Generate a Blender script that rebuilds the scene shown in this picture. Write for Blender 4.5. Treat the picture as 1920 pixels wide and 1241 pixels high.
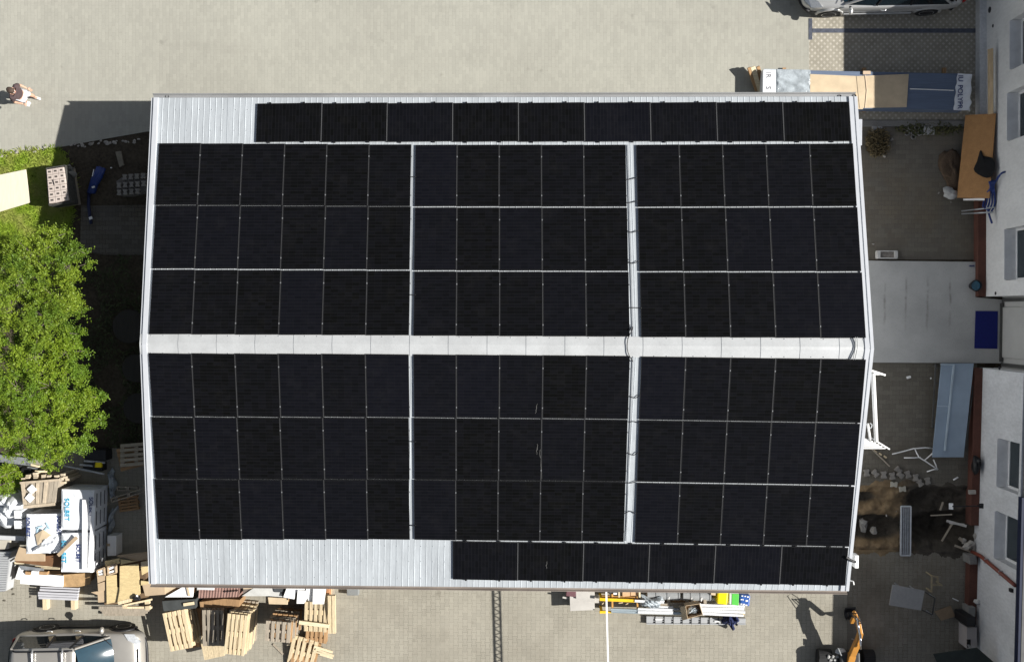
import bpy, math, random
import numpy as np
from mathutils import Vector, Matrix
RAD = math.radians
sc = bpy.context.scene
COL = sc.collection
for o in list(bpy.data.objects): bpy.data.objects.remove(o)

# ------------------------------------------------------------------ camera
def rotm(rx, ry, rz):
    return Matrix.Rotation(rz, 3, 'Z') @ Matrix.Rotation(ry, 3, 'Y') @ Matrix.Rotation(rx, 3, 'X')
F = 1900.0                                   # focal length in photo pixels (photo is 1920 wide)
RM = rotm(-.01845, .02044, .00531)
RZ = 3.9                                     # ridge height of the hall
CP = Vector((0, .908, 26.937 + RZ))
TA = math.tan(.18824)                        # roof slope
cd = bpy.data.cameras.new('camera')
cd.sensor_fit = 'HORIZONTAL'; cd.sensor_width = 36; cd.lens = F / 1920 * 36
cd.clip_start = .5; cd.clip_end = 800
cam = bpy.data.objects.new('camera', cd); COL.objects.link(cam)
cam.matrix_world = Matrix.Translation(CP) @ RM.to_4x4()
sc.camera = cam

# ------------------------------------------------------------------ sky, sun, exposure
EL, AZ = RAD(35.3), RAD(-5.0)
w = bpy.data.worlds.new('World'); sc.world = w; w.use_nodes = True
nt = w.node_tree
sk = nt.nodes.new('ShaderNodeTexSky'); sk.sky_type = 'NISHITA'; sk.sun_disc = False
sk.sun_elevation = EL; sk.sun_rotation = RAD(95); sk.altitude = 100
bg = nt.nodes['Background']; bg.inputs[1].default_value = .046
hs = nt.nodes.new('ShaderNodeHueSaturation'); hs.inputs['Saturation'].default_value = .5      # light haze whitens the sky
nt.links.new(sk.outputs[0], hs.inputs['Color']); nt.links.new(hs.outputs[0], bg.inputs[0])
sd = bpy.data.lights.new('sun', 'SUN'); sd.energy = 5.0; sd.angle = RAD(.5); sd.color = (1, .965, .905)
sun = bpy.data.objects.new('sun', sd); COL.objects.link(sun)
SV = Vector((math.cos(EL) * math.cos(AZ), math.cos(EL) * math.sin(AZ), math.sin(EL)))
sun.rotation_euler = SV.to_track_quat('Z', 'Y').to_euler(); sun.location = SV * 60
sc.view_settings.view_transform = 'Standard'; sc.view_settings.look = 'None'
sc.view_settings.exposure = .74; sc.view_settings.gamma = 1

# ------------------------------------------------------------------ pixel -> place
def ray(u, v): return RM @ Vector(((u - 960) / F, -(v - 620.5) / F, -1))
def at(u, v, z=0.0):
    d = ray(u, v); t = (z - CP.z) / d.z
    return CP + d * t
def roofpt(u, v, h=0.0):
    d = ray(u, v); s = 1 if v < 645 + (u - 262) * .0065 else -1
    t = (RZ + h - s * CP.y * TA - CP.z) / (d.z + s * d.y * TA)
    return CP + d * t
def pz(pts, z): return [at(u, v, z) for u, v in pts]

# ------------------------------------------------------------------ mesh building
ORG = {}
def tag(o, label=None, cat=None, group=None, kind=None):
    if label: o['label'] = label
    if cat: o['category'] = cat
    if group: o['group'] = group
    if kind: o['kind'] = kind
    return o
def thing(name, loc, label, cat, group=None):
    o = bpy.data.objects.new(name, None); COL.objects.link(o)
    o.location = loc; o.empty_display_size = .2; ORG[o.name] = Vector(loc)
    return tag(o, label, cat, group)
class MB:
    def __init__(s): s.v = []; s.f = []; s.m = []
    def add(s, vs, fs, mi=0):
        b = len(s.v); s.v += [tuple(v) for v in vs]
        s.f += [tuple(b + i for i in f) for f in fs]; s.m += [mi] * len(fs); return s
    def hexa(s, p, mi=0):                       # 4 bottom + 4 top, both counter-clockwise
        return s.add(p, [(3, 2, 1, 0), (4, 5, 6, 7), (0, 1, 5, 4), (1, 2, 6, 5), (2, 3, 7, 6), (3, 0, 4, 7)], mi)
    def box(s, c, d, rz=0, mi=0, rot=None):
        m = rot if rot is not None else Matrix.Rotation(rz, 3, 'Z')
        x, y, z = d[0] / 2, d[1] / 2, d[2] / 2
        q = [(-x, -y, -z), (x, -y, -z), (x, y, -z), (-x, y, -z), (-x, -y, z), (x, -y, z), (x, y, z), (-x, y, z)]
        return s.hexa([Vector(c) + m @ Vector(p) for p in q], mi)
    def prism(s, pts, z0, z1, mi=0):
        a = sum(pts[i][0] * pts[(i + 1) % len(pts)][1] - pts[(i + 1) % len(pts)][0] * pts[i][1] for i in range(len(pts)))
        if a < 0: pts = list(reversed(pts))
        n = len(pts)
        vs = [(p[0], p[1], z0) for p in pts] + [(p[0], p[1], z1) for p in pts]
        return s.add(vs, [tuple(range(n - 1, -1, -1)), tuple(range(n, 2 * n))] + [(i, (i + 1) % n, n + (i + 1) % n, n + i) for i in range(n)], mi)
    def plate(s, pts, th, mi=0):                # polygon in space with thickness downwards
        pts = [Vector(p) for p in pts]
        nn = (pts[1] - pts[0]).cross(pts[2] - pts[0]).normalized()
        if nn.z < 0: pts.reverse(); nn = -nn
        n = len(pts); vs = [p - nn * th for p in pts] + pts
        return s.add(vs, [tuple(range(n - 1, -1, -1)), tuple(range(n, 2 * n))] + [(i, (i + 1) % n, n + (i + 1) % n, n + i) for i in range(n)], mi)
    def beam(s, p, q, w, h, mi=0, up=(0, 0, 1)):
        p, q = Vector(p), Vector(q); d = (q - p).normalized(); up = Vector(up)
        if abs(d.dot(up)) > .98: up = Vector((0, 1, 0))
        a = d.cross(up).normalized(); b = a.cross(d).normalized()
        a = a * w / 2; b = b * h / 2
        return s.hexa([p - a - b, p + a - b, q + a - b, q - a - b, p - a + b, p + a + b, q + a + b, q - a + b][:0] or
                      [p + a - b, q + a - b, q - a - b, p - a - b, p + a + b, q + a + b, q - a + b, p - a + b], mi)
    def tube(s, pts, r, n=8, mi=0):
        pts = [Vector(p) for p in pts]; rings = []
        rr = r if isinstance(r, (list, tuple)) else [r] * len(pts)
        up = Vector((0, 0, 1)); 
        for i, p in enumerate(pts):
            d = (pts[min(i + 1, len(pts) - 1)] - pts[max(i - 1, 0)]).normalized()
            u = up if abs(d.dot(up)) < .95 else Vector((0, 1, 0))
            a = d.cross(u).normalized(); b = a.cross(d).normalized()
            rings.append([p + a * math.cos(2 * math.pi * k / n) * rr[i] + b * math.sin(2 * math.pi * k / n) * rr[i] for k in range(n)])
        return s.loft(rings, mi)
    def loft(s, rings, mi=0, caps=True):
        n = len(rings[0]); vs = [v for r in rings for v in r]; fs = []
        for i in range(len(rings) - 1):
            for k in range(n):
                fs.append((i * n + k, i * n + (k + 1) % n, (i + 1) * n + (k + 1) % n, (i + 1) * n + k))
        if caps: fs += [tuple(range(n - 1, -1, -1)), tuple((len(rings) - 1) * n + k for k in range(n))]
        return s.add(vs, fs, mi)
    def lathe(s, c, prof, n=20, mi=0):          # prof: (r, z)
        c = Vector(c)
        return s.loft([[c + Vector((r * math.cos(2 * math.pi * k / n), r * math.sin(2 * math.pi * k / n), z)) for k in range(n)] for r, z in prof], mi)
    def grid(s, fn, nu, nv, mi=0):
        vs = [fn(i / nu, j / nv) for j in range(nv + 1) for i in range(nu + 1)]
        return s.add(vs, [(j * (nu + 1) + i, j * (nu + 1) + i + 1, (j + 1) * (nu + 1) + i + 1, (j + 1) * (nu + 1) + i) for j in range(nv) for i in range(nu)], mi)
    def lump(s, c, d, seed=0, n=9, rough=.18, mi=0, rz=0):  # rounded irregular lump standing on c
        rnd = random.Random(seed); m = Matrix.Rotation(rz, 3, 'Z'); vs = []; k2 = n + 3
        ph = [rnd.uniform(0, 6.28) for _ in range(6)]
        for i in range(n + 1):
            th = math.pi * i / n
            for k in range(k2):
                a = 2 * math.pi * k / k2
                rr = 1 + rough * (math.sin(2 * a + ph[0]) * math.sin(th) + .6 * math.sin(3 * a + ph[1] + 2 * th) + .5 * math.sin(5 * th + ph[2] + a) + rnd.uniform(-.35, .35))
                p = Vector((math.sin(th) * math.cos(a) * rr * d[0] / 2, math.sin(th) * math.sin(a) * rr * d[1] / 2, (math.cos(th) * rr * .5 + .5) * d[2]))
                p = m @ p; vs.append((c[0] + p.x, c[1] + p.y, c[2] + max(p.z, 0)))
        fs = [(i * k2 + k, (i + 1) * k2 + k, (i + 1) * k2 + (k + 1) % k2, i * k2 + (k + 1) % k2) for i in range(n) for k in range(k2)]
        return s.add(vs, fs, mi)
def mesh(name, mb, mats, off=(0, 0, 0), smooth=False):
    me = bpy.data.meshes.new(name); ox, oy, oz = off
    me.from_pydata([(x - ox, y - oy, z - oz) for x, y, z in mb.v], [], mb.f)
    for m in (mats if isinstance(mats, (list, tuple)) else [mats]): me.materials.append(m)
    if any(mb.m): me.polygons.foreach_set('material_index', mb.m)
    if smooth: me.polygons.foreach_set('use_smooth', [True] * len(me.polygons))
    me.update(); return me
def obj(name, mb, mat, parent=None, bevel=0, smooth=False, sub=0, origin=None):
    if parent is not None: off = ORG[parent.name]
    elif origin is not None: off = Vector(origin)
    else:
        xs = [v[0] for v in mb.v]; ys = [v[1] for v in mb.v]; zs = [v[2] for v in mb.v]
        off = Vector(((min(xs) + max(xs)) / 2, (min(ys) + max(ys)) / 2, min(zs)))
    o = bpy.data.objects.new(name, mesh(name, mb, mat, off, smooth)); COL.objects.link(o)
    ORG[o.name] = off
    if parent is not None: o.parent = parent
    else: o.location = off
    if bevel:
        b = o.modifiers.new('bevel', 'BEVEL'); b.width = bevel; b.segments = 2; b.limit_method = 'ANGLE'; b.angle_limit = RAD(40)
    if sub:
        b = o.modifiers.new('sub', 'SUBSURF'); b.levels = sub; b.render_levels = sub
    return o
def one(name, mb, mat, label, cat, group=None, **k): return tag(obj(name, mb, mat, **k), label, cat, group)
def struct(name, mb, mat, **k): return tag(obj(name, mb, mat, origin=(0, 0, 0), **k), kind='structure')
def copy_tree(o, parent=None):
    c = o.copy(); COL.objects.link(c); ORG[c.name] = Vector((0, 0, 0))
    if parent is not None: c.parent = parent
    for ch in o.children: copy_tree(ch, c)
    return c
def text(name, s, size, pos, xdir, ydir, mat, parent, ext=.002):
    cu = bpy.data.curves.new('t', 'FONT'); cu.body = s; cu.size = size; cu.extrude = ext; cu.offset = size * .014; cu.align_x = 'CENTER'; cu.align_y = 'CENTER'
    to = bpy.data.objects.new('t', cu); COL.objects.link(to)
    me = bpy.data.meshes.new_from_object(to.evaluated_get(bpy.context.evaluated_depsgraph_get()))
    bpy.data.objects.remove(to)
    me.materials.clear(); me.materials.append(mat)
    o = bpy.data.objects.new(name, me); COL.objects.link(o); o.parent = parent
    x = Vector(xdir).normalized(); y = Vector(ydir).normalized(); z = x.cross(y)
    m = Matrix((x, y, z)).transposed().to_4x4(); m.translation = Vector(pos) - ORG[parent.name]
    o.matrix_basis = m; return o
ORD = ['lowest', 'second', 'third', 'fourth', 'fifth', 'sixth', 'seventh', 'eighth', 'ninth', 'tenth', 'eleventh', 'twelfth']
NTH = ['first', 'second', 'third', 'fourth', 'fifth', 'sixth', 'seventh', 'eighth', 'ninth']

# ------------------------------------------------------------------ materials
class NB:
    def __init__(s, name):
        s.m = bpy.data.materials.new(name); s.m.use_nodes = True; s.t = s.m.node_tree
        s.b = s.t.nodes['Principled BSDF']
    def n(s, ty, **k):
        q = s.t.nodes.new(ty)
        for a, v in k.items(): setattr(q, a, v)
        return q
    def l(s, a, b): s.t.links.new(a, b)
    def math(s, op, a, b=None, c=None):
        q = s.n('ShaderNodeMath', operation=op)
        for i, x in enumerate((a, b, c)):
            if x is None: continue
            if isinstance(x, (int, float)): q.inputs[i].default_value = x
            else: s.l(x, q.inputs[i])
        return q.outputs[0]
    def mix(s, f, a, b, mode='MIX'):
        q = s.n('ShaderNodeMix', data_type='RGBA', blend_type=mode)
        for i, x in ((0, f), (6, a), (7, b)):
            if isinstance(x, (int, float)): q.inputs[i].default_value = x
            elif isinstance(x, tuple): q.inputs[i].default_value = (*x, 1)
            else: s.l(x, q.inputs[i])
        return q.outputs[2]
    def noise(s, vec, scale, detail=4, rough=.6, dim='3D'):
        q = s.n('ShaderNodeTexNoise'); q.inputs['Scale'].default_value = scale
        q.inputs['Detail'].default_value = detail; q.inputs['Roughness'].default_value = rough
        if vec is not None: s.l(vec, q.inputs['Vector'])
        return q.outputs[0]
    def ramp(s, x, lo, hi): 
        q = s.n('ShaderNodeMapRange'); s.l(x, q.inputs[0]); q.inputs[1].default_value = lo; q.inputs[2].default_value = hi
        return q.outputs[0]
    def coord(s, rnd=True):
        tc = s.n('ShaderNodeTexCoord').outputs['Object']
        if not rnd: return tc
        oi = s.n('ShaderNodeObjectInfo'); k = s.math('MULTIPLY', oi.outputs['Random'], 37.0)
        va = s.n('ShaderNodeVectorMath', operation='ADD'); s.l(tc, va.inputs[0]); s.l(k, va.inputs[1]); return va.outputs[0]
    def stretch(s, vec, sc_):
        q = s.n('ShaderNodeVectorMath', operation='MULTIPLY'); s.l(vec, q.inputs[0]); q.inputs[1].default_value = sc_; return q.outputs[0]
    def bump(s, h, st, dist=.01):
        q = s.n('ShaderNodeBump'); q.inputs['Strength'].default_value = st; q.inputs['Distance'].default_value = dist
        s.l(h, q.inputs['Height']); s.l(q.outputs[0], s.b.inputs['Normal'])
    def fin(s, col, rough=.7, metal=0, spec=.4):
        if isinstance(col, tuple): s.b.inputs['Base Color'].default_value = (*col, 1)
        else: s.l(col, s.b.inputs['Base Color'])
        s.b.inputs['Roughness'].default_value = rough; s.b.inputs['Metallic'].default_value = metal
        s.b.inputs['Specular IOR Level'].default_value = spec
        return s.m
def sh(c, k): return tuple(min(1, x * k) for x in c)
def M(name, c, rough=.7, var=.2, scale=6, bump=0, metal=0, spec=.4, st=(1, 1, 1), c2=None, fine=0, indiv=0):
    b = NB(name); v = b.stretch(b.coord(), st)
    f = b.ramp(b.noise(v, scale), .3, .7)
    col = b.mix(f, sh(c, 1 - var), c2 or sh(c, 1 + var))
    if fine:
        g = b.ramp(b.noise(v, scale * 9, 3), .35, .65); col = b.mix(fine, col, b.mix(g, sh(c, .45), sh(c, 1.35)))
    if indiv:
        oi = b.n('ShaderNodeObjectInfo'); r = b.math('MULTIPLY_ADD', oi.outputs['Random'], indiv, 1 - indiv / 2)
        q = b.n('ShaderNodeVectorMath', operation='SCALE'); b.l(col, q.inputs[0]); b.l(r, q.inputs['Scale']); col = q.outputs[0]
    if bump: b.bump(b.noise(v, scale * 5), bump)
    return b.fin(col, rough, metal, spec)
def wood(name, c, var=.3, axis=1, grey=.0, indiv=.25):
    st = [14, 14, 14]; st[axis] = 1.2
    return M(name, c, .8, var, 2.2, .25, st=tuple(st), fine=.25, indiv=indiv)
def paving(name, p, L, a, c1, c2, cj, jw, swap=False, dirt=(.13, .11, .08), damt=.25, jstr=.8, dscale=.35):
    b = NB(name); tc = b.coord(False); sp = b.n('ShaderNodeSeparateXYZ'); b.l(tc, sp.inputs[0])
    x, y = sp.outputs[0], sp.outputs[1]
    wob = b.math('MULTIPLY', b.math('SUBTRACT', b.noise(tc, 1.2, 2), .5), .03)
    if swap: x, y = y, x
    x = b.math('ADD', x, wob)
    j = b.math('ROUND', b.math('DIVIDE', x, p)); sg = b.math('SUBTRACT', 1, b.math('MULTIPLY', b.math('FLOORED_MODULO', j, 2), 2))
    cw = b.math('MULTIPLY', b.math('COSINE', b.math('MULTIPLY', y, 2 * math.pi / L)), 2.2)
    cw = b.math('MAXIMUM', b.math('MINIMUM', cw, 1), -1)
    x2 = b.math('ADD', x, b.math('MULTIPLY', b.math('MULTIPLY', sg, cw), a))
    dx = b.math('ABSOLUTE', b.math('SUBTRACT', x2, b.math('MULTIPLY', b.math('ROUND', b.math('DIVIDE', x2, p)), p)))
    ci = b.math('FLOOR', b.math('DIVIDE', x2, p))
    yy = b.math('ADD', b.math('DIVIDE', y, L), b.math('MULTIPLY', b.math('FLOORED_MODULO', ci, 2), .5))
    fy = b.math('FRACT', yy); dy = b.math('MULTIPLY', b.math('MINIMUM', fy, b.math('SUBTRACT', 1, fy)), L)
    d = b.math('MINIMUM', dx, dy)
    jn = b.math('SUBTRACT', 1, b.ramp(d, jw * .45, jw))
    cx = b.n('ShaderNodeCombineXYZ'); b.l(ci, cx.inputs[0]); b.l(b.math('FLOOR', yy), cx.inputs[1])
    wn = b.n('ShaderNodeTexWhiteNoise', noise_dimensions='2D'); b.l(cx.outputs[0], wn.inputs['Vector'])
    col = b.mix(wn.outputs['Value'], c1, c2)
    # soft patches of tone where batches of stones differ, and dirt
    col = b.mix(b.math('MULTIPLY', b.ramp(b.noise(tc, dscale, 5, .65), .42, .72), damt), col, dirt)
    col = b.mix(b.math('MULTIPLY', b.ramp(b.noise(tc, dscale * 6, 6, .7), .55, .8), damt * .8), col, sh(dirt, .8))
    col = b.mix(b.math('MULTIPLY', b.ramp(b.noise(b.stretch(tc, (1, .25, 1)), 1.1, 3), .55, .75), .22), col, sh(c2, 1.18))
    col = b.mix(b.math('MULTIPLY', b.ramp(b.noise(tc, 38, 3, .7), .35, .7), .18), col, sh(c1, .62))
    col = b.mix(b.math('MULTIPLY', b.ramp(b.noise(tc, 1.9, 2), .68, .76), .3), col, sh(dirt, .7))      # oil and tyre stains
    col = b.mix(b.math('MULTIPLY', b.ramp(b.noise(b.stretch(tc, (.1, 1.6, 1)), 1.3, 4), .6, .74), .16), col, sh(dirt, .9))
    jf = b.math('MULTIPLY', jn, b.math('MULTIPLY', b.ramp(b.noise(tc, .9, 3), .2, .75), jstr))
    col = b.mix(jf, col, cj)
    b.bump(b.math('ADD', b.math('MULTIPLY', jn, -1), b.math('MULTIPLY', wn.outputs['Value'], .25)), .35, .006)
    return b.fin(col, .85, 0, .3)

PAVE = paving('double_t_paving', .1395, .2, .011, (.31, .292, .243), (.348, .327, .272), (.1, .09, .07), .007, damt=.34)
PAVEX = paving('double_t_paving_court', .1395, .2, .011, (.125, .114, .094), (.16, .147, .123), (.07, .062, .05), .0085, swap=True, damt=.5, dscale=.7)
PAVEB = paving('brick_paving', .104, .208, .0, (.348, .342, .298), (.385, .378, .328), (.2, .195, .17), .006, dirt=(.2, .19, .165), damt=.3, jstr=.4, dscale=.22)
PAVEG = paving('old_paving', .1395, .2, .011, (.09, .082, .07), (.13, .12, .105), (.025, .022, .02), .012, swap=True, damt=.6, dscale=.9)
def eco():
    b = NB('openwork_paving'); tc = b.coord(False); sp = b.n('ShaderNodeSeparateXYZ'); b.l(tc, sp.inputs[0])
    mp = b.n('ShaderNodeMapping'); mp.inputs['Rotation'].default_value = (0, 0, RAD(45)); mp.inputs['Scale'].default_value = (7.6, 7.6, 1); b.l(tc, mp.inputs[0])
    s2 = b.n('ShaderNodeSeparateXYZ'); b.l(mp.outputs[0], s2.inputs[0])
    fx = b.math('ABSOLUTE', b.math('SUBTRACT', b.math('FRACT', s2.outputs[0]), .5)); fy = b.math('ABSOLUTE', b.math('SUBTRACT', b.math('FRACT', s2.outputs[1]), .5))
    d = b.math('MAXIMUM', fx, fy)
    hole = b.ramp(d, .27, .2)
    c = b.mix(b.ramp(b.noise(tc, 2.5, 4), .3, .7), (.265, .245, .2), (.345, .32, .265))
    g = b.mix(b.ramp(b.noise(tc, 30, 4), .3, .7), (.34, .315, .26), (.56, .525, .46))
    b.bump(b.math('MULTIPLY', hole, -1), .4, .01)
    return b.fin(b.mix(b.math('MULTIPLY', hole, b.ramp(b.noise(tc, 5, 3), .25, .5)), c, g), .9, 0, .2)
PAVED = paving('dirty_shaded_court_paving', .1395, .2, .011, (.22, .204, .168), (.262, .244, .203), (.065, .058, .046), .008, dirt=(.105, .082, .056), damt=.6, dscale=.55)  # darker copy of the front paving: shade as well as dirt in its colour
ECO = eco()
SOIL = M('soil', (.07, .058, .043), .95, .45, 1.4, .5, fine=.5, spec=.1)
SAND = M('sand', (.3, .2, .1), .95, .35, 2.5, .6, fine=.35, spec=.1)
CONC = M('concrete', (.42, .42, .41), .85, .12, 1.2, .15, fine=.22)
CONCD = M('concrete_worn', (.115, .108, .095), .9, .35, .9, .2, fine=.3)
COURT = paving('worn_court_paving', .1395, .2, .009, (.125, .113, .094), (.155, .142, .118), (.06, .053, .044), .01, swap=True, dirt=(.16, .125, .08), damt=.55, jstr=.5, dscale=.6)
KERB = M('kerb_concrete', (.2, .195, .185), .85, .15, 3, .2, fine=.2)
STONE = M('stone', (.34, .32, .29), .85, .25, 6, .3, indiv=.35)
PAVER = M('paver_concrete', (.22, .205, .185), .85, .15, 7, .2, indiv=.25)
PAVERP = M('pink_paver', (.48, .415, .375), .85, .12, 5, .15)
WALLW = M('white_render', (.68, .68, .665), .9, .07, 1.3, .3, fine=.1, st=(1, 1, .5))
WALLS = M('weathered_render', (.58, .59, .6), .9, .13, 1.5, .4, fine=.16, st=(1, 1, .5))
PLINTH = M('brick_red_plinth', (.1, .04, .028), .85, .25, 1.6, .2, fine=.2)
HALLW = M('hall_wall_sheet', (.55, .57, .6), .5, .06, 2)
ROOF = M('light_grey_sheet_metal', (.5, .535, .565), .42, .13, 2.2, .0, metal=.25, spec=.5, st=(1.6, .16, 1), fine=.12)
CAPM = M('bare_metal_flashing', (.66, .675, .68), .34, .1, 1.7, .12, metal=.4, fine=.06)
TRIM = M('white_trim', (.52, .54, .575), .4, .05, 2, metal=.1)
GUTT = M('zinc_gutter', (.36, .365, .37), .45, .15, 2, metal=.4, st=(.3, 1, 1))
GUTB = M('brown_reflection_gutter', (.3, .26, .23), .5, .25, 2.5, metal=.4, st=(.3, 1, 1))  # brownish tint is a reflection put into the gutter colour
DARK = M('black_plastic', (.012, .012, .014), .5, .2, 5)
RUB = M('tyre_rubber', (.018, .018, .019), .8, .2, 9)
ALU = M('aluminium', (.66, .67, .68), .32, .06, 4, metal=.75)
STEEL = M('galvanised_steel', (.42, .44, .46), .45, .18, 8, metal=.6)
WHITE = M('white_paint', (.8, .8, .79), .5, .04, 3)
FOAM = M('white_foam_board', (.86, .86, .86), .8, .03, 4)
FILM = M('white_wrap_film', (.82, .84, .87), .3, .05, 3, .25, spec=.5)
GFILM = M('clear_grey_film', (.36, .4, .43), .18, .3, 5, .9, spec=.7)
CARD = M('cardboard', (.43, .325, .215), .85, .1, 3, .1)
CARDL = M('light_cardboard', (.55, .44, .3), .85, .12, 3, .1)
CARDG = M('grey_carton', (.47, .45, .42), .85, .1, 3, .1)
WOODB = wood('bright_pallet_wood', (.6, .49, .32))
WOODG = wood('grey_pallet_wood', (.33, .285, .225))
WOODBR = wood('brown_pallet_wood', (.36, .22, .11))
WOODP = wood('pale_plank', (.66, .56, .38), axis=0)
WOODX = wood('plank_wood', (.42, .3, .17), axis=0)
OSBC = M('osb_board', (.58, .455, .24), .75, .22, 9, .1, st=(1, 2.2, 1), fine=.35)
OSBD = M('rough_brown_board', (.4, .26, .13), .8, .3, 7, .1, fine=.3)
PLY = M('plywood', (.68, .63, .49), .7, .08, 3, 0, st=(6, 1, 1))
CHIP = M('chipboard', (.36, .19, .075), .8, .15, 6, .1, fine=.25)
TILE = M('brown_roof_tile', (.25, .15, .125), .75, .15, 4, .1)
BLUEH = M('blue_hose', (.012, .035, .17), .4, .2, 6)
NAVY = M('navy_cloth', (.012, .02, .075), .85, .35, 7, .6)
BLUES = M('blue_foam_board', (.11, .145, .215), .7, .12, 4, .05, st=(.4, 6, 1))
BLUEM = M('blue_mat', (.006, .012, .13), .9, .15, 14, .3)
PALEB = M('pale_blue_sheet', (.3, .375, .46), .4, .1, 1.3, metal=.2)
YEL = M('yellow_paint', (.78, .5, .02), .45, .12, 4)
YELP = M('yellow_plastic', (.85, .66, .005), .4, .04, 4)
GRNP = M('green_plastic', (.1, .5, .075), .4, .06, 4)
BLUP = M('blue_plastic', (.03, .1, .36), .4, .06, 4)
ORNG = M('orange_paint', (.5, .23, .045), .35, .15, 4)
CHROME = M('chrome_rod', (.8, .8, .8), .12, .02, 4, metal=1)
BLUINK = M('blue_ink', (.03, .25, .5), .6, .03, 4)
NAVINK = M('navy_ink', (.02, .04, .16), .6, .03, 4)
BLKINK = M('black_ink', (.02, .02, .025), .6, .03, 4)
GLASSD = M('window_glass', (.02, .03, .035), .06, .2, 2, spec=.6)
GPIPE = M('grey_pipe_plastic', (.3, .31, .315), .45, .1, 4)
MAROON = M('maroon_plastic', (.14, .065, .075), .6, .1, 4)
SKIN = M('skin', (.52, .31, .22), .6, .05, 8)
SHIRT = M('brown_shirt', (.07, .048, .05), .9, .15, 12, .2)
SHORT = M('white_shorts', (.6, .61, .64), .9, .05, 12, .2)
HAIR = M('hair', (.06, .04, .03), .8, .2, 20, .3)
DRED = M('red_brown_pipe', (.2, .05, .032), .5, .12, 4)
NAVYF = M('dark_blue_fascia', (.012, .018, .045), .4, .1, 3)
# ================================================================== ground
P0 = at(1598, 902); 
def sheet(name, pts, mat, z=0.0):
    pts = [(p[0], p[1]) for p in pz(pts, 0)]
    a = sum(pts[i][0] * pts[(i + 1) % len(pts)][1] - pts[(i + 1) % len(pts)][0] * pts[i][1] for i in range(len(pts)))
    if a < 0: pts.reverse()
    mb = MB(); mb.add([(x, y, z) for x, y in pts], [tuple(range(len(pts)))])
    return struct(name, mb, mat)
# trench opening (world rectangle) and ground sheet around it
tx0, ty1 = at(1500, 910)[:2]; tx1, ty0 = at(1836, 1032)[:2]
mb = MB(); G = 350; zg = -.03
for x0, x1, y0, y1 in ((-G, tx0, -G, G), (tx1, G, -G, G), (tx0, tx1, ty1, G), (tx0, tx1, -G, ty0)):
    mb.add([(x0, y0, zg), (x1, y0, zg), (x1, y1, zg), (x0, y1, zg)], [(0, 1, 2, 3)])
struct('ground', mb, SOIL)
sheet('yard_paving', [(-500, -400), (1517, -400), (1517, 262), (600, 262), (276, 247), (190, 262), (108, 277), (40, 284), (-10, 290), (-500, 345)], PAVEB)
sheet('openwork_paving', [(1517, -400), (1836, -400), (1834, 226), (1517, 226)], ECO)
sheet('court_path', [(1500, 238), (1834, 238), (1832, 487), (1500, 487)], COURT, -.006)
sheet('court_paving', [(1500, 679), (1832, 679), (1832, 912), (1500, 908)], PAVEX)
sheet('shaded_paving', [(152, 386), (300, 384), (300, 478), (196, 478), (150, 470)], PAVEG, -.004)
sheet('front_paving', [(-500, 842), (60, 850), (130, 838), (300, 842), (300, 1034), (1588, 1034), (1588, 1700), (-500, 1700)], PAVE)
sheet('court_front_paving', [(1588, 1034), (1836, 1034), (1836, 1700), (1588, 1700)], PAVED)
# raised kerbs, drain strip and the concrete landing in front of the door
mb = MB(); mb.prism([tuple(p[:2]) for p in pz([(1500, 226.5), (1833, 226.5), (1833, 238), (1500, 238)], 0)], -.1, .05)
struct('kerb', mb, KERB, bevel=.01)
mb = MB(); mb.prism([tuple(p[:2]) for p in pz([(1516, 35), (1523, 35), (1523, 75), (1516, 75)], 0)], -.05, .006)
mb.prism([tuple(p[:2]) for p in pz([(1523.5, 54), (1832, 54), (1832, 62), (1523.5, 62)], 0)], -.05, .006)
struct('drain_strip', mb, M('drain_grating', (.09, .1, .13), .5, .3, 9, metal=.5))
mb = MB(); mb.prism([tuple(p[:2]) for p in pz([(1500, 487), (1831, 491), (1831, 557), (1880, 562), (1880, 681), (1500, 679)], .12)], -.05, .12)
def landing_mat():
    b = NB('landing_concrete'); tc = b.coord(False)
    c = b.mix(b.ramp(b.noise(tc, .8, 5), .3, .7), (.36, .36, .35), (.48, .48, .465))
    c = b.mix(b.math('MULTIPLY', b.ramp(b.noise(tc, 26, 4, .8), .57, .72), .6), c, (.17, .155, .125))
    sp = b.n('ShaderNodeSeparateXYZ'); b.l(tc, sp.inputs[0])
    xs = b.math('ADD', sp.outputs[0], b.math('MULTIPLY', b.noise(tc, 1.5, 2), .12))
    for x0 in (10.58, 11.22, 11.87, 12.53):           # old scrape marks across the slab
        l_ = b.math('SUBTRACT', 1, b.ramp(b.math('ABSOLUTE', b.math('SUBTRACT', xs, x0 + .06)), .01, .05))
        yr = b.math('MULTIPLY', b.ramp(sp.outputs[1], .35, .9), b.math('SUBTRACT', 1, b.ramp(sp.outputs[1], 1.75, 2.1)))
        c = b.mix(b.math('MULTIPLY', b.math('MULTIPLY', l_, yr), b.math('MULTIPLY', b.ramp(b.noise(tc, 4, 4), .35, .65), .55)), c, (.12, .11, .09))
    b.bump(b.noise(tc, 30, 4), .15); return b.fin(c, .85, 0, .3)
struct('concrete_landing', mb, landing_mat(), bevel=.012)

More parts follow.
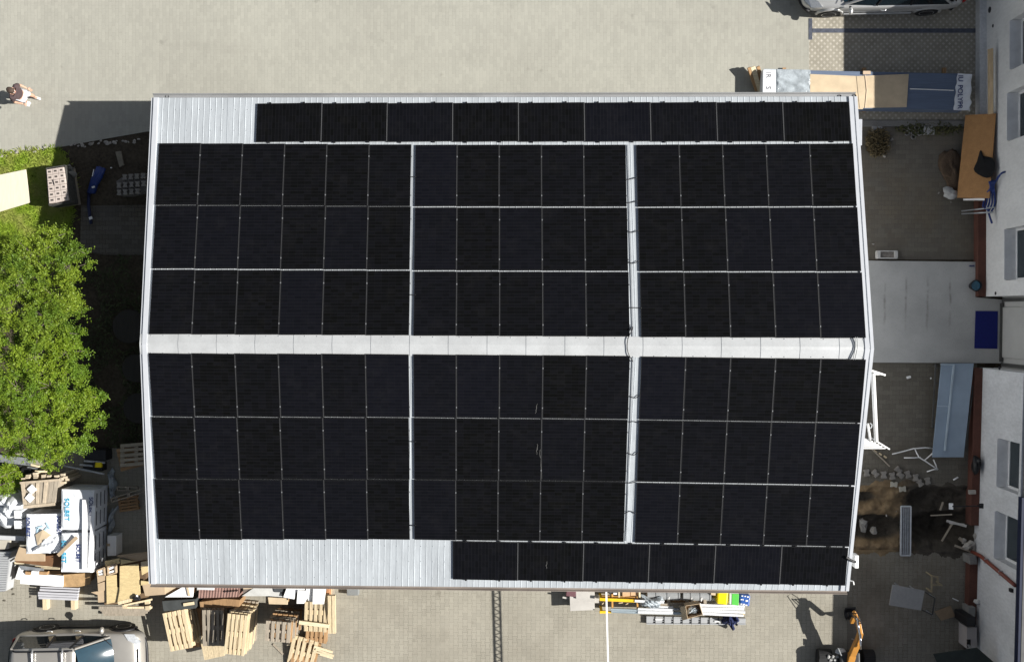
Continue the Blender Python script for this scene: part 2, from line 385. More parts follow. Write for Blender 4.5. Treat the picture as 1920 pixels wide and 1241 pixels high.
# dug-up trench: real depression with sand banks
def blob(u, v, cu, cv, ru, rv, p=2): return math.exp(-(((u - cu) / ru) ** 2 + ((v - cv) / rv) ** 2) ** p)
rt = random.Random(4)
NU, NV = 110, 42
hn = [[rt.uniform(-1, 1) for _ in range(NU + 1)] for _ in range(NV + 1)]
def trench(s, t):
    x = tx0 + (tx1 - tx0) * s; y = ty0 + (ty1 - ty0) * t
    d = RM.transposed() @ (Vector((x, y, 0)) - CP); u = 960 + F * d.x / -d.z; v = 620.5 - F * d.y / -d.z
    i, j = round(s * NU), round(t * NV)
    z = -.1 * blob(u, v, 1700, 970, 160, 55, 3)
    z -= .75 * blob(u, v, 1775, 988, 62, 26) + .5 * blob(u, v, 1642, 988, 46, 22) + .3 * blob(u, v, 1620, 932, 28, 9) + .35 * blob(u, v, 1760, 935, 60, 22, 3) + .3 * blob(u, v, 1715, 990, 22, 14)
    z += .16 * blob(u, v, 1650, 957, 48, 13) + .12 * blob(u, v, 1640, 1024, 70, 8) + .1 * blob(u, v, 1690, 928, 26, 12)
    e = min(s, 1 - s, t * .5, (1 - t) * .5) * 40
    z += hn[j][i] * .035 + .03 * math.sin(u * .21 + v * .13)
    return (x, y, z * min(1, max(0, e)) + (-.02 if e > 0 else -.002))
mb = MB(); mb.grid(trench, NU, NV)
def spill(y_e, sg):
    ph = [rt.uniform(0, 6.3) for _ in range(5)]
    def f(s, t):
        x = tx0 + (tx1 - tx0) * s; e = .12 + .07 * math.sin(x * 2.3 + ph[0]) + .06 * math.sin(x * 6.1 + ph[1]) + .04 * math.sin(x * 14 + ph[2])
        h = .035 * (1 - t * .38 / max(.03, e)) + rt.uniform(-.008, .008)
        return (x, y_e + sg * t * .38, max(h, -.025) if t > 0 else .012)
    mb.grid(f if sg < 0 else (lambda s, t: f(1 - s, t)), 120, 9)
spill(ty1 - .004, 1); spill(ty0 + .004, -1)
def trench_mat():
    b = NB('dug_earth'); tc = b.coord(False)
    sp = b.n('ShaderNodeSeparateXYZ'); b.l(tc, sp.inputs[0])
    n1 = b.noise(tc, 1.1, 5)
    xx = b.math('ADD', sp.outputs[0], b.math('MULTIPLY', b.math('SUBTRACT', n1, .5), 1.6))
    sand = b.math('SUBTRACT', 1, b.ramp(xx, 10.9, 11.6))
    sc_ = b.mix(b.ramp(b.noise(tc, 3, 5), .3, .7), (.17, .115, .066), (.3, .22, .13))
    so = b.mix(b.ramp(b.noise(tc, 4, 5), .3, .7), (.055, .048, .039), (.11, .097, .08))
    deep = b.ramp(b.math('ADD', sp.outputs[2], b.math('MULTIPLY', n1, .15)), -.2, -.03)
    c = b.mix(b.math('MULTIPLY', sand, deep), so, sc_)
    c = b.mix(b.math('MULTIPLY', b.ramp(b.noise(tc, 45, 3, .8), .4, .7), .3), c, (.03, .025, .02))
    b.bump(b.noise(tc, 22, 5), .8, .03); return b.fin(c, .95, 0, .1)
struct('dug_trench', mb, trench_mat(), smooth=True)

# ================================================================== hall
def rp(x, y, h=0): return Vector((x, y, RZ - abs(y) * TA + h))
EU = [(-10.69, 6.84), (8.905, 6.895)]; RL, RR = -10.52, 9.006; ED = [(-10.776, -6.79), (8.825, -6.78)]
hall = thing('metal_hall', (-.9, 0, 0), 'low metal hall with pale grey ribbed gable roof covered in black solar panels', 'hall')
mb = MB()
ex = .32
for (x0, x1, y0, y1) in ((-10.35, 8.6, 6.3, 6.4), (-10.35, 8.6, -6.4, -6.3)):
    mb.prism([(x0, y0), (x1, y0), (x1, y1), (x0, y1)], 0, RZ - 6.4 * TA - .08)
for x0, x1 in ((-10.35, -10.25), (8.5, 8.6)):
    pts = [(-6.298, 0), (6.298, 0), (6.298, RZ - 6.3 * TA - .1), (0, RZ - .1), (-6.298, RZ - 6.3 * TA - .1)]
    vs = [(x0, y, z) for y, z in pts] + [(x1, y, z) for y, z in pts]; n = 5
    mb.add(vs, [tuple(range(n - 1, -1, -1)), tuple(range(n, 2 * n))] + [(i, (i + 1) % n, n + (i + 1) % n, n + i) for i in range(n)])
obj('wall', mb, HALLW, hall)
def roof_slope(e, name):
    mb = MB(); n = 20; prof = []
    L = e[1][0] - e[0][0]
    # one-metre sheets: six flat pans between narrow trapezoid ribs, overlap step at each sheet edge
    x = 0.0; k = 0
    while x < L - .02:
        st = .007 * (1 - (x % 1.0))
        wd = .166 if k % 6 else .17
        a = min(x + wd - .027, L)
        prof += [(x, 0 + st), (a, 0 + st)]
        if a < L - .04: prof += [(a + .008, .007 + st), (a + .02, .007 + st)]
        x += wd; k += 1
    prof.append((L, 0))
    vs = []; 
    for s in (0, 1):
        for px_, h in prof:
            t = px_ / L
            xe = e[0][0] + (e[1][0] - e[0][0]) * t; ye = e[0][1] + (e[1][1] - e[0][1]) * t; xr = RL + (RR - RL) * t
            p = rp(xe, ye, h) if s == 0 else rp(xr, 0, h)
            vs.append(p)
    m = len(prof); fs = [(i, i + 1, m + i + 1, m + i) if e[0][1] < 0 else (i + 1, i, m + i, m + i + 1) for i in range(m - 1)]
    mb.add(vs, fs)
    # underside
    vs = [rp(e[0][0], e[0][1], -.05), rp(e[1][0], e[1][1], -.05), rp(RR, 0, -.05), rp(RL, 0, -.05)]
    mb.add(vs, [(3, 2, 1, 0) if e[0][1] < 0 else (0, 1, 2, 3)])
    return obj(name, mb, ROOF, hall)
roof_slope(EU, 'roof_sheet'); roof_slope(ED, 'roof_sheet')
# fixing screws on the bare parts of the sheets
mb = MB(); mb.lathe((0, 0, 0), [(.011, 0), (.011, .008), (.005, .011)], 6); SCRW = mesh('screw', mb, STEEL)
for (xa, xb, ys) in ((-10.3, -7.9, (6.5, 5.9)), (-10.4, -2.4, (-6.55, -6.05, -5.6))):
    for y in ys:
        x = xa
        while x < xb: o_ = bpy.data.objects.new('screw', SCRW); COL.objects.link(o_); o_.parent = hall; o_.location = rp(x, y, .008) - Vector(hall.location); x += .333
# ridge capping in lapped lengths
mb = MB(); xs = []; x = RL; k = 0
while x < RR:
    x1 = min(x + 1.035, RR); hw = .275
    for a, b_ in ((x, x1 + (.03 if x1 < RR else 0)),):
        la, lb = .031, .022
        vs = [rp(a, hw, la - .004), rp(b_, hw, lb - .004), rp(b_, .04, lb + .006), rp(a, .04, la + .006), rp(b_, -.04, lb + .006), rp(a, -.04, la + .006), rp(b_, -hw, lb - .004), rp(a, -hw, la - .004)]
        n0 = len(mb.v); mb.add([vs[0], vs[3], vs[5], vs[7]] + [v - Vector((0, 0, .012)) for v in (vs[0], vs[3], vs[5], vs[7])], [(0, 1, 5, 4), (1, 2, 6, 5), (2, 3, 7, 6)])
        mb.add(vs, [(1, 0, 3, 2), (2, 3, 5, 4), (4, 5, 7, 6)])
    x = x1; k += 1
cap = obj('ridge_cap', mb, CAPM, hall)
x = RL + .2
while x < RR - .1:
    for s in (-1, 1):
        for dx in (0, .33): o_ = bpy.data.objects.new('screw', SCRW); COL.objects.link(o_); o_.parent = cap; o_.location = rp(x + dx + .1, s * .235, .033) - Vector(hall.location)
    x += 1.035
# verge trims: an inner strip, a groove and a lower outer strip, both gables
for sgn, (eu, r, ed) in ((-1, (EU[0], RL, ED[0])), (1, (EU[1], RR, ED[1]))):
    for y_e, e in ((1, eu), (-1, ed)):
        mb = MB()
        def strip(i0, i1, h1, h0, i0b=None):
            a, b_ = rp(e[0] - sgn * i0, e[1], 0), rp(r - sgn * i0, 0, 0); c, d_ = rp(e[0] - sgn * i1, e[1], 0), rp(r - sgn * i1, 0, 0)
            up = Vector((0, 0, 1))
            q = [a + up * h0, c + up * h0, d_ + up * h0, b_ + up * h0, a + up * h1, c + up * h1, d_ + up * h1, b_ + up * h1]
            if (q[1] - q[0]).cross(q[3] - q[0]).z < 0: q = [q[0], q[3], q[2], q[1], q[4], q[7], q[6], q[5]]
            mb.hexa(q)
        if sgn < 0: strip(.075, .20, .05, .0); strip(.0, .045, .015, -.2); strip(.045, .075, -.03, -.2)
        else: strip(.12, .235, .048, .0); strip(.0, .085, .04, -.2); strip(.085, .12, .0, -.2)
        obj('verge_trim', mb, TRIM, hall)
# gutters: open half-round troughs with a far lip, outlets
def gutter(e, s, mat, r):
    mb = MB(); xa, xb = e[0][0] + .02, e[1][0] - .02; rings = []
    prof = [(math.cos(t) * r, math.sin(t) * r) for t in [math.pi + math.pi * k / 10 for k in range(11)]]
    prof2 = [(p[0] * .9, p[1] * .9) for p in reversed(prof)]
    ring = prof + prof2
    for x, e_ in ((xa, e[0]), (xb, e[1])):
        yc = e_[1] + s * (r - .01); zc = RZ - abs(e_[1]) * TA - .035
        rings.append([Vector((x, yc + s * p[0], zc + p[1])) for p in ring])
    if s < 0: rings.reverse()
    mb.loft(rings)
    y0, y1 = e[0][1] + s * (2 * r), e[1][1] + s * (2 * r); z0 = RZ - abs(e[0][1]) * TA - .03
    mb.tube([(xa, y0, z0), (xb, y1, z0)], .011, 6)
    return obj('gutter', mb, mat, hall)
g1 = gutter(EU, 1, GUTT, .06); g2 = gutter(ED, -1, GUTB, .05)
for u, v, g in ((313, 181, g1), (1575, 181, g1), (1603, 180, g1), (1567, 1104.5, g2), (1587, 1105, g2)):
    p = at(u, v, RZ - 6.9 * TA - .05); mb = MB(); mb.lathe(p - Vector((0, 0, .45)), [(.045, 0), (.045, .44), (.04, .44), (.04, .3)], 12)
    obj('outlet', mb, DARK, g)
# narrow lap strip on the bare column between the middle and right panel blocks
for (a, b_) in (((1177, 272), (1187, 631)), ((1187, 668), (1174, 1014))):
    p, q = roofpt(*a, .03), roofpt(*b_, .03); mb = MB(); mb.beam(p, q, .02, .012)
    obj('lap_strip', mb, STEEL, hall)

# ================================================================== solar panels
def cells():
    b = NB('solar_cells'); tc = b.coord(False); sp = b.n('ShaderNodeSeparateXYZ'); b.l(tc, sp.inputs[0])
    x, y = sp.outputs[0], sp.outputs[1]
    def line(c, per, wd, off=0): 
        f = b.math('FRACT', b.math('ADD', b.math('DIVIDE', c, per), off)); f = b.math('MINIMUM', f, b.math('SUBTRACT', 1, f))
        return b.math('SUBTRACT', 1, b.ramp(f, wd * .4, wd))
    oi = b.n('ShaderNodeObjectInfo')
    base = b.mix(oi.outputs['Random'], (.0028, .0029, .0027), (.0038, .004, .0048))
    cx = b.n('ShaderNodeCombineXYZ'); b.l(b.math('FLOOR', b.math('DIVIDE', x, .189)), cx.inputs[0]); b.l(b.math('FLOOR', b.math('DIVIDE', y, .0925)), cx.inputs[1]); b.l(oi.outputs['Random'], cx.inputs[2])
    wn = b.n('ShaderNodeTexWhiteNoise', noise_dimensions='3D'); b.l(cx.outputs[0], wn.inputs['Vector'])
    base = b.mix(b.math('MULTIPLY', b.ramp(oi.outputs['Random'], .4, 1.0), .24), base, (.0055, .006, .0125))  # navy tint: sky reflection put into the cell colour, random per panel
    base = b.mix(b.math('MULTIPLY', wn.outputs['Value'], .3), base, (.0085, .0087, .0125))
    c = b.mix(b.math('MULTIPLY', line(y, .0925, .09), .4), base, (.015, .015, .0165))
    c = b.mix(b.math('MULTIPLY', line(x, .189, .02), .18), c, (.018, .018, .021))
    dust = b.ramp(b.noise(b.coord(), 2.2, 6, .7), .5, .85); c = b.mix(b.math('MULTIPLY', dust, .012), c, (.3, .28, .25))
    return b.fin(c, .22, 0, .13)
PW_, PL_ = 1.134, 1.762
CELL = cells(); PFRAME = M('panel_frame_black', (.016, .016, .017), .4, .1, 3, metal=.3)
CLAMP = M('clamp_aluminium', (.36, .37, .38), .3, .05, 3, metal=.6)
PW, PL = PW_, PL_
def panel_meshes(W, L, rim=.014):
    f = MB(); t = .035
    for c, d in (((0, L / 2 - rim / 2, -t / 2), (W, rim, t)), ((0, -L / 2 + rim / 2, -t / 2), (W, rim, t)), ((W / 2 - rim / 2, 0, -t / 2), (rim, L - 2 * rim, t)), ((-W / 2 + rim / 2, 0, -t / 2), (rim, L - 2 * rim, t))):
        f.box(c, d)
    g = MB(); g.box((0, 0, -.012), (W - 2 * rim, L - 2 * rim, .016))
    return mesh('frame', f, PFRAME), mesh('cell_glass', g, CELL)
PF, PG = panel_meshes(PW, PL)
c_ = MB(); c_.box((0, 0, .004), (.024, .042, .01)); CLM = mesh('clamp', c_, CLAMP)
c_ = MB(); c_.box((0, 0, 0), (.036, .05, .03)); ECL = mesh('clamp', c_, PFRAME)
c_ = MB(); c_.box((0, 0, -.012), (.0206, PL_ * .999, .012)); JST = mesh('added_seam_strip', c_, M('added_seam_grey', (.06, .061, .063), .5, .15, 6, metal=.2))  # added strips brighten the seams, in place of pale roof seen through them
c_ = MB(); c_.box((0, 0, -.012), (PW_ * .999, .0206, .012)); JSL = mesh('added_seam_strip', c_, M('added_seam_pale', (.12, .122, .125), .5, .15, 6, metal=.2))
def child(name, me, par, loc=(0, 0, 0)):
    o = bpy.data.objects.new(name, me); COL.objects.link(o); o.parent = par; o.location = loc; ORG[o.name] = Vector((0, 0, 0)); return o
def put_panel(o00, o10, o11, o01, label, group, clamps, landscape=False):
    """corners: outer-left, outer-right, inner-right, inner-left in the roof plane"""
    c = (o00 + o10 + o11 + o01) / 4
    ex = ((o10 + o11) - (o00 + o01)) / 2; ey = ((o00 + o10) - (o01 + o11)) / 2
    if landscape: ex, ey = ey, -ex
    r = bpy.data.objects.new('solar_panel', None); COL.objects.link(r); r.empty_display_size = .2
    tag(r, label, 'solar panel', group)
    X = ex / PW; Y = ey / PL; Z = ex.normalized().cross(ey.normalized())
    if Z.z < 0: X = -X; Z = -Z
    m = Matrix((X, Y, Z)).transposed().to_4x4(); m.translation = c; r.matrix_basis = m
    child('frame', PF, r); child('cell_glass', PG, r)
    for p in clamps: child('clamp', CLM, r, p)
    return r
BL = dict(
 A=[(297.7, 268.5), (770.5, 271.5), (767.2, 628.5), (279.6, 626.2)], B=[(778.9, 271.8), (1172.7, 271.8), (1181.1, 631), (775.4, 629)],
 C=[(1192.6, 271.8), (1598.8, 269.3), (1624.1, 633.7), (1203, 631.6)], A2=[(296, 1011.2), (767.5, 1010.8), (766.8, 664.4), (279.2, 662.5)],
 B2=[(776.6, 1011.5), (1169.2, 1015.2), (1181.3, 667.4), (775.6, 664.6)], C2=[(1190.5, 1017), (1592, 1024.4), (1624, 674), (1202.6, 668.4)],
 L=[(482, 193.9), (1591.4, 191.4), (1596, 264.9), (480.2, 265.8)], LL=[(849, 1086), (1584.7, 1097.1), (1591, 1026.2), (849.2, 1014.6)])
SIDE = {'A': 'upper left', 'B': 'upper middle', 'C': 'upper right', 'A2': 'lower left', 'B2': 'lower middle', 'C2': 'lower right'}
ROWN = ['outermost row', 'middle row', 'row beside ridge']
def lerp(a, b_, t): return a + (b_ - a) * t
def bil(q, s, t): return lerp(lerp(q[0], q[1], s), lerp(q[3], q[2], s), t)
for key, px_ in BL.items():
    q = [roofpt(u, v, .055) for u, v in px_]
    if key in SIDE:
        nc = 6 if key[0] == 'A' else 5
        Wd = (q[1] - q[0]).length; gap = .02 / Wd; wd = (1 - gap * (nc - 1)) / nc
        rg = .036 / (q[3] - q[0]).length; thin = .016 / (q[3] - q[0]).length
        g1_, g2_ = (rg, rg)
        if key == 'A': g1_ = thin                       # outer seam of this block is closed up
        if key in ('A2', 'B2'): g1_ = thin
        if key in ('A2', 'B2', 'C2'): g2_ = rg * .55
        ln = (1 - g1_ - g2_) / 3; t0 = [0, ln + g1_, 2 * ln + g1_ + g2_]
        for r_ in range(3):
            for c in range(nc):
                s0 = c * (wd + gap); s1 = s0 + wd; a, b_ = t0[r_], t0[r_] + ln
                flip = key.endswith('2')
                cl = []
                if c < nc - 1:
                    xx = (PW + .02) / 2 if not flip else (PW + .02) / 2
                    cl = [(xx, .3 * PL, 0), (xx, -.33 * PL, 0)]
                elif key[0] in 'AB': cl = [(PW / 2 + .012, .3 * PL, -.004), (PW / 2 + .012, -.33 * PL, -.004)]
                lab = 'black solar panel in %s block, %s, %s from left' % (SIDE[key], ROWN[r_], NTH[c])
                args = [bil(q, s0, a), bil(q, s1, a), bil(q, s1, b_), bil(q, s0, b_)]
                if flip: args = [args[3], args[2], args[1], args[0]]
                r = put_panel(*args, lab, 'portrait solar panels on the roof slopes', cl)
                if c < nc - 1: child('added_seam_strip', JST, r, ((PW + .02) / 2, 0, 0))
    else:
        nc = 9 if key == 'L' else 6
        Wd = (q[1] - q[0]).length; gap = .02 / Wd; wd = (1 - gap * (nc - 1)) / nc
        for c in range(nc):
            s0 = c * (wd + gap); s1 = s0 + wd
            args = [bil(q, s0, 0), bil(q, s1, 0), bil(q, s1, 1), bil(q, s0, 1)]
            if key == 'LL': args = [args[3], args[2], args[1], args[0]]
            lab = 'landscape black solar panel along %s eave, %s from left' % ('upper' if key == 'L' else 'lower', NTH[c])
            r = put_panel(*args, lab, 'landscape solar panels along the eaves', [], True)
            if c < nc - 1: child('added_seam_strip', JSL, r, (0, -(PL + .02) / 2, 0))
            for k in (-.22, .3):
                for s_ in (-1, 1): child('clamp', ECL, r, (s_ * (PW / 2 + .014), k * PL, -.01))
# cables slung over the bare strips
def cable(pts, r, label, mat=DARK, cat='cable', group='cables slung between the panel blocks', name='cable'):
    P = [Vector(p) for p in pts]; out = []
    for i in range(len(P) - 1):
        p0, p1, p2, p3 = P[max(i - 1, 0)], P[i], P[i + 1], P[min(i + 2, len(P) - 1)]
        for k in range(6):
            t = k / 6
            out.append(.5 * ((2 * p1) + (p2 - p0) * t + (2 * p0 - 5 * p1 + 4 * p2 - p3) * t * t + (3 * p1 - p0 - 3 * p2 + p3) * t ** 3))
    out.append(P[-1]); mb = MB(); mb.tube(out, r, 6)
    return one(name, mb, mat, label, cat, group, smooth=True)
CB = [('upper', 'topmost', [(1172, 337), (1180, 336.5), (1194, 333)]), ('upper', 'second', [(1173, 380), (1182, 380), (1195, 377)]), ('upper', 'third', [(1175, 432), (1184, 436), (1197, 432)]),
      ('upper', 'fourth', [(1176, 490), (1186, 494), (1198, 489)]), ('upper', 'fifth', [(1179, 577), (1190, 577), (1203, 577.5)]),
      ('lower', 'nearest ridge', [(1180, 742), (1190, 746), (1200, 741)]), ('lower', 'second from ridge', [(1178, 792), (1188, 790), (1199, 793)]),
      ('lower', 'third from ridge', [(1176, 848), (1187, 853), (1196, 848)]), ('lower', 'fourth from ridge', [(1173, 905), (1183, 905), (1194, 902)]), ('lower', 'fifth from ridge', [(1171, 962), (1182, 958), (1192, 963)])]
for sl, nth, pts in CB:
    cable([roofpt(u, v, [.06, .045, .06][i]) for i, (u, v) in enumerate(pts)], .011, 'thin black cable crossing the wide bare strip on %s slope, %s' % (sl, nth))
for sl, nth, v in (('upper', 'upper', 332), ('upper', 'lower', 553), ('lower', 'upper', 828), ('lower', 'lower', 985)):
    cable([roofpt(768, v - .5, .065), roofpt(773, v, .055), roofpt(780, v - .5, .065)], .011, 'black cable bridging the narrow bare strip, %s one on %s slope' % (nth, sl))
cable([roofpt(1181, 619, .1), roofpt(1186, 613, .06), roofpt(1186, 617, .055), roofpt(1182, 625, .06), roofpt(1177, 637, .07), roofpt(1176, 650, .06), roofpt(1178, 662, .07), roofpt(1183, 672, .06), roofpt(1187, 678, .05)], .012,
      'looping black cable crossing the ridge at the wide bare strip')
for k, nm in ((0, 'left'), (3.6, 'right')):
    cable([roofpt(1603.7 + k, 632, .1), roofpt(1604 + k, 645, .07), roofpt(1603.5 + k, 655, .07), roofpt(1599.5 + k, 674, .1)], .013, 'grey cable over the ridge near the right gable, %s of the pair' % nm, GPIPE)
cd_ = cable([roofpt(1586, 1044, .1), roofpt(1592, 1048, .09), roofpt(1599, 1051.5, .08), roofpt(1604, 1053, .03)], .035, 'thick black conduit leaving the lower right panels over the verge', group=None, cat='conduit', name='conduit')
mb = MB(); p = at(1605.5, 1051, 2.45); mb.box((p.x - .02, p.y, 2.42), (.1, .36, .3))
one('junction_box', mb, WHITE, 'white box on the lower right gable at the conduit end', 'junction box', bevel=.01)
mb = MB(); p = at(1599, 1093, 2.2); mb.tube([p + Vector((-.1, .08, 0)), p + Vector((0, .06, .05)), p + Vector((.02, -.03, .03))], .02, 6)
one('wall_bracket', mb, WHITE, 'small white bracket on the gable near lower right corner', 'bracket')
mb = MB(); a = at(1612, 250, 1.3); mb.box((a.x - .06, a.y, 1.2), (.16, .75, .5)); 
pj = one('wall_cabinet', mb, M('cabinet_grey', (.4, .42, .46), .5, .08, 3), 'grey cabinet on the right gable below the upper right corner', 'cabinet', bevel=.01)
# thin bright smears left by birds on the panels
for i, (pts, lab) in enumerate(((((1007, 757), (1004, 775)), 'pale dropping streak, topmost on lower middle panels'), (((1008, 832), (1006, 852)), 'pale dropping streak, middle one on lower middle panels'), (((1012, 842), (1016, 897)), 'long pale dropping streak on lower middle panels'), (((1026, 1052), (1024, 1066)), 'pale dropping streak on a lower eave panel'))):
    a, b_ = roofpt(*pts[0], .053), roofpt(*pts[1], .053); mb = MB(); rr = random.Random(i); pr = []
    n = 7
    for k in range(n):
        t = k / (n - 1); c = a.lerp(b_, t) + Vector((rr.uniform(-.015, .015), 0, 0)); wd = .006 * math.sin(math.pi * (t * .9 + .08)) * rr.uniform(.3, 1) + .002
        pr.append((c, wd))
    vs = [c - Vector((w_, 0, 0)) for c, w_ in pr] + [c + Vector((w_, 0, 0)) for c, w_ in pr]
    vs = vs + [v + Vector((0, 0, .002)) for v in vs]
    mb.add(vs, [(n * 2 + k, n * 3 + k, n * 3 + k + 1, n * 2 + k + 1)[::-1] for k in range(n - 1)])
    one('bird_dropping', mb, M('dropping', (.13, .13, .125), .8, .2, 30), lab, 'bird dropping', 'bird droppings on the panels')
# ================================================================== office building on the right
HB = 2.82                                    # wall head height
N0 = at(1850, 100, .3); N1 = at(1849, 556, .3)       # north wall line (top of plinth)
S0 = at(1843, 690, .3); S1 = at(1833, 1080, .3)      # south wall line
def ext(a, b_, y): t = (y - a.y) / (b_.y - a.y); return Vector((a.x + (b_.x - a.x) * t, y, 0))
NT = ext(N0, N1, 14.5); NBt = Vector((N1.x, N1.y, 0)); ST = Vector((S0.x, S0.y, 0)); SB = ext(S0, S1, -14)
off = thing('office_building', (16, 0, 0), 'white rendered single storey building with brick red plinth and recessed windows', 'building')
def wall_with_openings(name, a, b_, z0, z1, ops, mat, th=.38):
    """vertical wall from a to b (downwards in y); ops: (ya, yb, za, zb)"""
    mb = MB(); d = (b_ - a); L = d.length; d = d / L; n = Vector((-d.y, d.x, 0))
    if n.x < 0: n = -n
    cuts = []
    for (ya, yb, za, zb) in ops:
        ta = (ya - a.y) / d.y; tb = (yb - a.y) / d.y; cuts.append((ta, tb, za, zb))
    cuts.sort(); t = 0
    def blk(t0, t1, z0_, z1_):
        if t1 - t0 < .002 or z1_ - z0_ < .002: return
        p = [a + d * t0, a + d * t1, a + d * t1 + n * th, a + d * t0 + n * th]
        mb.prism([(q.x, q.y) for q in p], z0_, z1_)
    for ta, tb, za, zb in cuts:
        blk(t, ta, z0, z1); blk(ta, tb, z0, za); blk(ta, tb, zb, z1); t = tb
    blk(t, L, z0, z1)
    return obj(name, mb, mat, off), d, n
def zof(u, v, x):                             # height at which the sight line through (u,v) meets x
    d = ray(u, v); t = (x - CP.x) / d.x; return CP.z + t * d.z
winN = [((1896, 38), (1895, 132)), ((1891, 174), (1889, 265)), ((1886, 429), (1885, 526)), ]
winS = [((1873, 821), (1873, 913)), ((1868, 957), (1866, 1047))]
def opening(w_, a, b_):
    (u0, v0), (u1, v1) = w_
    x = ext(a, b_, at(u0, v0, 1.6).y).x
    z = zof(u0, v0, x); p0 = at(u0, v0, z); p1 = at(u1, v1, z); return (p0.y, p1.y, z, HB - .12)
opN = [opening(w_, NT, NBt) for w_ in winN]; opS = [opening(w_, ST, SB) for w_ in winS]
opN.append((at(1900, 340).y + .2, at(1900, 340).y - .0, 2.79, 2.8))
opN = opN[:3]
wN, dN, nN = wall_with_openings('wall', NT, NBt, 0, HB, opN, WALLW)
wS, dS, nS = wall_with_openings('wall', ST, SB, 0, HB, opS, WALLS)
# recess with the door
rx = at(1880, 620, .15).x
mb = MB(); 
mb.prism([(rx + .05, NBt.y + .5), (rx + .3, NBt.y + .5), (rx + .3, ST.y - .5), (rx + .05, ST.y - .5)], 0, HB)
obj('wall', mb, M('pale_render', (.5, .5, .48), .9, .06, 1.5, .15), off)
mb = MB()
for y0, y1 in ((NBt.y + .002, NBt.y + .4), (ST.y - .4, ST.y - .002)):
    mb = MB(); mb.prism([(N1.x + .382, y0), (rx + .048, y0), (rx + .048, y1), (N1.x + .382, y1)], 0, HB); obj('wall', mb, WALLW, off)
mb = MB(); mb.box((rx + .02, (NBt.y + ST.y) / 2, 1.15), (.05, 1.5, 2.05)); dr = obj('door', mb, M('door_grey', (.45, .45, .43), .5, .06, 2), off, bevel=.008)
mb = MB(); mb.box((rx - .03, (NBt.y + ST.y) / 2, .135), (.1, 1.75, .03)); mb.box((rx + .012, NBt.y - .1, 1.2), (.07, .1, 2.15)); mb.box((rx + .012, ST.y + .1, 1.2), (.07, .1, 2.15)); obj('door_frame', mb, M('dark_frame', (.08, .08, .075), .5, .1, 4), dr)
# plinths
def plinth(a, b_, z, mat, out=.24):
    z = .3
    d = (b_ - a).normalized(); n = Vector((-d.y, d.x, 0)); n = n if n.x < 0 else -n
    mb = MB(); q = [a + n * .0, b_ + n * .0, b_ + n * out, a + n * out]
    mb.prism([(p.x, p.y) for p in q], -.1, z); return obj('plinth', mb, mat, off, bevel=.006)
ysw = at(1850, 214, .62).y
plinth(ext(NT, NBt, ysw - .002), NBt, .62, PLINTH); plinth(NT, ext(NT, NBt, ysw), .56, WALLS, .2); 
# south plinth, broken open at the trench
yb0 = at(1836, 985, .3).y; yb1 = at(1834, 1040, .3).y
plinth(ST, ext(ST, SB, yb0), .62, PLINTH); plinth(ext(ST, SB, yb1), ext(ST, SB, at(1830, 1165).y), .62, PLINTH); plinth(ext(ST, SB, at(1830, 1215).y), SB, .62, PLINTH)
# windows: deep reveal with sloped metal sill, white frame, two panes
def window(a, b_, op, d, n):
    ya, yb, za, zb = op
    p0 = ext(a, b_, ya); p1 = ext(a, b_, yb); q0 = p0 + n * .27; q1 = p1 + n * .27
    zs = za + .02; t = d * .01
    fr = MB(); 
    def bar(u0, u1, z0, z1): 
        A, B_ = q0.lerp(q1, u0), q0.lerp(q1, u1); fr.prism([(A.x, A.y), (B_.x, B_.y), (B_.x + n.x * .07, B_.y + n.y * .07), (A.x + n.x * .07, A.y + n.y * .07)], z0, z1)
    w_ = .07 / (q1 - q0).length; bar(0, w_, zs, zb); bar(1 - w_, 1, zs, zb); bar(w_, 1 - w_, zs, zs + .07); bar(w_, 1 - w_, zb - .07, zb)
    f = obj('window', fr, WHITE, off, bevel=.006)
    g = MB(); A, B_ = q0 + n * .03 + d * .06, q1 + n * .03 - d * .06
    g.prism([(A.x, A.y), (B_.x, B_.y), (B_.x + n.x * .012, B_.y + n.y * .012), (A.x + n.x * .012, A.y + n.y * .012)], zs + .06, zb - .06)
    obj('pane', g, GLASSD, f)
    s = MB(); s.plate([p0 - n * .05 + d * .02 + Vector((0, 0, za + .012)), p1 - n * .05 - d * .02 + Vector((0, 0, za + .012)), q1 - d * .006 + Vector((0, 0, za + .045)), q0 + d * .006 + Vector((0, 0, za + .045))], .015)
    obj('sill', s, M('sill_metal', (.8, .8, .8), .7, .1, 3), f)
    c = MB(); c.prism([(q0.x + n.x * .35, q0.y), (q1.x + n.x * .35, q1.y), (q1.x + n.x * .36, q1.y), (q0.x + n.x * .36, q0.y)], za, zb); obj('dark_room_sheet', c, M('room_dark', (.05, .06, .06), .9, .3, 2), f)  # dark sheet behind the pane stands in for the unlit room
for op in opN: window(NT, NBt, op, dN, nN)
for op in opS: window(ST, SB, op, dS, nS)
# flat roof with dark blue fascia
mb = MB(); mb.prism([(NT.x + .05, 14.5), (NT.x + 9, 14.5), (NT.x + 9, -14), (SB.x + .05, -14), (ST.x + .05, ST.y), (NBt.x + .05, NBt.y)], HB + .002, HB + .16)
rf = obj('roof', mb, M('roof_felt', (.12, .12, .12), .9, .2, 2, .2), off)
mb = MB(); 
for a, b_ in ((ext(ST, SB, at(1900, 900).y), SB),):
    d = (b_ - a).normalized(); mb.prism([(a.x - .03, a.y), (a.x + .045, a.y), (b_.x + .045, b_.y), (b_.x - .03, b_.y)], HB - .06, HB + .15)
obj('fascia', mb, NAVYF, rf)
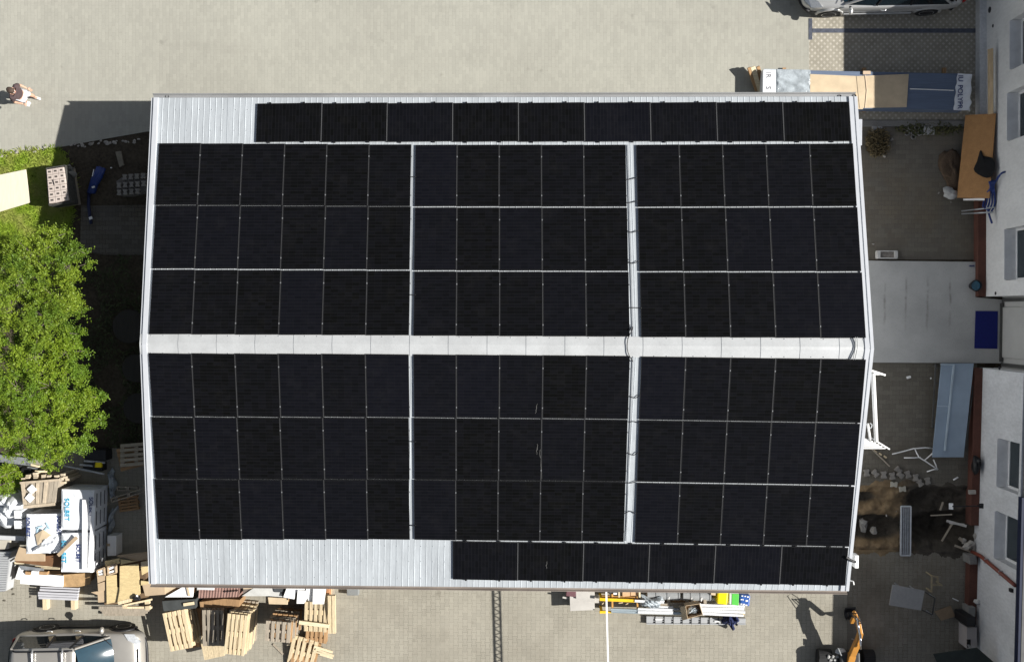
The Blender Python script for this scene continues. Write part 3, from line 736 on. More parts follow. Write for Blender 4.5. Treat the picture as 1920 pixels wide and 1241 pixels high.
# red-brown downpipe on the south wall, running from the eave into the ground by the trench
A = at(1829, 1036, .5); x_s = ext(ST, SB, A.y).x
mb = MB(); mb.tube([(x_s - .1, at(1832, 1037, .3).y, .1), (x_s - .075, at(1836, 1040, .5).y, .62), (x_s - .07, at(1915, 1094, 2.6).y, 2.78)], .055, 10)
dp = obj('downpipe', mb, DRED, off, smooth=True)
mb = MB(); 
for z in (1.0, 1.9): mb.box((x_s - .05, lerp(at(1836, 1040, .5).y, at(1915, 1094, 2.6).y, (z - .62) / 2.16), z), (.14, .14, .035))
obj('pipe_clip', mb, STEEL, dp)
mb = MB(); p = at(1913, 1107, 2.55); mb.box((ext(ST, SB, p.y).x - .04, p.y, 2.5), (.08, .1, .14)); obj('wall_light', mb, DARK, off, bevel=.01)
for (u, v, a, b_) in ((1867, 550, NT, NBt), (1874, 690, ST, SB), (1856, 19, NT, NBt), (1862, 49, NT, NBt)):
    x = ext(a, b_, at(u, v, 1).y).x; z = zof(u, v, x); p = at(u, v, z); mb = MB(); mb.tube([(x - .012, p.y, z), (x + .01, p.y, z)], .05 if v > 30 else .09, 10); obj('vent_hole', mb, DARK, off)

# ------------------------------------------------------------------ things along the building
mb = MB(); mb.prism([(p.x, p.y) for p in pz([(1829, 583), (1871, 583.5), (1870, 654), (1827, 653)], .13)], .122, .138)
one('door_mat', mb, BLUEM, 'dark blue mat on the concrete landing before the door', 'door mat', bevel=.004)
p = at(1823, 536, .12); mb = MB(); mb.lathe((p.x, p.y, .12), [(.11, 0), (.16, .26), (.175, .27), (.175, .29), (.15, .29), (.14, .2), (0.001, .2)], 20)
bk = thing('bucket', (p.x, p.y, .12), 'dark round bucket with blue water on the landing edge', 'bucket')
obj('body', mb, DARK, bk, smooth=False)
mb = MB(); mb.lathe((p.x, p.y, .12), [(.142, .215), (.142, .22), (.001, .221)], 20); obj('water', mb, M('bucket_water', (.05, .16, .24), .1, .3, 8), bk)
p = at(1822, 500, .13); mb = MB()
for k in range(3): mb.tube([p + Vector((-.07 + k * .05, .0, .012)), p + Vector((-.05 + k * .05, .04, .012)), p + Vector((-.03 + k * .05, 0, .012))], .012, 6)
one('chain', mb, BLUEH, 'scrap of blue chain near the upper right corner of the landing', 'chain')
# chipboard sheet leaning on the wall, jacket, hose, poles, sack
zt = .95
cb = [at(1810, 216, .25), at(1867, 213, 1.05), at(1855, 372, 1.05), at(1794, 371, .25)]
mb = MB(); mb.plate(cb, .025)
one('chipboard_sheet', mb, CHIP, 'orange brown chipboard sheet leaning against the upper wall', 'board', bevel=.004)
def on(q, s, t, h=0): 
    n = (q[1] - q[0]).cross(q[3] - q[0]).normalized(); n = n if n.z > 0 else -n
    return bil(q, s, t) + n * h
mb = MB(); mb.plate([at(1806, 373, .3), at(1846, 371.5, .9), at(1846, 376, .88), at(1806, 376, .28)], .01)
one('white_sheet', mb, WHITE, 'white sheet edge peeping out under the chipboard', 'board')
jk = [(1836, 281), (1842, 281), (1840, 297), (1866, 291), (1866, 320), (1861, 330), (1852, 337), (1832, 327), (1822, 318), (1833, 305)]
rj = random.Random(3)
def onplane(u, v, h):
    n = (cb[1] - cb[0]).cross(cb[3] - cb[0]).normalized(); n = n if n.z > 0 else -n
    d = ray(u, v); t = (n.dot(cb[0]) + h - n.dot(CP)) / n.dot(d); return CP + d * t
mb = MB(); cc = onplane(1848, 313, .07); ring = [onplane(u, v, .012) for u, v in jk]; mid = [onplane(lerp(u, 1848, .35), lerp(v, 312, .35), .05 + rj.uniform(-.015, .03)) for u, v in jk]
n_ = len(jk); mb.add(ring + mid + [cc], [(i, (i + 1) % n_, n_ + (i + 1) % n_, n_ + i)[::-1] for i in range(n_)] + [(n_ + i, n_ + (i + 1) % n_, 2 * n_)[::-1] for i in range(n_)])
one('jacket', mb, M('black_cloth', (.008, .008, .009), .95, .3, 9, .6), 'black jacket thrown over the leaning chipboard sheet', 'jacket', sub=1, smooth=True)
def spl(pts, n=6):
    P = [Vector(p) for p in pts]; out = []
    for i in range(len(P) - 1):
        p0, p1, p2, p3 = P[max(i - 1, 0)], P[i], P[i + 1], P[min(i + 2, len(P) - 1)]
        for k in range(n):
            t = k / n; out.append(.5 * ((2 * p1) + (p2 - p0) * t + (2 * p0 - 5 * p1 + 4 * p2 - p3) * t * t + (3 * p1 - p0 - 3 * p2 + p3) * t ** 3))
    return out + [P[-1]]
mb = MB()
for k in range(5):
    st_ = [at(1886, 322, 1.5), at(1877, 326, 1.5)] if k == 0 else []
    mb.tube(spl(st_ + [at(1869 - 3.5 * k, 337 + k, 1.25), at(1863 - 1.5 * k, 349 + k, 1.1), at(1865 - 4.5 * k, 366, 1.0 - .03 * k), at(1865 - 5 * k, 384 - 2 * k, .95 - .03 * k), at(1857 - 3.5 * k, 400 - 3 * k, .9)]), .028, 8)
mb.tube(spl([at(1852, 392, .9), at(1855, 404, .95), at(1860, 419, 1.0)]), .03, 8)
one('hose_coil', mb, BLUEH, 'bundle of dark blue hoses hanging on the upper wall', 'hose', smooth=True)
for i, (a, b_, lab) in enumerate((((1803, 396), (1864, 389), 'upper'), ((1803, 401), (1862, 398), 'lower'))):
    mb = MB(); mb.tube([at(*a, .12), at(*b_, 1.15)], .022, 8); one('steel_pole', mb, STEEL, 'grey pole leaning on wall below the chipboard, %s of two' % lab, 'pole', 'poles by the blue hoses', smooth=True)
p = at(1779, 364); mb = MB(); mb.lump((p.x, p.y, 0), (.46, .3, .28), 5, 11, .3, rz=.1)
one('sack', mb, M('grey_white_sack', (.4, .4, .39), .85, .2, 7, .6), 'whitish sack on the court ground beside the chipboard', 'sack', smooth=True)
p = at(1782, 316); mb = MB(); mb.lump((p.x, p.y, -.05), (.62, 1.15, .17), 9, 26, .2)
one('soil_heap', mb, M('brown_soil', (.095, .065, .042), .95, .4, 5, .9, fine=.55), 'low brown soil heap beside the chipboard sheet', 'soil heap', smooth=True)
a, b_ = at(1854, 95, 1.15), at(1857, 214, 1.05)
mb = MB(); mb.beam(at(1857, 92, 1.0), at(1857.5, 214, 1.0), .16, .03, up=(-.7, 0, .5))
one('wooden_plank', mb, wood('tan_plank', (.48, .36, .22)), 'long tan plank resting on edge along the upper wall', 'plank')
# box, plants, rubble in the north court
mb = MB(); q = pz([(1645, 470), (1683, 469), (1682, 485), (1647, 484)], .16); mb.prism([(p.x, p.y) for p in q], 0, .18)
wb = thing('carton_tray', tuple(((q[0] + q[2]) / 2).xy) + (0,), 'dirty white open tray on the court ground by the landing', 'tray')
mb = MB(); cx_, cy_ = ((q[0] + q[2]) / 2).xy
for dx, dy, sx, sy in ((0, .105, .6, .03), (0, -.105, .6, .03), (-.26, 0, .1, .179), (.26, 0, .1, .179)): mb.box((cx_ + dx, cy_ + dy, .1), (sx, sy, .2))
obj('rim', mb, M('dirty_white', (.5, .49, .47), .8, .15, 6), wb, bevel=.008)
mb = MB(); mb.box((cx_, cy_, .06), (.419, .179, .12)); obj('filling', mb, M('tray_fill', (.22, .2, .18), .9, .3, 12, .4), wb)
def rubble(name, items, mat, lab, cat, group, h=.1):
    for i, (u, v, s, l_) in enumerate(items):
        p = at(u, v); mb = MB(); mb.lump((p.x, p.y, -.01), (s, s * .75, h * s / .15), i + 11, 6, .2, rz=i * 1.3); one(name, mb, mat, l_, cat, group, smooth=False)
for (u, v, w_, h_, lab) in ((1645, 243, 19, 14, 'square grey slab at the court corner near the hall gable'), (1742, 244, 21, 17, 'square grey slab in the court kerb line near the building')):
    q = pz([(u - w_ / 2, v - h_ / 2), (u + w_ / 2, v - h_ / 2), (u + w_ / 2, v + h_ / 2), (u - w_ / 2, v + h_ / 2)], .04); mb = MB(); mb.prism([(p.x, p.y) for p in q], -.02, .05)
    one('paving_slab', mb, M('slab', (.36, .36, .36), .85, .1, 4, .2), lab, 'slab', 'loose slabs in the north court', bevel=.008)
for k, (u, v) in enumerate(((1706, 236.5), (1712, 247), (1718, 237), (1700, 247), (1724, 247), (1712, 254))):
    p = at(u, v + 3); mb = MB(); mb.lathe((p.x, p.y, 0), [(.085, 0), (.085, .05), (.055, .05), (.055, .0)], 8)
    one('openwork_block', mb, KERB, 'loose ring shaped paving block by the kerb, %s of the cluster' % ['upper left', 'middle', 'upper right', 'left', 'right', 'lowest'][k], 'paving block', 'ring shaped blocks by the kerb')
rw = random.Random(8)
def weeds(name, u, v, ru, rv, n, h, mat, lab, cat='weeds', seed=1):
    r = random.Random(seed); mb = MB(); c = at(u, v)
    for _ in range(n):
        a = r.uniform(0, 6.28); q = math.sqrt(r.random()); x = c.x + math.cos(a) * q * ru; y = c.y + math.sin(a) * q * rv; hh = h * r.uniform(.4, 1); b2 = r.uniform(0, 6.28); l_ = r.uniform(.04, .12)
        d = Vector((math.cos(b2), math.sin(b2), 0)); s = Vector((-d.y, d.x, 0)) * r.uniform(.008, .02); p = Vector((x, y, 0)); m_ = p + d * l_ * .5 + Vector((0, 0, hh)); e = p + d * l_ * 1.4 + Vector((0, 0, hh * .7))
        mb.add([p - s, p + s, m_ + s, m_ - s, e], [(0, 1, 2, 3), (3, 2, 4)])
    return one(name, mb, mat, lab, cat)
WEED = M('weed_leaf', (.06, .085, .025), .7, .4, 5, c2=(.11, .1, .04))
weeds('dry_plant', 1643, 268, .36, .42, 420, .25, M('dry_leaf', (.13, .1, .05), .8, .4, 6), 'scruffy brown plant beside the hall gable', 'plant', 3)
weeds('weeds', 1740, 242, 1.0, .18, 320, .1, WEED, 'row of weeds along the kerb of the court', 'weeds', 4)
p = at(1661, 283); rubble('rubble_stone', [(1664, 272, .12, 'grey rubble lump beside the brown plant'), (1672, 262, .1, 'small rubble lump above the brown plant'), (1656, 292, .14, 'rubble lump below the brown plant'), (1760, 362, .07, 'small stone left of the whitish sack'), (1783, 379, .06, 'small bright stone below the whitish sack'), (1637, 458, .07, 'small bright stone near the hall gable')], STONE, '', 'stone', 'stones in the north court')

# ------------------------------------------------------------------ south court
# loose double-T paving stones in a row
def tee(mb, c, rz, s=1.0, h=.06, tilt=0):
    prof = [(-.082, -.1), (.082, -.1), (.082, -.055), (.058, -.022), (.058, .022), (.082, .055), (.082, .1), (-.082, .1), (-.082, .055), (-.058, .022), (-.058, -.022), (-.082, -.055)]
    m = Matrix.Rotation(rz, 3, 'Z') @ Matrix.Rotation(tilt, 3, 'X'); n = len(prof)
    vs = [Vector(c) + m @ Vector((x * s, y * s, 0)) for x, y in prof] + [Vector(c) + m @ Vector((x * s, y * s, h)) for x, y in prof]
    return mb.add(vs, [tuple(range(n - 1, -1, -1)), tuple(range(n, 2 * n))] + [(i, (i + 1) % n, n + (i + 1) % n, n + i) for i in range(n)])
TS = [(1625, 886, .1, 'leftmost'), (1641, 887, .7, 'second from left'), (1657, 890, .05, 'third from left'), (1673, 892, .15, 'fourth from left'), (1688, 890, .9, 'fifth from left'), (1702, 889, .35, 'sixth from left'), (1717, 895, .1, 'seventh from left'), (1684, 881, .8, 'upper middle, touching the fifth'), (1725, 905, .6, 'right end'), (1739, 901, .25, 'far right, partly sunk')]
for u, v, rz, l_ in TS:
    p = at(u, v, .05); mb = MB(); tee(mb, (p.x, p.y, 0), rz, 1, .085, rz * .12); one('paving_stone', mb, PAVER, 'loose grey waisted paving stone above the trench, %s' % l_, 'paving stone', 'loose paving stones above the trench', bevel=.006)
for u, v, rz, l_ in ((1676, 908, 1.5, 'pale waisted paving stone at the sand edge, upper one'), (1692, 916.5, 1.65, 'pale waisted paving stone on the sand, lower one')):
    p = at(u, v, .04); mb = MB(); tee(mb, (p.x, p.y, -.02), rz, 1, .085); one('paving_stone', mb, M('pale_paver', (.4, .38, .32), .85, .15, 7), l_, 'paving stone', 'pale paving stones at the sand', bevel=.006)
# steel grating laid across the trench
g = [(1690, 949), (1708, 949), (1707, 1041), (1689, 1041)]; q = pz(g, .1); gr = thing('drain_grating', tuple(((q[0] + q[2]) / 2).xy) + (.03,), 'long steel channel grating lying across the trench', 'grating')
mb = MB(); 
for a, b_ in ((0, 1), (1, 2), (2, 3), (3, 0)): mb.beam(q[a] - Vector((0, 0, .02)), q[b_] - Vector((0, 0, .02)), .035, .06)
obj('frame', mb, M('pale_zinc', (.6, .62, .64), .45, .1, 5, metal=.4), gr)
mb = MB(); n = 46
for k in range(1, n): mb.beam(bil(q, .1, k / n) - Vector((0, 0, .025)), bil(q, .9, k / n) - Vector((0, 0, .025)), .012, .03)
for k in (.28, .5, .72): mb.beam(bil(q, k, .02) - Vector((0, 0, .015)), bil(q, k, .98) - Vector((0, 0, .015)), .02, .035)
obj('bars', mb, STEEL, gr)
# pale blue sheet on a low dark frame
sh_ = thing('sheet_stack', tuple(at(1785, 770).xy) + (0,), 'pale blue metal sheets on a low dark frame beside the plinth', 'metal sheets')
mb = MB(); mb.plate([at(1765, 681, .34), at(1826, 681, .34), at(1807, 857, .34), at(1748, 857, .34)], .03); obj('top_sheet', mb, PALEB, sh_, bevel=.004)
mb = MB(); mb.beam(at(1788.5, 683, .36), at(1771.5, 845, .36), .05, .03); mb.beam(at(1763, 683, .35), at(1789, 684, .355), .03, .02); mb.beam(at(1757, 761, .35), at(1781, 762, .355), .02, .015)
obj('seam', mb, M('seam_light', (.42, .5, .56), .4, .1, 3), sh_)
mb = MB()
mb.beam(at(1754, 682, .2), at(1748, 800, .2), .035, .05); mb.beam(at(1828, 700, .2), at(1810, 840, .2), .03, .05)
for v in (690, 718, 754, 838): mb.beam(at(1753.5 - (v - 682) * .05, v, .2), at(1822 - (v - 682) * .1, v, .2), .03, .04)
for u, v in ((1753, 686), (1749, 800), (1818, 690), (1803, 845)): p = at(u, v, .1); mb.box((p.x, p.y, .09), (.05, .05, .18))
obj('frame', mb, M('dark_steel', (.1, .1, .095), .6, .2, 5, metal=.4), sh_)
# bent white tube frame
mb = MB(); tz = .12
for pts in ([(1673, 851), (1690, 847), (1712, 841), (1735, 839), (1757, 841)], [(1758, 840), (1747, 851), (1733, 863)], [(1715, 841), (1723, 857), (1735, 864), (1748, 873), (1758, 880)], [(1695, 858), (1715, 858), (1726, 857)], [(1750, 861), (1755, 872), (1757, 880)], [(1738, 884), (1750, 880), (1759, 879)]):
    mb.tube([at(u, v, tz + .06 * math.sin(u)) for u, v in pts], .019, 6)
one('bent_tubes', mb, WHITE, 'bent thin white tube frame lying on the court paving', 'tubes', smooth=True)
mb = MB(); mb.beam(at(1634, 841, .1), at(1668, 874, .03), .035, .03); one('wooden_batten', mb, WOODG, 'thin weathered batten on the court paving by the steel frame', 'batten')
for i, (u, v, l_) in enumerate(((1641, 846, 'upper'), (1650, 851, 'middle'), (1659, 856, 'lower'))):
    p = at(u, v); mb = MB(); mb.box((p.x, p.y, .03), (.09, .05, .04), -.6); one('wood_offcut', mb, WOODB, 'pale wood offcut beside the thin batten, %s of three' % l_, 'offcut', 'offcuts beside the batten')
p = at(1703, 707); mb = MB(); mb.box((p.x, p.y, .035), (.12, .07, .07), .3); one('white_scrap', mb, WHITE, 'small white block on the court paving below the landing', 'scrap', bevel=.008)
p = at(1745, 709); mb = MB(); mb.box((p.x, p.y, .015), (.04, .04, .03), .5); one('white_scrap', mb, WHITE, 'tiny white chip beside the pale blue sheets', 'scrap')
mb = MB(); p = at(1791, 898); mb.tube([p + Vector((-.07, -.02, .03)), p + Vector((0, .03, .05)), p + Vector((.07, .06, .03))], .025, 6); one('white_scrap', mb, WHITE, 'small white pipe bend near the plinth above the trench', 'scrap')
# white steel bracket frame on the hall gable
fr_ = thing('bracket_frame', tuple(at(1642, 770, 1.2).xy) + (0,), 'white steel bracket frame fixed to the right gable below the ridge', 'steel frame')
mb = MB(); zA = 2.2; mb.tube([at(1637, 700, zA), at(1643, 828, 1.6)], .06, 10); mb.tube([at(1627, 795, zA), at(1632, 826, 1.5)], .035, 8); obj('pole', mb, WHITE, fr_, smooth=True)
mb = MB(); mb.beam(at(1630, 696, zA), at(1637, 695, zA), .05, .05); mb.beam(at(1635, 695, zA), at(1659, 703, 1.7), .05, .05); mb.beam(at(1632, 701, zA - .1), at(1656, 702, 1.68), .03, .03); obj('bracket', mb, WHITE, fr_)
mb = MB()
for k in range(6): mb.beam(at(1618, 822 + k * 3.6, 1.55), at(1630 + k * 6, 824 + k * 3.2, 1.5), .035, .03)
mb.beam(at(1632, 820, 1.5), at(1668, 842, 1.5), .04, .04); mb.beam(at(1618, 821, 1.55), at(1614, 842, 1.55), .04, .04); obj('step_grate', mb, WHITE, fr_)
mb = MB(); mb.tube([at(1631, 793, 1.0), at(1635, 796, 1.0), at(1634, 801, 1.0), at(1630, 803, 1.0)], .02, 6); obj('hook', mb, STEEL, fr_)
# clutter at the broken plinth
mb = MB(); p = at(1832, 874, .8); mb.lump((p.x + .12, p.y, .3), (.2, .6, .3), 21, 9, .25); one('black_bag', mb, M('black_sack', (.008, .008, .009), .5, .3, 8, .6), 'black rubbish bag against the red plinth above the trench', 'bag', smooth=True)
p = at(1827, 922, .3); mb = MB(); mb.box((p.x - .08, p.y, .32), (.2, .12, .1), .05); one('stone_block', mb, STONE, 'grey block on the red plinth ledge above the trench', 'block', bevel=.01)
po = thing('spade', tuple(at(1783, 949).xy) + (0,), 'thin pole reaching from the trench spade to the plinth', 'spade')
mb = MB(); mb.tube([at(1785, 949, .2), at(1838, 948, .55)], .018, 6); obj('handle', mb, DARK, po)
mb = MB(); mb.plate([at(1779, 943, .1), at(1787, 943, .2), at(1787, 955, .2), at(1779, 954, .1)], .02); obj('blade', mb, STEEL, po)
mb = MB(); p = at(1840, 948, .55); mb.box(p, (.12, .14, .06)); mb.box(p + Vector((-.05, 0, 0)), (.04, .05, .1)); obj('grip', mb, DARK, po)
for i, (a, b_, w_, l_) in enumerate((((1745, 966), (1785, 964), .035, 'pale pipe along the upper trench bank'), ((1763, 956), (1768, 941), .05, 'short pale stick standing in the dark soil'), ((1775, 976), (1812, 986), .07, 'pale broken board at the trench end'), ((1780, 980), (1808, 983), .05, 'narrow pale broken board beside the trench end'), ((1785, 982), (1766, 1014), .05, 'dark plank slanting into the deep trench'), ((1798, 1008), (1830, 1034), .09, 'grey board at the broken plinth'), ((1790, 1022), (1836, 1040), .06, 'narrow grey board in front of the broken plinth'))):
    mb = MB(); mb.beam(at(*a, .04), at(*b_, .1), w_, .03); one('broken_board', mb, WOODG if i not in (2, 3) else M('pale_board', (.5, .48, .45), .8, .15, 5), l_, 'board', 'broken boards at the trench')
for i, (u, v, s, l_) in enumerate(((1815, 1020, .34, 'largest rubble chunk at the broken plinth'), (1824, 1027, .26, 'second rubble chunk at the broken plinth'), (1806, 1013, .18, 'rubble chunk nearest the deep trench'), (1832, 1005, .3, 'rubble chunk inside the wall gap'), (1828, 1045, .16, 'small rubble chunk below the wall gap'), (1620, 985, .35, 'pale rubble chunk in the left hollow under the hall'), (1640, 996, .26, 'rubble chunk in the left hollow'), (1680, 958, .05, 'tiny stone on the sand'), (1662, 966, .06, 'tiny stone low on the sand'))):
    p = at(u, v); mb = MB(); mb.lump((p.x, p.y, -.2 if 1600 < u < 1650 else -.02), (s, s * .8, s * .7), i + 31, 6, .25, rz=i); one('rubble_chunk', mb, STONE if i != 5 else KERB, l_, 'rubble', 'rubble at the trench')
mb = MB(); p = at(1825, 1050, .5); mb.box((p.x, p.y, .25), (.22, .25, .5), .05); one('stone_block', mb, KERB, 'grey post stump below the broken plinth', 'block', bevel=.015)
mb = MB(); p = at(1832, 1128, .4); mb.lump((p.x + .02, p.y, .3), (.2, .2, .22), 41, 7, .2); one('white_sack', mb, M('dull_white_sack', (.5, .5, .49), .8, .2, 6, .5), 'upright off white sack against the lower red plinth', 'sack', smooth=True)
mb = MB(); p = at(1828, 1147, .5); mb.box((p.x - .08, p.y, .25), (.2, .28, .5)); one('grey_box', mb, M('box_grey', (.22, .22, .21), .7, .1, 4), 'grey box against the lower red plinth', 'box', bevel=.012)
mb = MB(); q = pz([(1813, 1157), (1830, 1157), (1830, 1175), (1813, 1175)], .9); mb.prism([(p.x, p.y) for p in q], 0, .9); one('black_bin', mb, DARK, 'black waste bin by the lower wall', 'bin', bevel=.03)
bx = thing('wall_block', tuple(at(1821, 1195).xy) + (0,), 'pale grey masonry block with dark opening by the lower wall', 'masonry block')
mb = MB(); q = pz([(1813, 1176), (1832, 1176), (1832, 1216), (1813, 1216)], .6); mb.prism([(p.x, p.y) for p in q], 0, .6); obj('body', mb, M('pinkish_render', (.42, .39, .38), .9, .1, 3, .2), bx, bevel=.01)
mb = MB(); q = pz([(1813, 1198), (1820, 1198), (1820, 1213), (1813, 1213)], .6); mb.prism([(p.x, p.y) for p in q], .55, .604); obj('opening', mb, DARK, bx)
# table with a tubular frame, stool, cardboard, dark canopy
tb = thing('work_table', tuple(at(1705, 1118).xy) + (0,), 'light grey table top on trestle legs in the shaded court', 'table')
mb = MB(); mb.prism([(p.x, p.y) for p in pz([(1673.5, 1095.5), (1734, 1107), (1727, 1144), (1667, 1134)], .72)], .69, .72); obj('table_top', mb, M('grey_laminate', (.31, .305, .295), .6, .08, 2, fine=.1), tb, bevel=.006)
for u, v in ((1693, 1104), (1722, 1110), (1716, 1132), (1690, 1127)): 
    p = at(u, v, .69); mb = MB(); mb.tube([(p.x, p.y, .69), (p.x, p.y, 0)], .022, 8); obj('leg', mb, STEEL, tb)
fo = thing('folding_trestle', tuple(at(1743, 1130).xy) + (0,), 'dark folding trestle frame beside the grey table top', 'trestle')
mb = MB(); 
for a, b_ in (((1735, 1110), (1753, 1121)), ((1753, 1121), (1748, 1152)), ((1748, 1152), (1729, 1143))): mb.beam(at(*a, .5), at(*b_, .45), .03, .03)
obj('frame', mb, M('dark_tube', (.07, .07, .07), .5, .1, 4, metal=.5), fo)
mb = MB(); 
for u, v in ((1753, 1121), (1748, 1152)): p = at(u, v, .45); mb.beam((p.x, p.y, .45), (p.x, p.y, 0), .03, .03)
obj('leg', mb, STEEL, fo)
st_ = thing('wooden_chair', tuple(at(1757, 1093).xy) + (0,), 'light wooden chair frame standing in the shaded court', 'chair')
mb = MB()
for a, b_ in (((1747, 1078), (1747, 1110)), ((1747, 1096), (1767, 1097)), ((1758, 1080), (1759, 1096)), ((1747, 1079), (1757, 1081)), ((1757, 1081), (1759, 1088))): mb.beam(at(*a, .45), at(*b_, .45), .04, .04)
obj('frame', mb, M('dusty_wood', (.3, .25, .16), .8, .2, 6), st_)
mb = MB()
for u, v in ((1747, 1079), (1747, 1109), (1766, 1097)): p = at(u, v, .43); mb.beam((p.x, p.y, .43), (p.x, p.y, 0), .035, .035)
obj('leg', mb, M('dusty_wood', (.3, .25, .16), .8, .2, 6), st_)
mb = MB(); mb.plate([at(1752, 1146, .05), at(1783, 1135, .05), at(1791, 1155, .04), at(1765, 1163, .03)], .02); one('cardboard_sheet', mb, M('dull_card', (.3, .22, .14), .9, .15, 4), 'dull brown cardboard sheet on the shaded paving', 'cardboard')
mb = MB(); mb.beam(at(1786, 1121, .03), at(1797, 1126, .03), .03, .03); one('white_scrap', mb, WHITE, 'white stick on paving near the lower plinth', 'scrap')
cn = thing('tarpaulin', tuple(at(1800, 1230).xy) + (0,), 'dark green tarpaulin roof at the lower right wall corner', 'tarpaulin')
mb = MB(); zc = 1.5; mb.plate([at(1750, 1226, zc), at(1832, 1214, zc + .3), at(1920, 1290, zc + .3), at(1790, 1320, zc)], .03); obj('cover', mb, M('dark_green_tarp', (.02, .026, .022), .7, .25, 5, .3), cn)
for u, v in ((1840, 1228), (1830, 1300)): p = at(u, v, zc); mb = MB(); mb.beam((p.x, p.y, zc - .03), (p.x, p.y, 0), .05, .05); obj('post', mb, STEEL, cn)
# ================================================================== insulation bundle by the hall corner
zb = .5
bd = thing('board_bundle', tuple(at(1640, 172, .2).xy) + (.08,), 'long bundle of blue insulation boards wrapped in film and cardboard', 'board bundle')
U = lambda u: 130.5 + (u - 1430) * .021      # upper edge of the bundle
Lw = lambda u: 201 + (u - 1430) * .016       # lower edge
def seg(u0, u1, z1, z0=.09, du=0, dv0=0, dv1=0): 
    q = pz([(u0 + du, U(u0) + dv0), (u1, U(u1) + dv0), (u1, Lw(u1) + dv1), (u0, Lw(u0) + dv1)], z1); m_ = MB(); m_.prism([(p.x, p.y) for p in q], z0, z1); return m_
obj('boards', seg(1458, 1806, zb), BLUES, bd, bevel=.012)
wq = pz([(1457, U(1457) - 1), (1519.5, U(1519) - 1), (1519.5, Lw(1519) + 1), (1457, Lw(1457) + 1)], zb + .012); m_ = MB(); m_.grid(lambda s, t: (bil(wq, s, 1 - t).x, bil(wq, s, 1 - t).y, zb + .014 + (.022 * abs(math.sin(7 * s + 5 * t * t + 2 * math.sin(9 * t))) + .01 * math.sin(23 * t + 11 * s)) * (min(t, 1 - t, s * 2, 2 - 2 * s) > .02)), 30, 30)
obj('wrap', m_, GFILM, bd, smooth=True); obj('wrap', seg(1432, 1519, zb + .001, .09, 0, -1, 1), GFILM, bd)
m_ = MB()
for k in range(5): u = 1520 + k * 2; 
m_.prism([(p.x, p.y) for p in pz([(1519, U(1519) + 7), (1612, U(1612) + 9), (1618, Lw(1618) + 1), (1519, Lw(1519) + 1)], zb + .02)], zb + .001, zb + .02)
m_.prism([(p.x, p.y) for p in pz([(1606, U(1606) + 9), (1704, U(1704) + 3), (1700, Lw(1700) - 4), (1612, Lw(1612) - 1)], zb + .03)], zb + .0205, zb + .03)
cb_ = obj('cardboard', m_, CARDL, bd)
m_ = MB(); m_.tube([at(1622, 141, zb + .035), at(1625, 170, zb + .035), at(1622, 203, zb + .035)], .012, 5); m_.box(at(1625, 137, zb + .03), (.22, .1, .05)); obj('tape', m_, M('tan_tape', (.5, .38, .27), .5, .1, 4), bd)
m_ = MB(); m_.tube([at(1706, 167, zb + .006), at(1740, 168, zb + .006), at(1788, 170, zb + .006)], .014, 5); obj('seam', m_, WHITE, bd)
m_ = seg(1429, 1455, zb + .02, .09, 1, 0, 0); wl = obj('end_wrap', m_, FILM, bd, bevel=.03)
rb = random.Random(2); m_ = MB()
q = pz([(1795, 138), (1824, 140), (1822, 208), (1788, 207)], zb + .02)
def wrapf(s, t): 
    p = bil(q, s, t); ed = .02 * math.sin(t * 19) * (s > .9); 
    return (p.x + ed + .012 * math.sin(t * 23 + 2), p.y, zb + .02 + .012 * math.sin(s * 9 + t * 14) + .008 * math.sin(t * 31 + s * 3) - (.18 if s > .97 else 0))
m_.grid(wrapf, 14, 26); wr = obj('end_wrap', m_, FILM, bd, smooth=True)
text('lettering', 'POLYPR', .2, at(1800, 182, zb + .055), (0, -1, 0), (1, 0, 0), NAVINK, bd)
text('lettering', 'IU', .2, at(1801, 147.5, zb + .055), (0, -1, 0), (1, 0, 0), NAVINK, bd)
text('lettering', 'IR', .2, at(1441, 141, zb + .026), (0, -1, 0), (1, 0, 0), M('grey_ink', (.2, .2, .22), .6, .05, 3), bd)
text('lettering', 'S', .2, at(1441, 165, zb + .026), (0, -1, 0), (1, 0, 0), M('grey_ink', (.2, .2, .22), .6, .05, 3), bd)
m_ = MB(); 
for u in (1470, 1620, 1770): p, q2 = at(u, 131, .045), at(u, 207, .045); m_.beam((p.x, p.y + .05, .045), (q2.x, q2.y - .05, .045), .1, .088)
obj('bearer', m_, WOODBR, bd)
for i, (a, b_, w_, lab) in enumerate((((1404, 127), (1419, 171), .1, 'dark timber leaning at the left end of the wrapped bundle'), ((1411, 126), (1425, 172), .14, 'light timber leaning at the left end of the wrapped bundle'), ((1421, 125), (1430, 160), .1, 'brown timber at the left end of the wrapped bundle'))):
    m_ = MB(); m_.beam(at(*a, .32), at(*b_, .1), w_, .07); one('timber', m_, (WOODBR, WOODP, WOODBR)[i], lab, 'timber', 'timbers at the end of the bundle', bevel=.005)
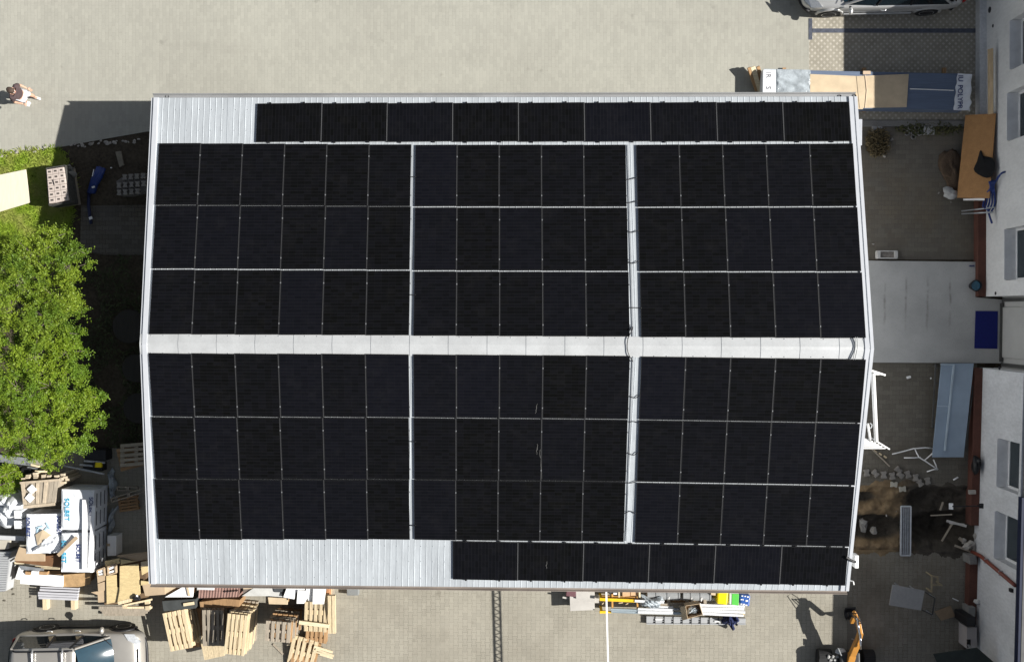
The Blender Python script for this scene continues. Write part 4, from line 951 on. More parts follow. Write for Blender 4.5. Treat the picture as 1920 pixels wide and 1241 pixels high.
# ================================================================== cars
PAINT = M('silver_car_paint', (.56, .56, .55), .3, .03, 3, metal=.45, spec=.5)
PAINTD = M('champagne_car_paint', (.44, .42, .385), .28, .04, 3, metal=.5, spec=.5)
CGLASS = M('car_glass', (.012, .02, .026), .04, .1, 2, spec=.9)
WSHLD = M('windscreen_glass', (.012, .038, .058), .05, .25, 2, spec=.9)  # blue sky reflection put into the base colour
LAMP = M('headlamp_clear', (.62, .64, .66), .12, .15, 20, metal=.5)
def car(name, label, L, W, Hh, paint, loc, heading, suv, group=None):
    t = thing(name, (0, 0, 0), label, 'car', group); t.location = loc; t.rotation_euler = (0, 0, heading)
    hw = W / 2; zbelt = .98 if suv else .9; hood = .98 if suv else .84
    if suv: stn = [(-.5, .72, .38, .74), (-.492, .88, .3, .9), (-.47, .97, .26, 1.0), (-.3, 1, .24, zbelt + .03), (0, 1, .24, zbelt), (.22, .995, .24, zbelt - .01), (.30, .985, .25, hood), (.40, .96, .26, .93), (.455, .91, .28, .85), (.488, .8, .32, .72), (.5, .62, .38, .6)]
    else: stn = [(-.5, .66, .38, .7), (-.49, .84, .32, .86), (-.46, .95, .24, .92), (-.3, 1, .2, zbelt + .02), (0, 1, .19, zbelt), (.2, .995, .19, zbelt - .02), (.27, .98, .2, hood), (.38, .95, .2, .78), (.445, .88, .22, .7), (.485, .74, .26, .6), (.5, .5, .32, .5)]
    rings = []
    for fx, fw, zb_, zt in stn:
        w_ = hw * fw; x = fx * L; zm = lerp(zb_, zt, .55)
        half = [(0, zb_), (w_ * .8, zb_), (w_ * .965, zb_ + .1), (w_, zm), (w_ * .975, zt - .1), (w_ * .93, zt - .03), (w_ * .8, zt + .005), (w_ * .4, zt + .03)]
        ring = half + [(0, zt + .035)] + [(-y, z) for y, z in reversed(half[1:])]
        rings.append([Vector((x, y, z)) for y, z in ring])
    mb = MB(); mb.loft(rings); body = obj('body', mb, paint, t, smooth=True, sub=2)
    # greenhouse
    zr = Hh
    lowx = (-.478 if suv else -.44, .275 if suv else .25); upx = (-.44 if suv else -.3, .065 if suv else .03)
    lw, uw = hw * .9, hw * (.74 if suv else .68)
    def lo(x, s): return Vector((x * L, s * lw * (1 - .06 * max(0, x / lowx[1]) ** 2), zbelt - .015))
    def hi(x, s): return Vector((x * L, s * uw * (1 - .05 * max(0, x / upx[1]) ** 2 - .03 * max(0, x / upx[0]) ** 2), zr - .06))
    def roofz(x, y): k = (x - sum(upx) / 2) / (upx[1] - upx[0]) * 2; return zr - .05 * k * k - .05 * (y / uw) ** 2
    mb = MB(); nx, ny = 12, 8
    def rf(s, tt): 
        x = lerp(upx[0], upx[1], s); y = lerp(-uw, uw, tt) * (1 - .05 * max(0, x / upx[1]) ** 2 - .03 * max(0, x / upx[0]) ** 2); return (x * L, y, roofz(x, lerp(-uw, uw, tt)))
    mb.grid(rf, nx, ny); vs = list(mb.v); mb2 = MB(); mb2.v = vs + [(x, y, z - .05) for x, y, z in vs]; n = len(vs)
    mb2.f = list(mb.f) + [tuple(n + i for i in reversed(f)) for f in mb.f]
    bd_ = [i for i in range(nx + 1)] + [(j + 1) * (nx + 1) - 1 for j in range(1, ny + 1)] + [ny * (nx + 1) + i for i in range(nx - 1, -1, -1)] + [j * (nx + 1) for j in range(ny - 1, 0, -1)]
    mb2.f += [(bd_[k], bd_[k - 1], n + bd_[k - 1], n + bd_[k]) for k in range(len(bd_))]; mb2.m = [0] * len(mb2.f)
    rfo = obj('roof', mb2, paint, t, smooth=False); [setattr(p, 'use_smooth', True) for p in rfo.data.polygons]
    def curved(pts_lo, pts_hi, nn, bow):       # glass sheet bowed outwards
        mb = MB()
        def f(s, tt): 
            a = lerp(pts_lo[0], pts_lo[1], s); b_ = lerp(pts_hi[0], pts_hi[1], s); p = lerp(a, b_, tt); return tuple(p + bow * (4 * s * (1 - s)) * (1 - .2 * tt) + Vector((0, 0, .02 * math.sin(math.pi * tt))))
        mb.grid(f, nn, 5); return mb
    ws = obj('windscreen', curved((lo(lowx[1], -1) + Vector((0, .05, .01)), lo(lowx[1], 1) + Vector((0, -.05, .01))), (hi(upx[1], -1) + Vector((.0, .05, .0)), hi(upx[1], 1) + Vector((0, -.05, .0))), 10, Vector((.13, 0, 0))), WSHLD, t, smooth=True)
    obj('rear_window', curved((lo(lowx[0], 1) + Vector((0, -.06, .01)), lo(lowx[0], -1) + Vector((0, .06, .01))), (hi(upx[0], 1), hi(upx[0], -1)), 10, Vector((-.05, 0, 0))), CGLASS, t, smooth=True)
    for s in (-1, 1):
        cuts = [(lowx[1] - .01, upx[1]), ((.06, .03) if suv else (.05, .015)), (-.16, -.15), (lowx[0] + .03, upx[0] + .02)]
        for i in range(3):
            (l1, u1), (l0, u0) = cuts[i], cuts[i + 1]; g_ = .008
            if i == 0: l0 += .008; u0 = min(u0, u1 - .004)
            q = [lo(l0 + g_, s), lo(l1 - g_, s), hi(u1 - g_ * .5, s), hi(u0 + g_, s)]
            mb = MB(); o_ = Vector((0, s * .012, 0)); mb.plate([p + o_ for p in q], .012); obj('side_window', mb, CGLASS, t)
        for (l_, u_) in cuts:
            mb = MB(); mb.beam(lo(l_, s) + Vector((0, s * .004, 0)), hi(u_, s) + Vector((0, s * .0, .0)), .055, .05, up=(0, s, .4)); obj('pillar', mb, paint if l_ in (cuts[0][0], cuts[3][0]) else DARK, t)
    mb = MB(); i_ = [lo(lowx[0] + .02, -.93), lo(lowx[1] - .03, -.93), lo(lowx[1] - .03, .93), lo(lowx[0] + .02, .93)]; mb.prism([(p.x, p.y) for p in i_], zbelt - .3, zbelt + .01); obj('cabin', mb, DARK, t)
    # wheels
    for fx in (.31, -.3):
        for s in (-1, 1):
            r = .345 if suv else .325; c = Vector((fx * L, s * (hw - .1), r)); 
            def disc(prof, mat, par, nm):
                mb = MB(); rings = [[c + Vector((rr * math.cos(2 * math.pi * k / 24), s * yy, rr * math.sin(2 * math.pi * k / 24))) for k in range(24)] for rr, yy in prof]; mb.loft(rings); return obj(nm, mb, mat, par)
            ty = disc([(r * .66, .105), (r * .97, .1), (r, .06), (r, -.1), (r * .6, -.11)], RUB, t, 'tyre')
            mb = MB(); a0 = c + Vector((0, s * .088, 0)); mb.lathe((0, 0, 0), [(.001, 0)], 3); mb = MB()
            for k in range(5):
                an = k * 2 * math.pi / 5; mb.beam(a0, a0 + Vector((math.cos(an) * r * .62, 0, math.sin(an) * r * .62)), .055, .03, up=(0, 1, 0))
            ring = [a0 + Vector((math.cos(2 * math.pi * k / 24) * r * .63, 0, math.sin(2 * math.pi * k / 24) * r * .63)) for k in range(25)]; mb.tube(ring, .02, 6); obj('rim', mb, ALU, ty)
            mb = MB(); cc = c + Vector((0, s * .055, 0)); ar = [cc + Vector((math.cos(math.pi * k / 14) * (r + .05), 0, math.sin(math.pi * k / 14) * (r + .05))) for k in range(15)]; mb.tube(ar, .05, 6); obj('wheel_arch', mb, DARK if suv else paint, t, smooth=True)
    # lamps, mirrors, handles, trims
    for s in (-1, 1):
        mb = MB(); zl = .74 if suv else .62
        P_ = [Vector((.487 * L, s * hw * .6, zl)), Vector((.44 * L, s * hw * .88, zl + .03)), Vector((.375 * L, s * hw * .93, zl + .15)), Vector((.405 * L, s * hw * .72, zl + .165)), Vector((.465 * L, s * hw * .55, zl + .1))]
        mb.add(P_, [(0, 1, 2, 3, 4)]); mb.add([p + Vector((0, 0, -.05)) for p in P_], [(4, 3, 2, 1, 0)]); mb.f += [(i, (i + 1) % 5, 5 + (i + 1) % 5, 5 + i)[::-1] for i in range(5)]; mb.m = [0] * len(mb.f)
        o_ = obj('headlight', mb, LAMP, t)
        for v in o_.data.vertices: v.co.z += .05
        mb = MB(); mb.box((-.487 * L, s * hw * .72, .86), (.05, .22, .3 if suv else .16)); obj('tail_light', mb, M('tail_lamp', (.35, .02, .02), .25, .1, 4), t, bevel=.015)
        mb = MB(); c = Vector((.215 * L, s * (hw + .09), zbelt + .06)); mb.lump((c.x, c.y, c.z - .07), (.13, .24, .16), 3, 7, .04); mr = obj('mirror', mb, paint, t, smooth=True)
        mb = MB(); mb.beam((c.x, s * (hw - .06), c.z - .03), (c.x, s * (hw + .02), c.z), .06, .04); obj('mirror_arm', mb, DARK, mr)
        for fx in (.0, -.22): mb = MB(); mb.tube([(fx * L - .09, s * (hw + .005), zbelt - .13), (fx * L - .05, s * (hw + .035), zbelt - .13), (fx * L + .05, s * (hw + .035), zbelt - .13), (fx * L + .09, s * (hw + .005), zbelt - .13)], .014, 6); obj('door_handle', mb, ALU, t, smooth=True)
        mb = MB(); mb.beam((-.2 * L, s * (hw * 1.002), .34), (.22 * L, s * (hw * 1.002), .34), .03, .1); obj('sill_trim', mb, DARK if suv else ALU, t)
        if suv:
            mb = MB(); y = s * uw * .86; mb.tube([(upx[0] * L + .12, y, roofz(upx[0] + .03, y) + .0), (upx[0] * L + .22, y, roofz(-.38, y) + .05), (0, y, roofz(0, y) + .055), (upx[1] * L - .2, y, roofz(upx[1] - .05, y) + .05), (upx[1] * L - .08, y, roofz(upx[1] - .02, y))], .022, 8); obj('roof_rail', mb, DARK, t, smooth=True)
    for sgn, fx in ((1, .5), (-1, -.5)):
        mb = MB(); ys = [hw * k / 6 for k in range(-6, 7)]
        pts = [(sgn * (abs(fx) * L + .012 - (abs(y) / hw) ** 4 * .3), y * .93, .5 if suv else .42) for y in ys]; mb.tube(pts, .055, 6); obj('bumper_strip', mb, DARK, t, smooth=True)
    mb = MB(); mb.beam((.462 * L, -.36, .83 if suv else .7), (.462 * L, .36, .83 if suv else .7), .06, .05); obj('grille', mb, DARK, t)
    mb = MB()
    for s in (-.1, .55): mb.tube([(lowx[1] * L + .1 - abs(s) * .1, s * hw, zbelt + .015), (lowx[1] * L - .12, (s + .5) * hw * .8, zbelt + .16)], .01, 5)
    obj('wiper', mb, DARK, t)
    if suv:
        for fx in (-.02, -.25):
            mb = MB(); y = uw * .97; z = zr + .05; mb.tube([(fx * L, -y, z - .05), (fx * L, -y * .8, z + .01), (fx * L, 0, z + .02), (fx * L, y * .8, z + .01), (fx * L, y, z - .05)], .026, 8); obj('crossbar', mb, ALU, t, smooth=True)
    return t
p0, p1 = at(22, 1235, .6), at(276, 1235, .6)
car('parked_car', 'champagne silver car with roof bars parked beside the pallets', p1.x - p0.x - .28, 1.8, 1.66, PAINTD, ((p0.x + p1.x) / 2 + .08, at(140, 1173, .3).y - .9, 0), RAD(1.5), True)
p0, p1 = at(1499, 5, .5), at(1801, 5, .5)
car('parked_car', 'silver saloon car standing on the openwork paving by the building', p1.x - p0.x, 1.83, 1.45, PAINT, ((p0.x + p1.x) / 2, at(1640, 27, .3).y + .915, 0), RAD(181), False)
# ================================================================== person
def skinned(name, nodes, edges, radii, mat, par, off, sub=2):
    me = bpy.data.meshes.new(name); me.from_pydata([Vector(n) for n in nodes], edges, []); me.materials.append(mat)
    o = bpy.data.objects.new(name, me); COL.objects.link(o); o.parent = par
    m = o.modifiers.new('skin', 'SKIN'); m.use_smooth_shade = True
    d = me.skin_vertices[0].data if me.skin_vertices else None
    for i, r in enumerate(radii): d[i].radius = (r if isinstance(r, tuple) else (r, r))
    d[0].use_root = True
    s = o.modifiers.new('sub', 'SUBSURF'); s.levels = sub; s.render_levels = sub
    ORG[o.name] = Vector((0, 0, 0)); return o
ft = at(66, 190)
per = thing('person', (0, 0, 0), 'person in brown shirt and white shorts walking across the yard', 'person'); per.location = (ft.x, ft.y, 0); per.rotation_euler = (0, 0, RAD(-108)); per.scale = (.96,) * 3
# local frame: faces +Y, X to the right
J = dict(pel=(0, 0, .93), wst=(0, .01, 1.08), chest=(0, .05, 1.3), neck=(0, .07, 1.47), nk2=(0, .09, 1.55), head=(0, .11, 1.64), crown=(0, .1, 1.75),
         shL=(-.19, .05, 1.42), elL=(-.27, .0, 1.15), wrL=(-.25, .16, .97), shR=(.19, .05, 1.42), elR=(.28, .02, 1.16), wrR=(.24, .26, 1.08),
         hpL=(-.1, 0, .88), knL=(-.12, .14, .5), anL=(-.11, -.02, .1), toL=(-.11, .14, .04), hpR=(.1, 0, .88), knR=(.11, -.02, .49), anR=(.12, -.26, .14), toR=(.12, -.13, .03))
K = list(J); ix = {k: i for i, k in enumerate(K)}
E_ = [('pel', 'wst'), ('wst', 'chest'), ('chest', 'neck'), ('neck', 'nk2'), ('nk2', 'head'), ('head', 'crown'), ('chest', 'shL'), ('shL', 'elL'), ('elL', 'wrL'), ('chest', 'shR'), ('shR', 'elR'), ('elR', 'wrR'), ('pel', 'hpL'), ('hpL', 'knL'), ('knL', 'anL'), ('anL', 'toL'), ('pel', 'hpR'), ('hpR', 'knR'), ('knR', 'anR'), ('anR', 'toR')]
rad = dict(pel=(.15, .11), wst=(.13, .1), chest=(.15, .11), neck=.06, nk2=.055, head=(.085, .1), crown=(.06, .07), shL=.06, elL=.042, wrL=.03, shR=.06, elR=.042, wrR=.03, hpL=.085, knL=.058, anL=.04, toL=.035, hpR=.085, knR=.058, anR=.04, toR=.035)
body = skinned('body', [J[k] for k in K], [(ix[a], ix[b_]) for a, b_ in E_], [rad[k] for k in K], SKIN, per, 0)
def hand(side, w_, d):
    w_ = Vector(w_); d = Vector(d).normalized(); s = d.cross(Vector((0, 0, 1))).normalized() * side; dn = Vector((0, 0, -1))
    nodes = [w_, w_ + d * .045, w_ + d * .085]; edges = [(0, 1), (1, 2)]; rr = [.026, (.038, .017), (.036, .014)]
    for k, (o_, l_) in enumerate(((-.027, .062), (-.009, .074), (.009, .07), (.027, .054))):
        b_ = len(nodes); nodes += [w_ + d * .09 + s * o_, w_ + d * (.09 + l_ * .5) + s * o_ * 1.1 + dn * .01, w_ + d * (.09 + l_ * .8) + s * o_ * 1.1 + dn * (.04 + .004 * k)]
        edges += [(2, b_), (b_, b_ + 1), (b_ + 1, b_ + 2)]; rr += [.0095, .009, .0075]
    b_ = len(nodes); nodes += [w_ + d * .035 - s * .04, w_ + d * .075 - s * .055 + dn * .02]; edges += [(1, b_), (b_, b_ + 1)]; rr += [.011, .009]
    return skinned('hand', nodes, edges, rr, SKIN, per, 0, 1)
hand(1, J['wrL'], Vector(J['wrL']) - Vector(J['elL'])); hand(-1, J['wrR'], Vector(J['wrR']) - Vector(J['elR']))
skinned('shirt', [(0, .0, .98), (0, .015, 1.1), (0, .05, 1.3), (0, .065, 1.44), (-.19, .05, 1.425), (-.245, .02, 1.24), (.19, .05, 1.425), (.25, .03, 1.25)], [(0, 1), (1, 2), (2, 3), (2, 4), (4, 5), (2, 6), (6, 7)], [(.185, .14), (.165, .13), (.18, .14), (.085, .08), .09, .078, .09, .078], SHIRT, per, 0)
skinned('shorts', [(0, 0, .96), (-.1, .0, .86), (-.118, .1, .6), (.1, 0, .86), (.112, -.01, .6)], [(0, 1), (1, 2), (0, 3), (3, 4)], [(.165, .13), .115, .095, .115, .095], SHORT, per, 0)
for n_, a, b_ in (('shoe', J['anL'], J['toL']), ('shoe', J['anR'], J['toR'])):
    a = Vector(a); b_ = Vector(b_); skinned(n_, [a + Vector((0, -.03, -.02)), (a + b_) / 2 + Vector((0, 0, -.015)), b_ + Vector((0, .04, 0))], [(0, 1), (1, 2)], [.05, .05, .042], WHITE, per, 0, 1)
mb = MB(); mb.lump((0, .09, 1.64), (.205, .235, .16), 6, 9, .05); o_ = obj('hair', mb, HAIR, per, smooth=True)
mb = MB(); 
for s in (-1, 1): mb.lump((s * .035, .2, 1.665), (.03, .02, .018), 2, 6, 0)
obj('eyes', mb, WHITE, per)
mb = MB(); mb.lump((0, .205, 1.62), (.035, .045, .05), 2, 6, 0); obj('nose', mb, SKIN, per, smooth=True)
mb = MB(); mb.lump((0, .198, 1.585), (.055, .02, .018), 2, 6, 0); obj('mouth', mb, M('lip', (.35, .14, .12), .5, .05, 5), per)
mb = MB(); 
for s in (-1, 1): mb.lump((s * .098, .1, 1.61), (.025, .045, .07), 2, 6, 0)
obj('ears', mb, SKIN, per, smooth=True)
ph = Matrix.Rotation(RAD(-108), 3, 'Z') @ (Vector((.225, .36, 1.07)) * .96); mb = MB(); mb.box((ft.x + ph.x, ft.y + ph.y, ph.z - .02), (.08, .15, .012), RAD(-108)); one('phone', mb, WHITE, 'small white phone held in the hand of the walking person', 'phone', bevel=.004)
# ================================================================== mini excavator
ex_ = thing('mini_excavator', tuple(at(1590, 1240).xy) + (0,), 'orange mini excavator with its arm folded over a dark bucket', 'excavator')
def pl(pts): return [at(u, v, z) for u, v, z in pts]
mb = MB(); P_ = pl([(1590, 1252, .42), (1597, 1228, .62), (1607, 1205, .82), (1613, 1186, .96)]); 
for i in range(3): mb.beam(P_[i], P_[i + 1] + (P_[i + 1] - P_[i]).normalized() * .03, [.2, .17, .14][i], [.2, .19, .17][i])
bm_ = obj('boom', mb, ORNG, ex_, bevel=.012)
mb = MB(); P2 = pl([(1613, 1187, .96), (1609, 1168, .95), (1604, 1151, .86)]); mb.beam(P2[0], P2[1], .12, .18); mb.beam(P2[1], P2[2], .11, .14); obj('dipper_arm', mb, ORNG, ex_, bevel=.01)
mb = MB(); mb.beam(pl([(1604, 1150, .85)])[0], pl([(1597, 1166, .5)])[0], .1, .1); mb.beam(pl([(1601, 1152, .9)])[0], pl([(1606, 1149, .9)])[0], .18, .12); obj('linkage', mb, ORNG, ex_, bevel=.008)
mb = MB(); a, b_, c = pl([(1612, 1190, 1.08), (1609, 1170, 1.06), (1606, 1155, .97)]); mb.tube([a, b_, c], [.04, .035, .022], 10); a, b_ = pl([(1614, 1216, .98), (1613, 1188, 1.06)]); mb.tube([a, b_], .035, 10); obj('hydraulic_cylinder', mb, CHROME, ex_, smooth=True)
mb = MB(); 
for k, dx in enumerate((0, 5, -7)):
    mb.tube(pl([(1598 + dx, 1156, .75), (1596 + dx, 1148, .95), (1603 + dx, 1150, 1.05), (1612 + dx * .5, 1166, 1.0), (1613, 1188, .95)]), .012, 6)
mb.tube(pl([(1604, 1152, .9), (1607, 1143, 1.15), (1610, 1150, 1.25), (1610, 1170, 1.1)]), .01, 6)
obj('hydraulic_hose', mb, DARK, ex_, smooth=True)
mb = MB(); bk_ = [(1589, 1158, .42), (1606, 1156, .42)]
prof = [(0, .0), (.08, -.18), (.03, -.33), (-.14, -.4), (-.3, -.3), (-.27, -.27), (-.13, -.34), (0, -.28), (.04, -.17), (-.03, .0)]
c0, c1 = at(1590, 1160, .45), at(1610, 1158, .45); dirv = (c1 - c0).normalized(); fw = Vector((0, 1, 0))
rings = [[c + fw * (-y_ * .9 - .02) + Vector((0, 0, z_)) for y_, z_ in prof] for c in (c0, c1)]
mb.loft(rings); obj('bucket', mb, M('bucket_steel', (.03, .03, .032), .5, .3, 6, metal=.5), ex_)
mb = MB(); mb.prism([(p.x, p.y) for p in pz([(1575, 1222), (1612, 1222), (1614, 1300), (1572, 1300)], .5)], .25, .55); obj('body', mb, M('dark_grey_body', (.03, .032, .034), .5, .2, 5), ex_, bevel=.05)
mb = MB(); p = at(1577, 1217, .5); mb.lump((p.x, p.y - .06, .42), (.3, .22, .1), 4, 6, .1); mb.beam(at(1571, 1214, .55), at(1577, 1228, .6), .02, .16); obj('guard', mb, M('light_guard', (.45, .46, .46), .4, .1, 4), ex_)
for u0, u1 in ((1534, 1560), (1618, 1640)):
    mb = MB(); x0, x1 = at(u0, 1235, .3).x, at(u1, 1235, .3).x; yt = at(1546, 1221, .35).y
    ring = []
    for k in range(24):
        a = 2 * math.pi * k / 24; ring.append((math.cos(a) * .2 + (.5 if math.cos(a) > 0 else -.5), math.sin(a) * .2))
    mb.loft([[Vector((x, yt - .7 + py, .21 + pz_)) for py, pz_ in ring] for x in (x0, x1)]); 
    for k in range(24):
        py, pz_ = ring[k]; mb.box(((x0 + x1) / 2, yt - .7 + py * 1.02, .21 + pz_ * 1.03), ((x1 - x0) * .96, .05, .03), rot=Matrix.Rotation(math.atan2(pz_, py - (.5 if py > 0 else -.5)) + math.pi / 2, 3, 'X'))
    obj('track', mb, RUB, ex_)
mb = MB(); 
for k in range(5): mb.lump(tuple(at(1553 + k * 4, 1230 + (k % 2) * 6, .4)), (.1, .1, .06), k, 5, .2)
obj('valve_block', mb, M('valve_grey', (.35, .35, .34), .5, .2, 6), ex_)
mb = MB(); a = at(1536, 1200); 
for i, (u, v, l_) in enumerate(((1597, 1197, 'upper'), (1601, 1201, 'lower'))):
    mb = MB(); p = at(u, v, .75); mb.beam(p, p + Vector((.07, -.03, 0)), .03, .02); obj('clip', mb, STEEL, ex_)
# ================================================================== pallets
def pallet_meshes(mat):
    rp_ = random.Random(5); out = []
    mb = MB()
    for x, w_ in ((-.345, .11), (-.175, .1), (0, .11), (.175, .1), (.345, .11)): mb.box((x + rp_.uniform(-.006, .006), rp_.uniform(-.008, .008), .133), (w_, 1.2, .022), rp_.uniform(-.006, .006))
    for y in (-.5275, 0, .5275): mb.box((0, y, .1112), (.8, .145, .0218))
    out.append(('top_deck', mesh('top_deck', mb, mat)))
    mb = MB()
    for y in (-.5275, 0, .5275):
        for x in (-.3275, 0, .3275): mb.box((x, y, .061), (.1 if x else .145, .14, .0778))
    for x in (-.3275, 0, .3275): mb.box((x, 0, .0111), (.1 if x else .145, 1.2, .0218))
    out.append(('base', mesh('base', mb, mat)))
    return out
PM = {k: pallet_meshes(m) for k, m in (('bright', WOODB), ('grey', WOODG), ('brown', WOODBR))}
def pallet(kind, loc, rz, label, sx=1, sy=1, tilt=(0, 0), group='wooden pallets around the hall'):
    r = bpy.data.objects.new('pallet', None); COL.objects.link(r); r.location = loc; r.rotation_euler = (tilt[0], tilt[1], rz); r.scale = (sx, sy, 1); r.empty_display_size = .2
    tag(r, label, 'pallet', group)
    for n_, me in PM[kind]: child(n_, me, r)
    return r
rq = random.Random(12)
def stack(u, v, n, rz, kinds, desc, sx=1, sy=1, drift=(0, 0), z0=0, jit=.02):
    top = at(u, v, z0 + n * .145); res = []
    for i in range(n):
        k = n - 1 - i; x = top.x + drift[0] * k + (rq.uniform(-jit, jit) if k else 0); y = top.y + drift[1] * k + (rq.uniform(-jit, jit) if k else 0)
        pos = 'topmost' if i == n - 1 else ORD[i] + (' from ground' if i else ' one')
        kd = kinds if isinstance(kinds, str) else kinds[i % len(kinds)]
        res.append(pallet(kd, (x, y, z0 + i * .145), rz + (RAD(rq.uniform(-2, 2)) if k else 0), desc % pos, sx, sy))
    return res
stack(332.5, 1181.5, 5, RAD(12), 'bright', '%s pallet in the skewed bright stack nearest the parked car', .84, .98, (.03, .012))
pallet('brown', tuple(at(357, 1178, .15).xy) + (0,), RAD(8), 'brown pallet peeping out right of the skewed bright stack')
stack(399.5, 1177, 6, RAD(1), 'grey', '%s pallet in the weathered grey stack between two bright stacks', .8, .9)
mb = MB(); q = [at(375, 1199, .7), at(420, 1201, .7), at(420, 1229, .55), at(383, 1237, .5)]
for k in range(4): mb.plate([bil(q, k / 4 + .005, -.2), bil(q, (k + 1) / 4 - .005, -.2), bil(q, (k + 1) / 4 - .005, 1), bil(q, k / 4 + .005, 1)], .022)
for t_ in (.1, .9): mb.beam(bil(q, 0, t_) - Vector((0, 0, .06)), bil(q, 1, t_) - Vector((0, 0, .06)), .09, .07)
one('closed_boards', mb, WOODB, 'pale closed board panel sticking out below the grey pallet stack', 'board panel')
stack(442, 1189.5, 9, RAD(-5.5), ('grey', 'bright', 'bright'), '%s pallet in the tallest bright stack, right of the grey one', .74, 1.0, (.006, .004), jit=.035)
stack(521, 1184, 10, RAD(-4), ('grey', 'grey', 'brown'), '%s small pallet in the square weathered stack in the middle', .92, .5, (.012, .006), jit=.03)
stack(592, 1148, 7, RAD(-2), ('bright', 'grey'), '%s pallet in the stack under the white foam sheets', .84, .95, (.004, .0), jit=.03)
stack(594, 1170, 2, RAD(-3), 'brown', '%s pallet in the low brown pair below the foam sheet stack', .8, .95)
mb = MB(); a, b_ = at(622, 1115, 1.1), at(623, 1186, .95); 
for k in (-.06, .06): mb.beam(a + Vector((k, 0, 0)), b_ + Vector((k, 0, 0)), .1, .1)
one('timber_beam', mb, WOODB, 'bright double timber along the right side of the pallet stack', 'timber')
mb = MB(); mb.beam(at(561, 1166, 1.12), at(617, 1173, 1.12), .11, .06); one('plank', mb, WOODP, 'pale greenish plank laid across the pallet stack', 'plank')
pallet('bright', tuple(at(567, 1224, .2).xy) + (.05,), RAD(-15), 'tilted pallet lying in front of the pile at the picture edge', 1, .9, (RAD(12), 0))
pallet('brown', tuple(at(572, 1230, .05).xy) + (0,), RAD(-17), 'brown pallet under the tilted pallet at the picture edge', .95, .9)
for i, (a, b_, w_, l_) in enumerate((((589, 1211), (624, 1222), .07, 'uppermost'), ((592, 1216), (626, 1229), .06, 'second'), ((588, 1220), (622, 1230), .05, 'third'), ((600, 1226), (624, 1233), .05, 'lowest'), ((541, 1206), (598, 1224), .09, 'long'))):
    mb = MB(); mb.beam(at(*a, .3 - .04 * i), at(*b_, .28 - .04 * i), w_, .04); one('batten', mb, WOODP, 'pale batten beside the tilted pallet, %s one' % l_, 'batten', 'battens beside the tilted pallet')
mb = MB(); mb.beam(at(512, 1207, .02), at(531, 1226, .02), .05, .03); one('batten', mb, WOODG, 'grey batten on the paving left of the tilted pallet', 'batten')
# pallets and timber in the shade of the left gable
pallet('grey', tuple(at(256, 853, .6).xy) + (.5,), RAD(95), 'upper pallet leaning in the shade against the left gable', .85, .8, (RAD(0), RAD(12)))
pallet('brown', tuple(at(252, 856, .4).xy) + (.3,), RAD(105), 'lower brown pallet in the shade against the left gable', .85, .8, (0, RAD(5)))
pallet('brown', tuple(at(241, 944, .12).xy) + (.0,), RAD(98), 'reddish pallet lying on shaded paving beside the left gable', .55, .5)
for a, b_, z, l_ in (((221, 912), (258, 912), .3, 'small grey wooden frame by the left gable'), ((210, 934), (272, 914), .35, 'long grey wooden frame slanting under the left gable')):
    A, B_ = at(*a, z), at(*b_, z); mb = MB(); off_ = Vector((0, -.11, 0))
    mb.beam(A, B_, .03, .1); mb.beam(A + off_, B_ + off_, .03, .1)
    for k in (0, .52, 1): mb.beam(A.lerp(B_, k), A.lerp(B_, k) + off_, .09 if k == .52 else .05, .08)
    one('wooden_skid', mb, WOODG, l_, 'wooden skid', 'wooden skids by the left gable')

# ================================================================== stuff under the lower eave, left half
def pr(name, pts, z1, z0, mat, lab, cat, group=None, bevel=.006):
    mb = MB(); mb.prism([(p.x, p.y) for p in pz(pts, z1)], z0, z1); return one(name, mb, mat, lab, cat, group, bevel=bevel)
def pl4(name, pts, th, mat, lab, cat, group=None, bevel=.003):
    mb = MB(); mb.plate([at(*p) for p in pts], th); return one(name, mb, mat, lab, cat, group, bevel=bevel)
pr('cardboard_sheet', [(266, 1094), (308, 1090), (310, 1114), (272, 1117)], 1.02, .98, CARD, 'brown cardboard sheet under the lower left roof corner', 'cardboard')
pr('cardboard_sheet', [(308, 1090), (362, 1090), (330, 1101), (310, 1113)], .97, .94, CARDL, 'lighter cardboard sheet right of the brown one under the eave', 'cardboard')
pr('crate_stack', [(278, 1088), (362, 1088), (362, 1112), (280, 1114)], .93, 0, WOODBR, 'brown wooden crate carrying cardboard under the lower left roof corner', 'crate')
pl4('foam_board', [(309, 1119, 1.04), (344, 1099, 1.04), (363, 1100, 1.04), (361, 1119, 1.04)], .06, FOAM, 'white foam board with one tapered end under the eave', 'foam board')
mb = MB(); mb.beam(at(351, 1100, 1.075), at(355, 1117, 1.075), .06, .02); one('wooden_lath', mb, CARDL, 'lath lying across the tapered white foam board', 'lath')
pr('foam_board', [(370, 1092), (402, 1092), (401, 1106), (369, 1105)], 1.06, 1.0, M('grey_foam', (.55, .56, .57), .8, .06, 5), 'greyish foam board on the brown roof tiles', 'foam board')
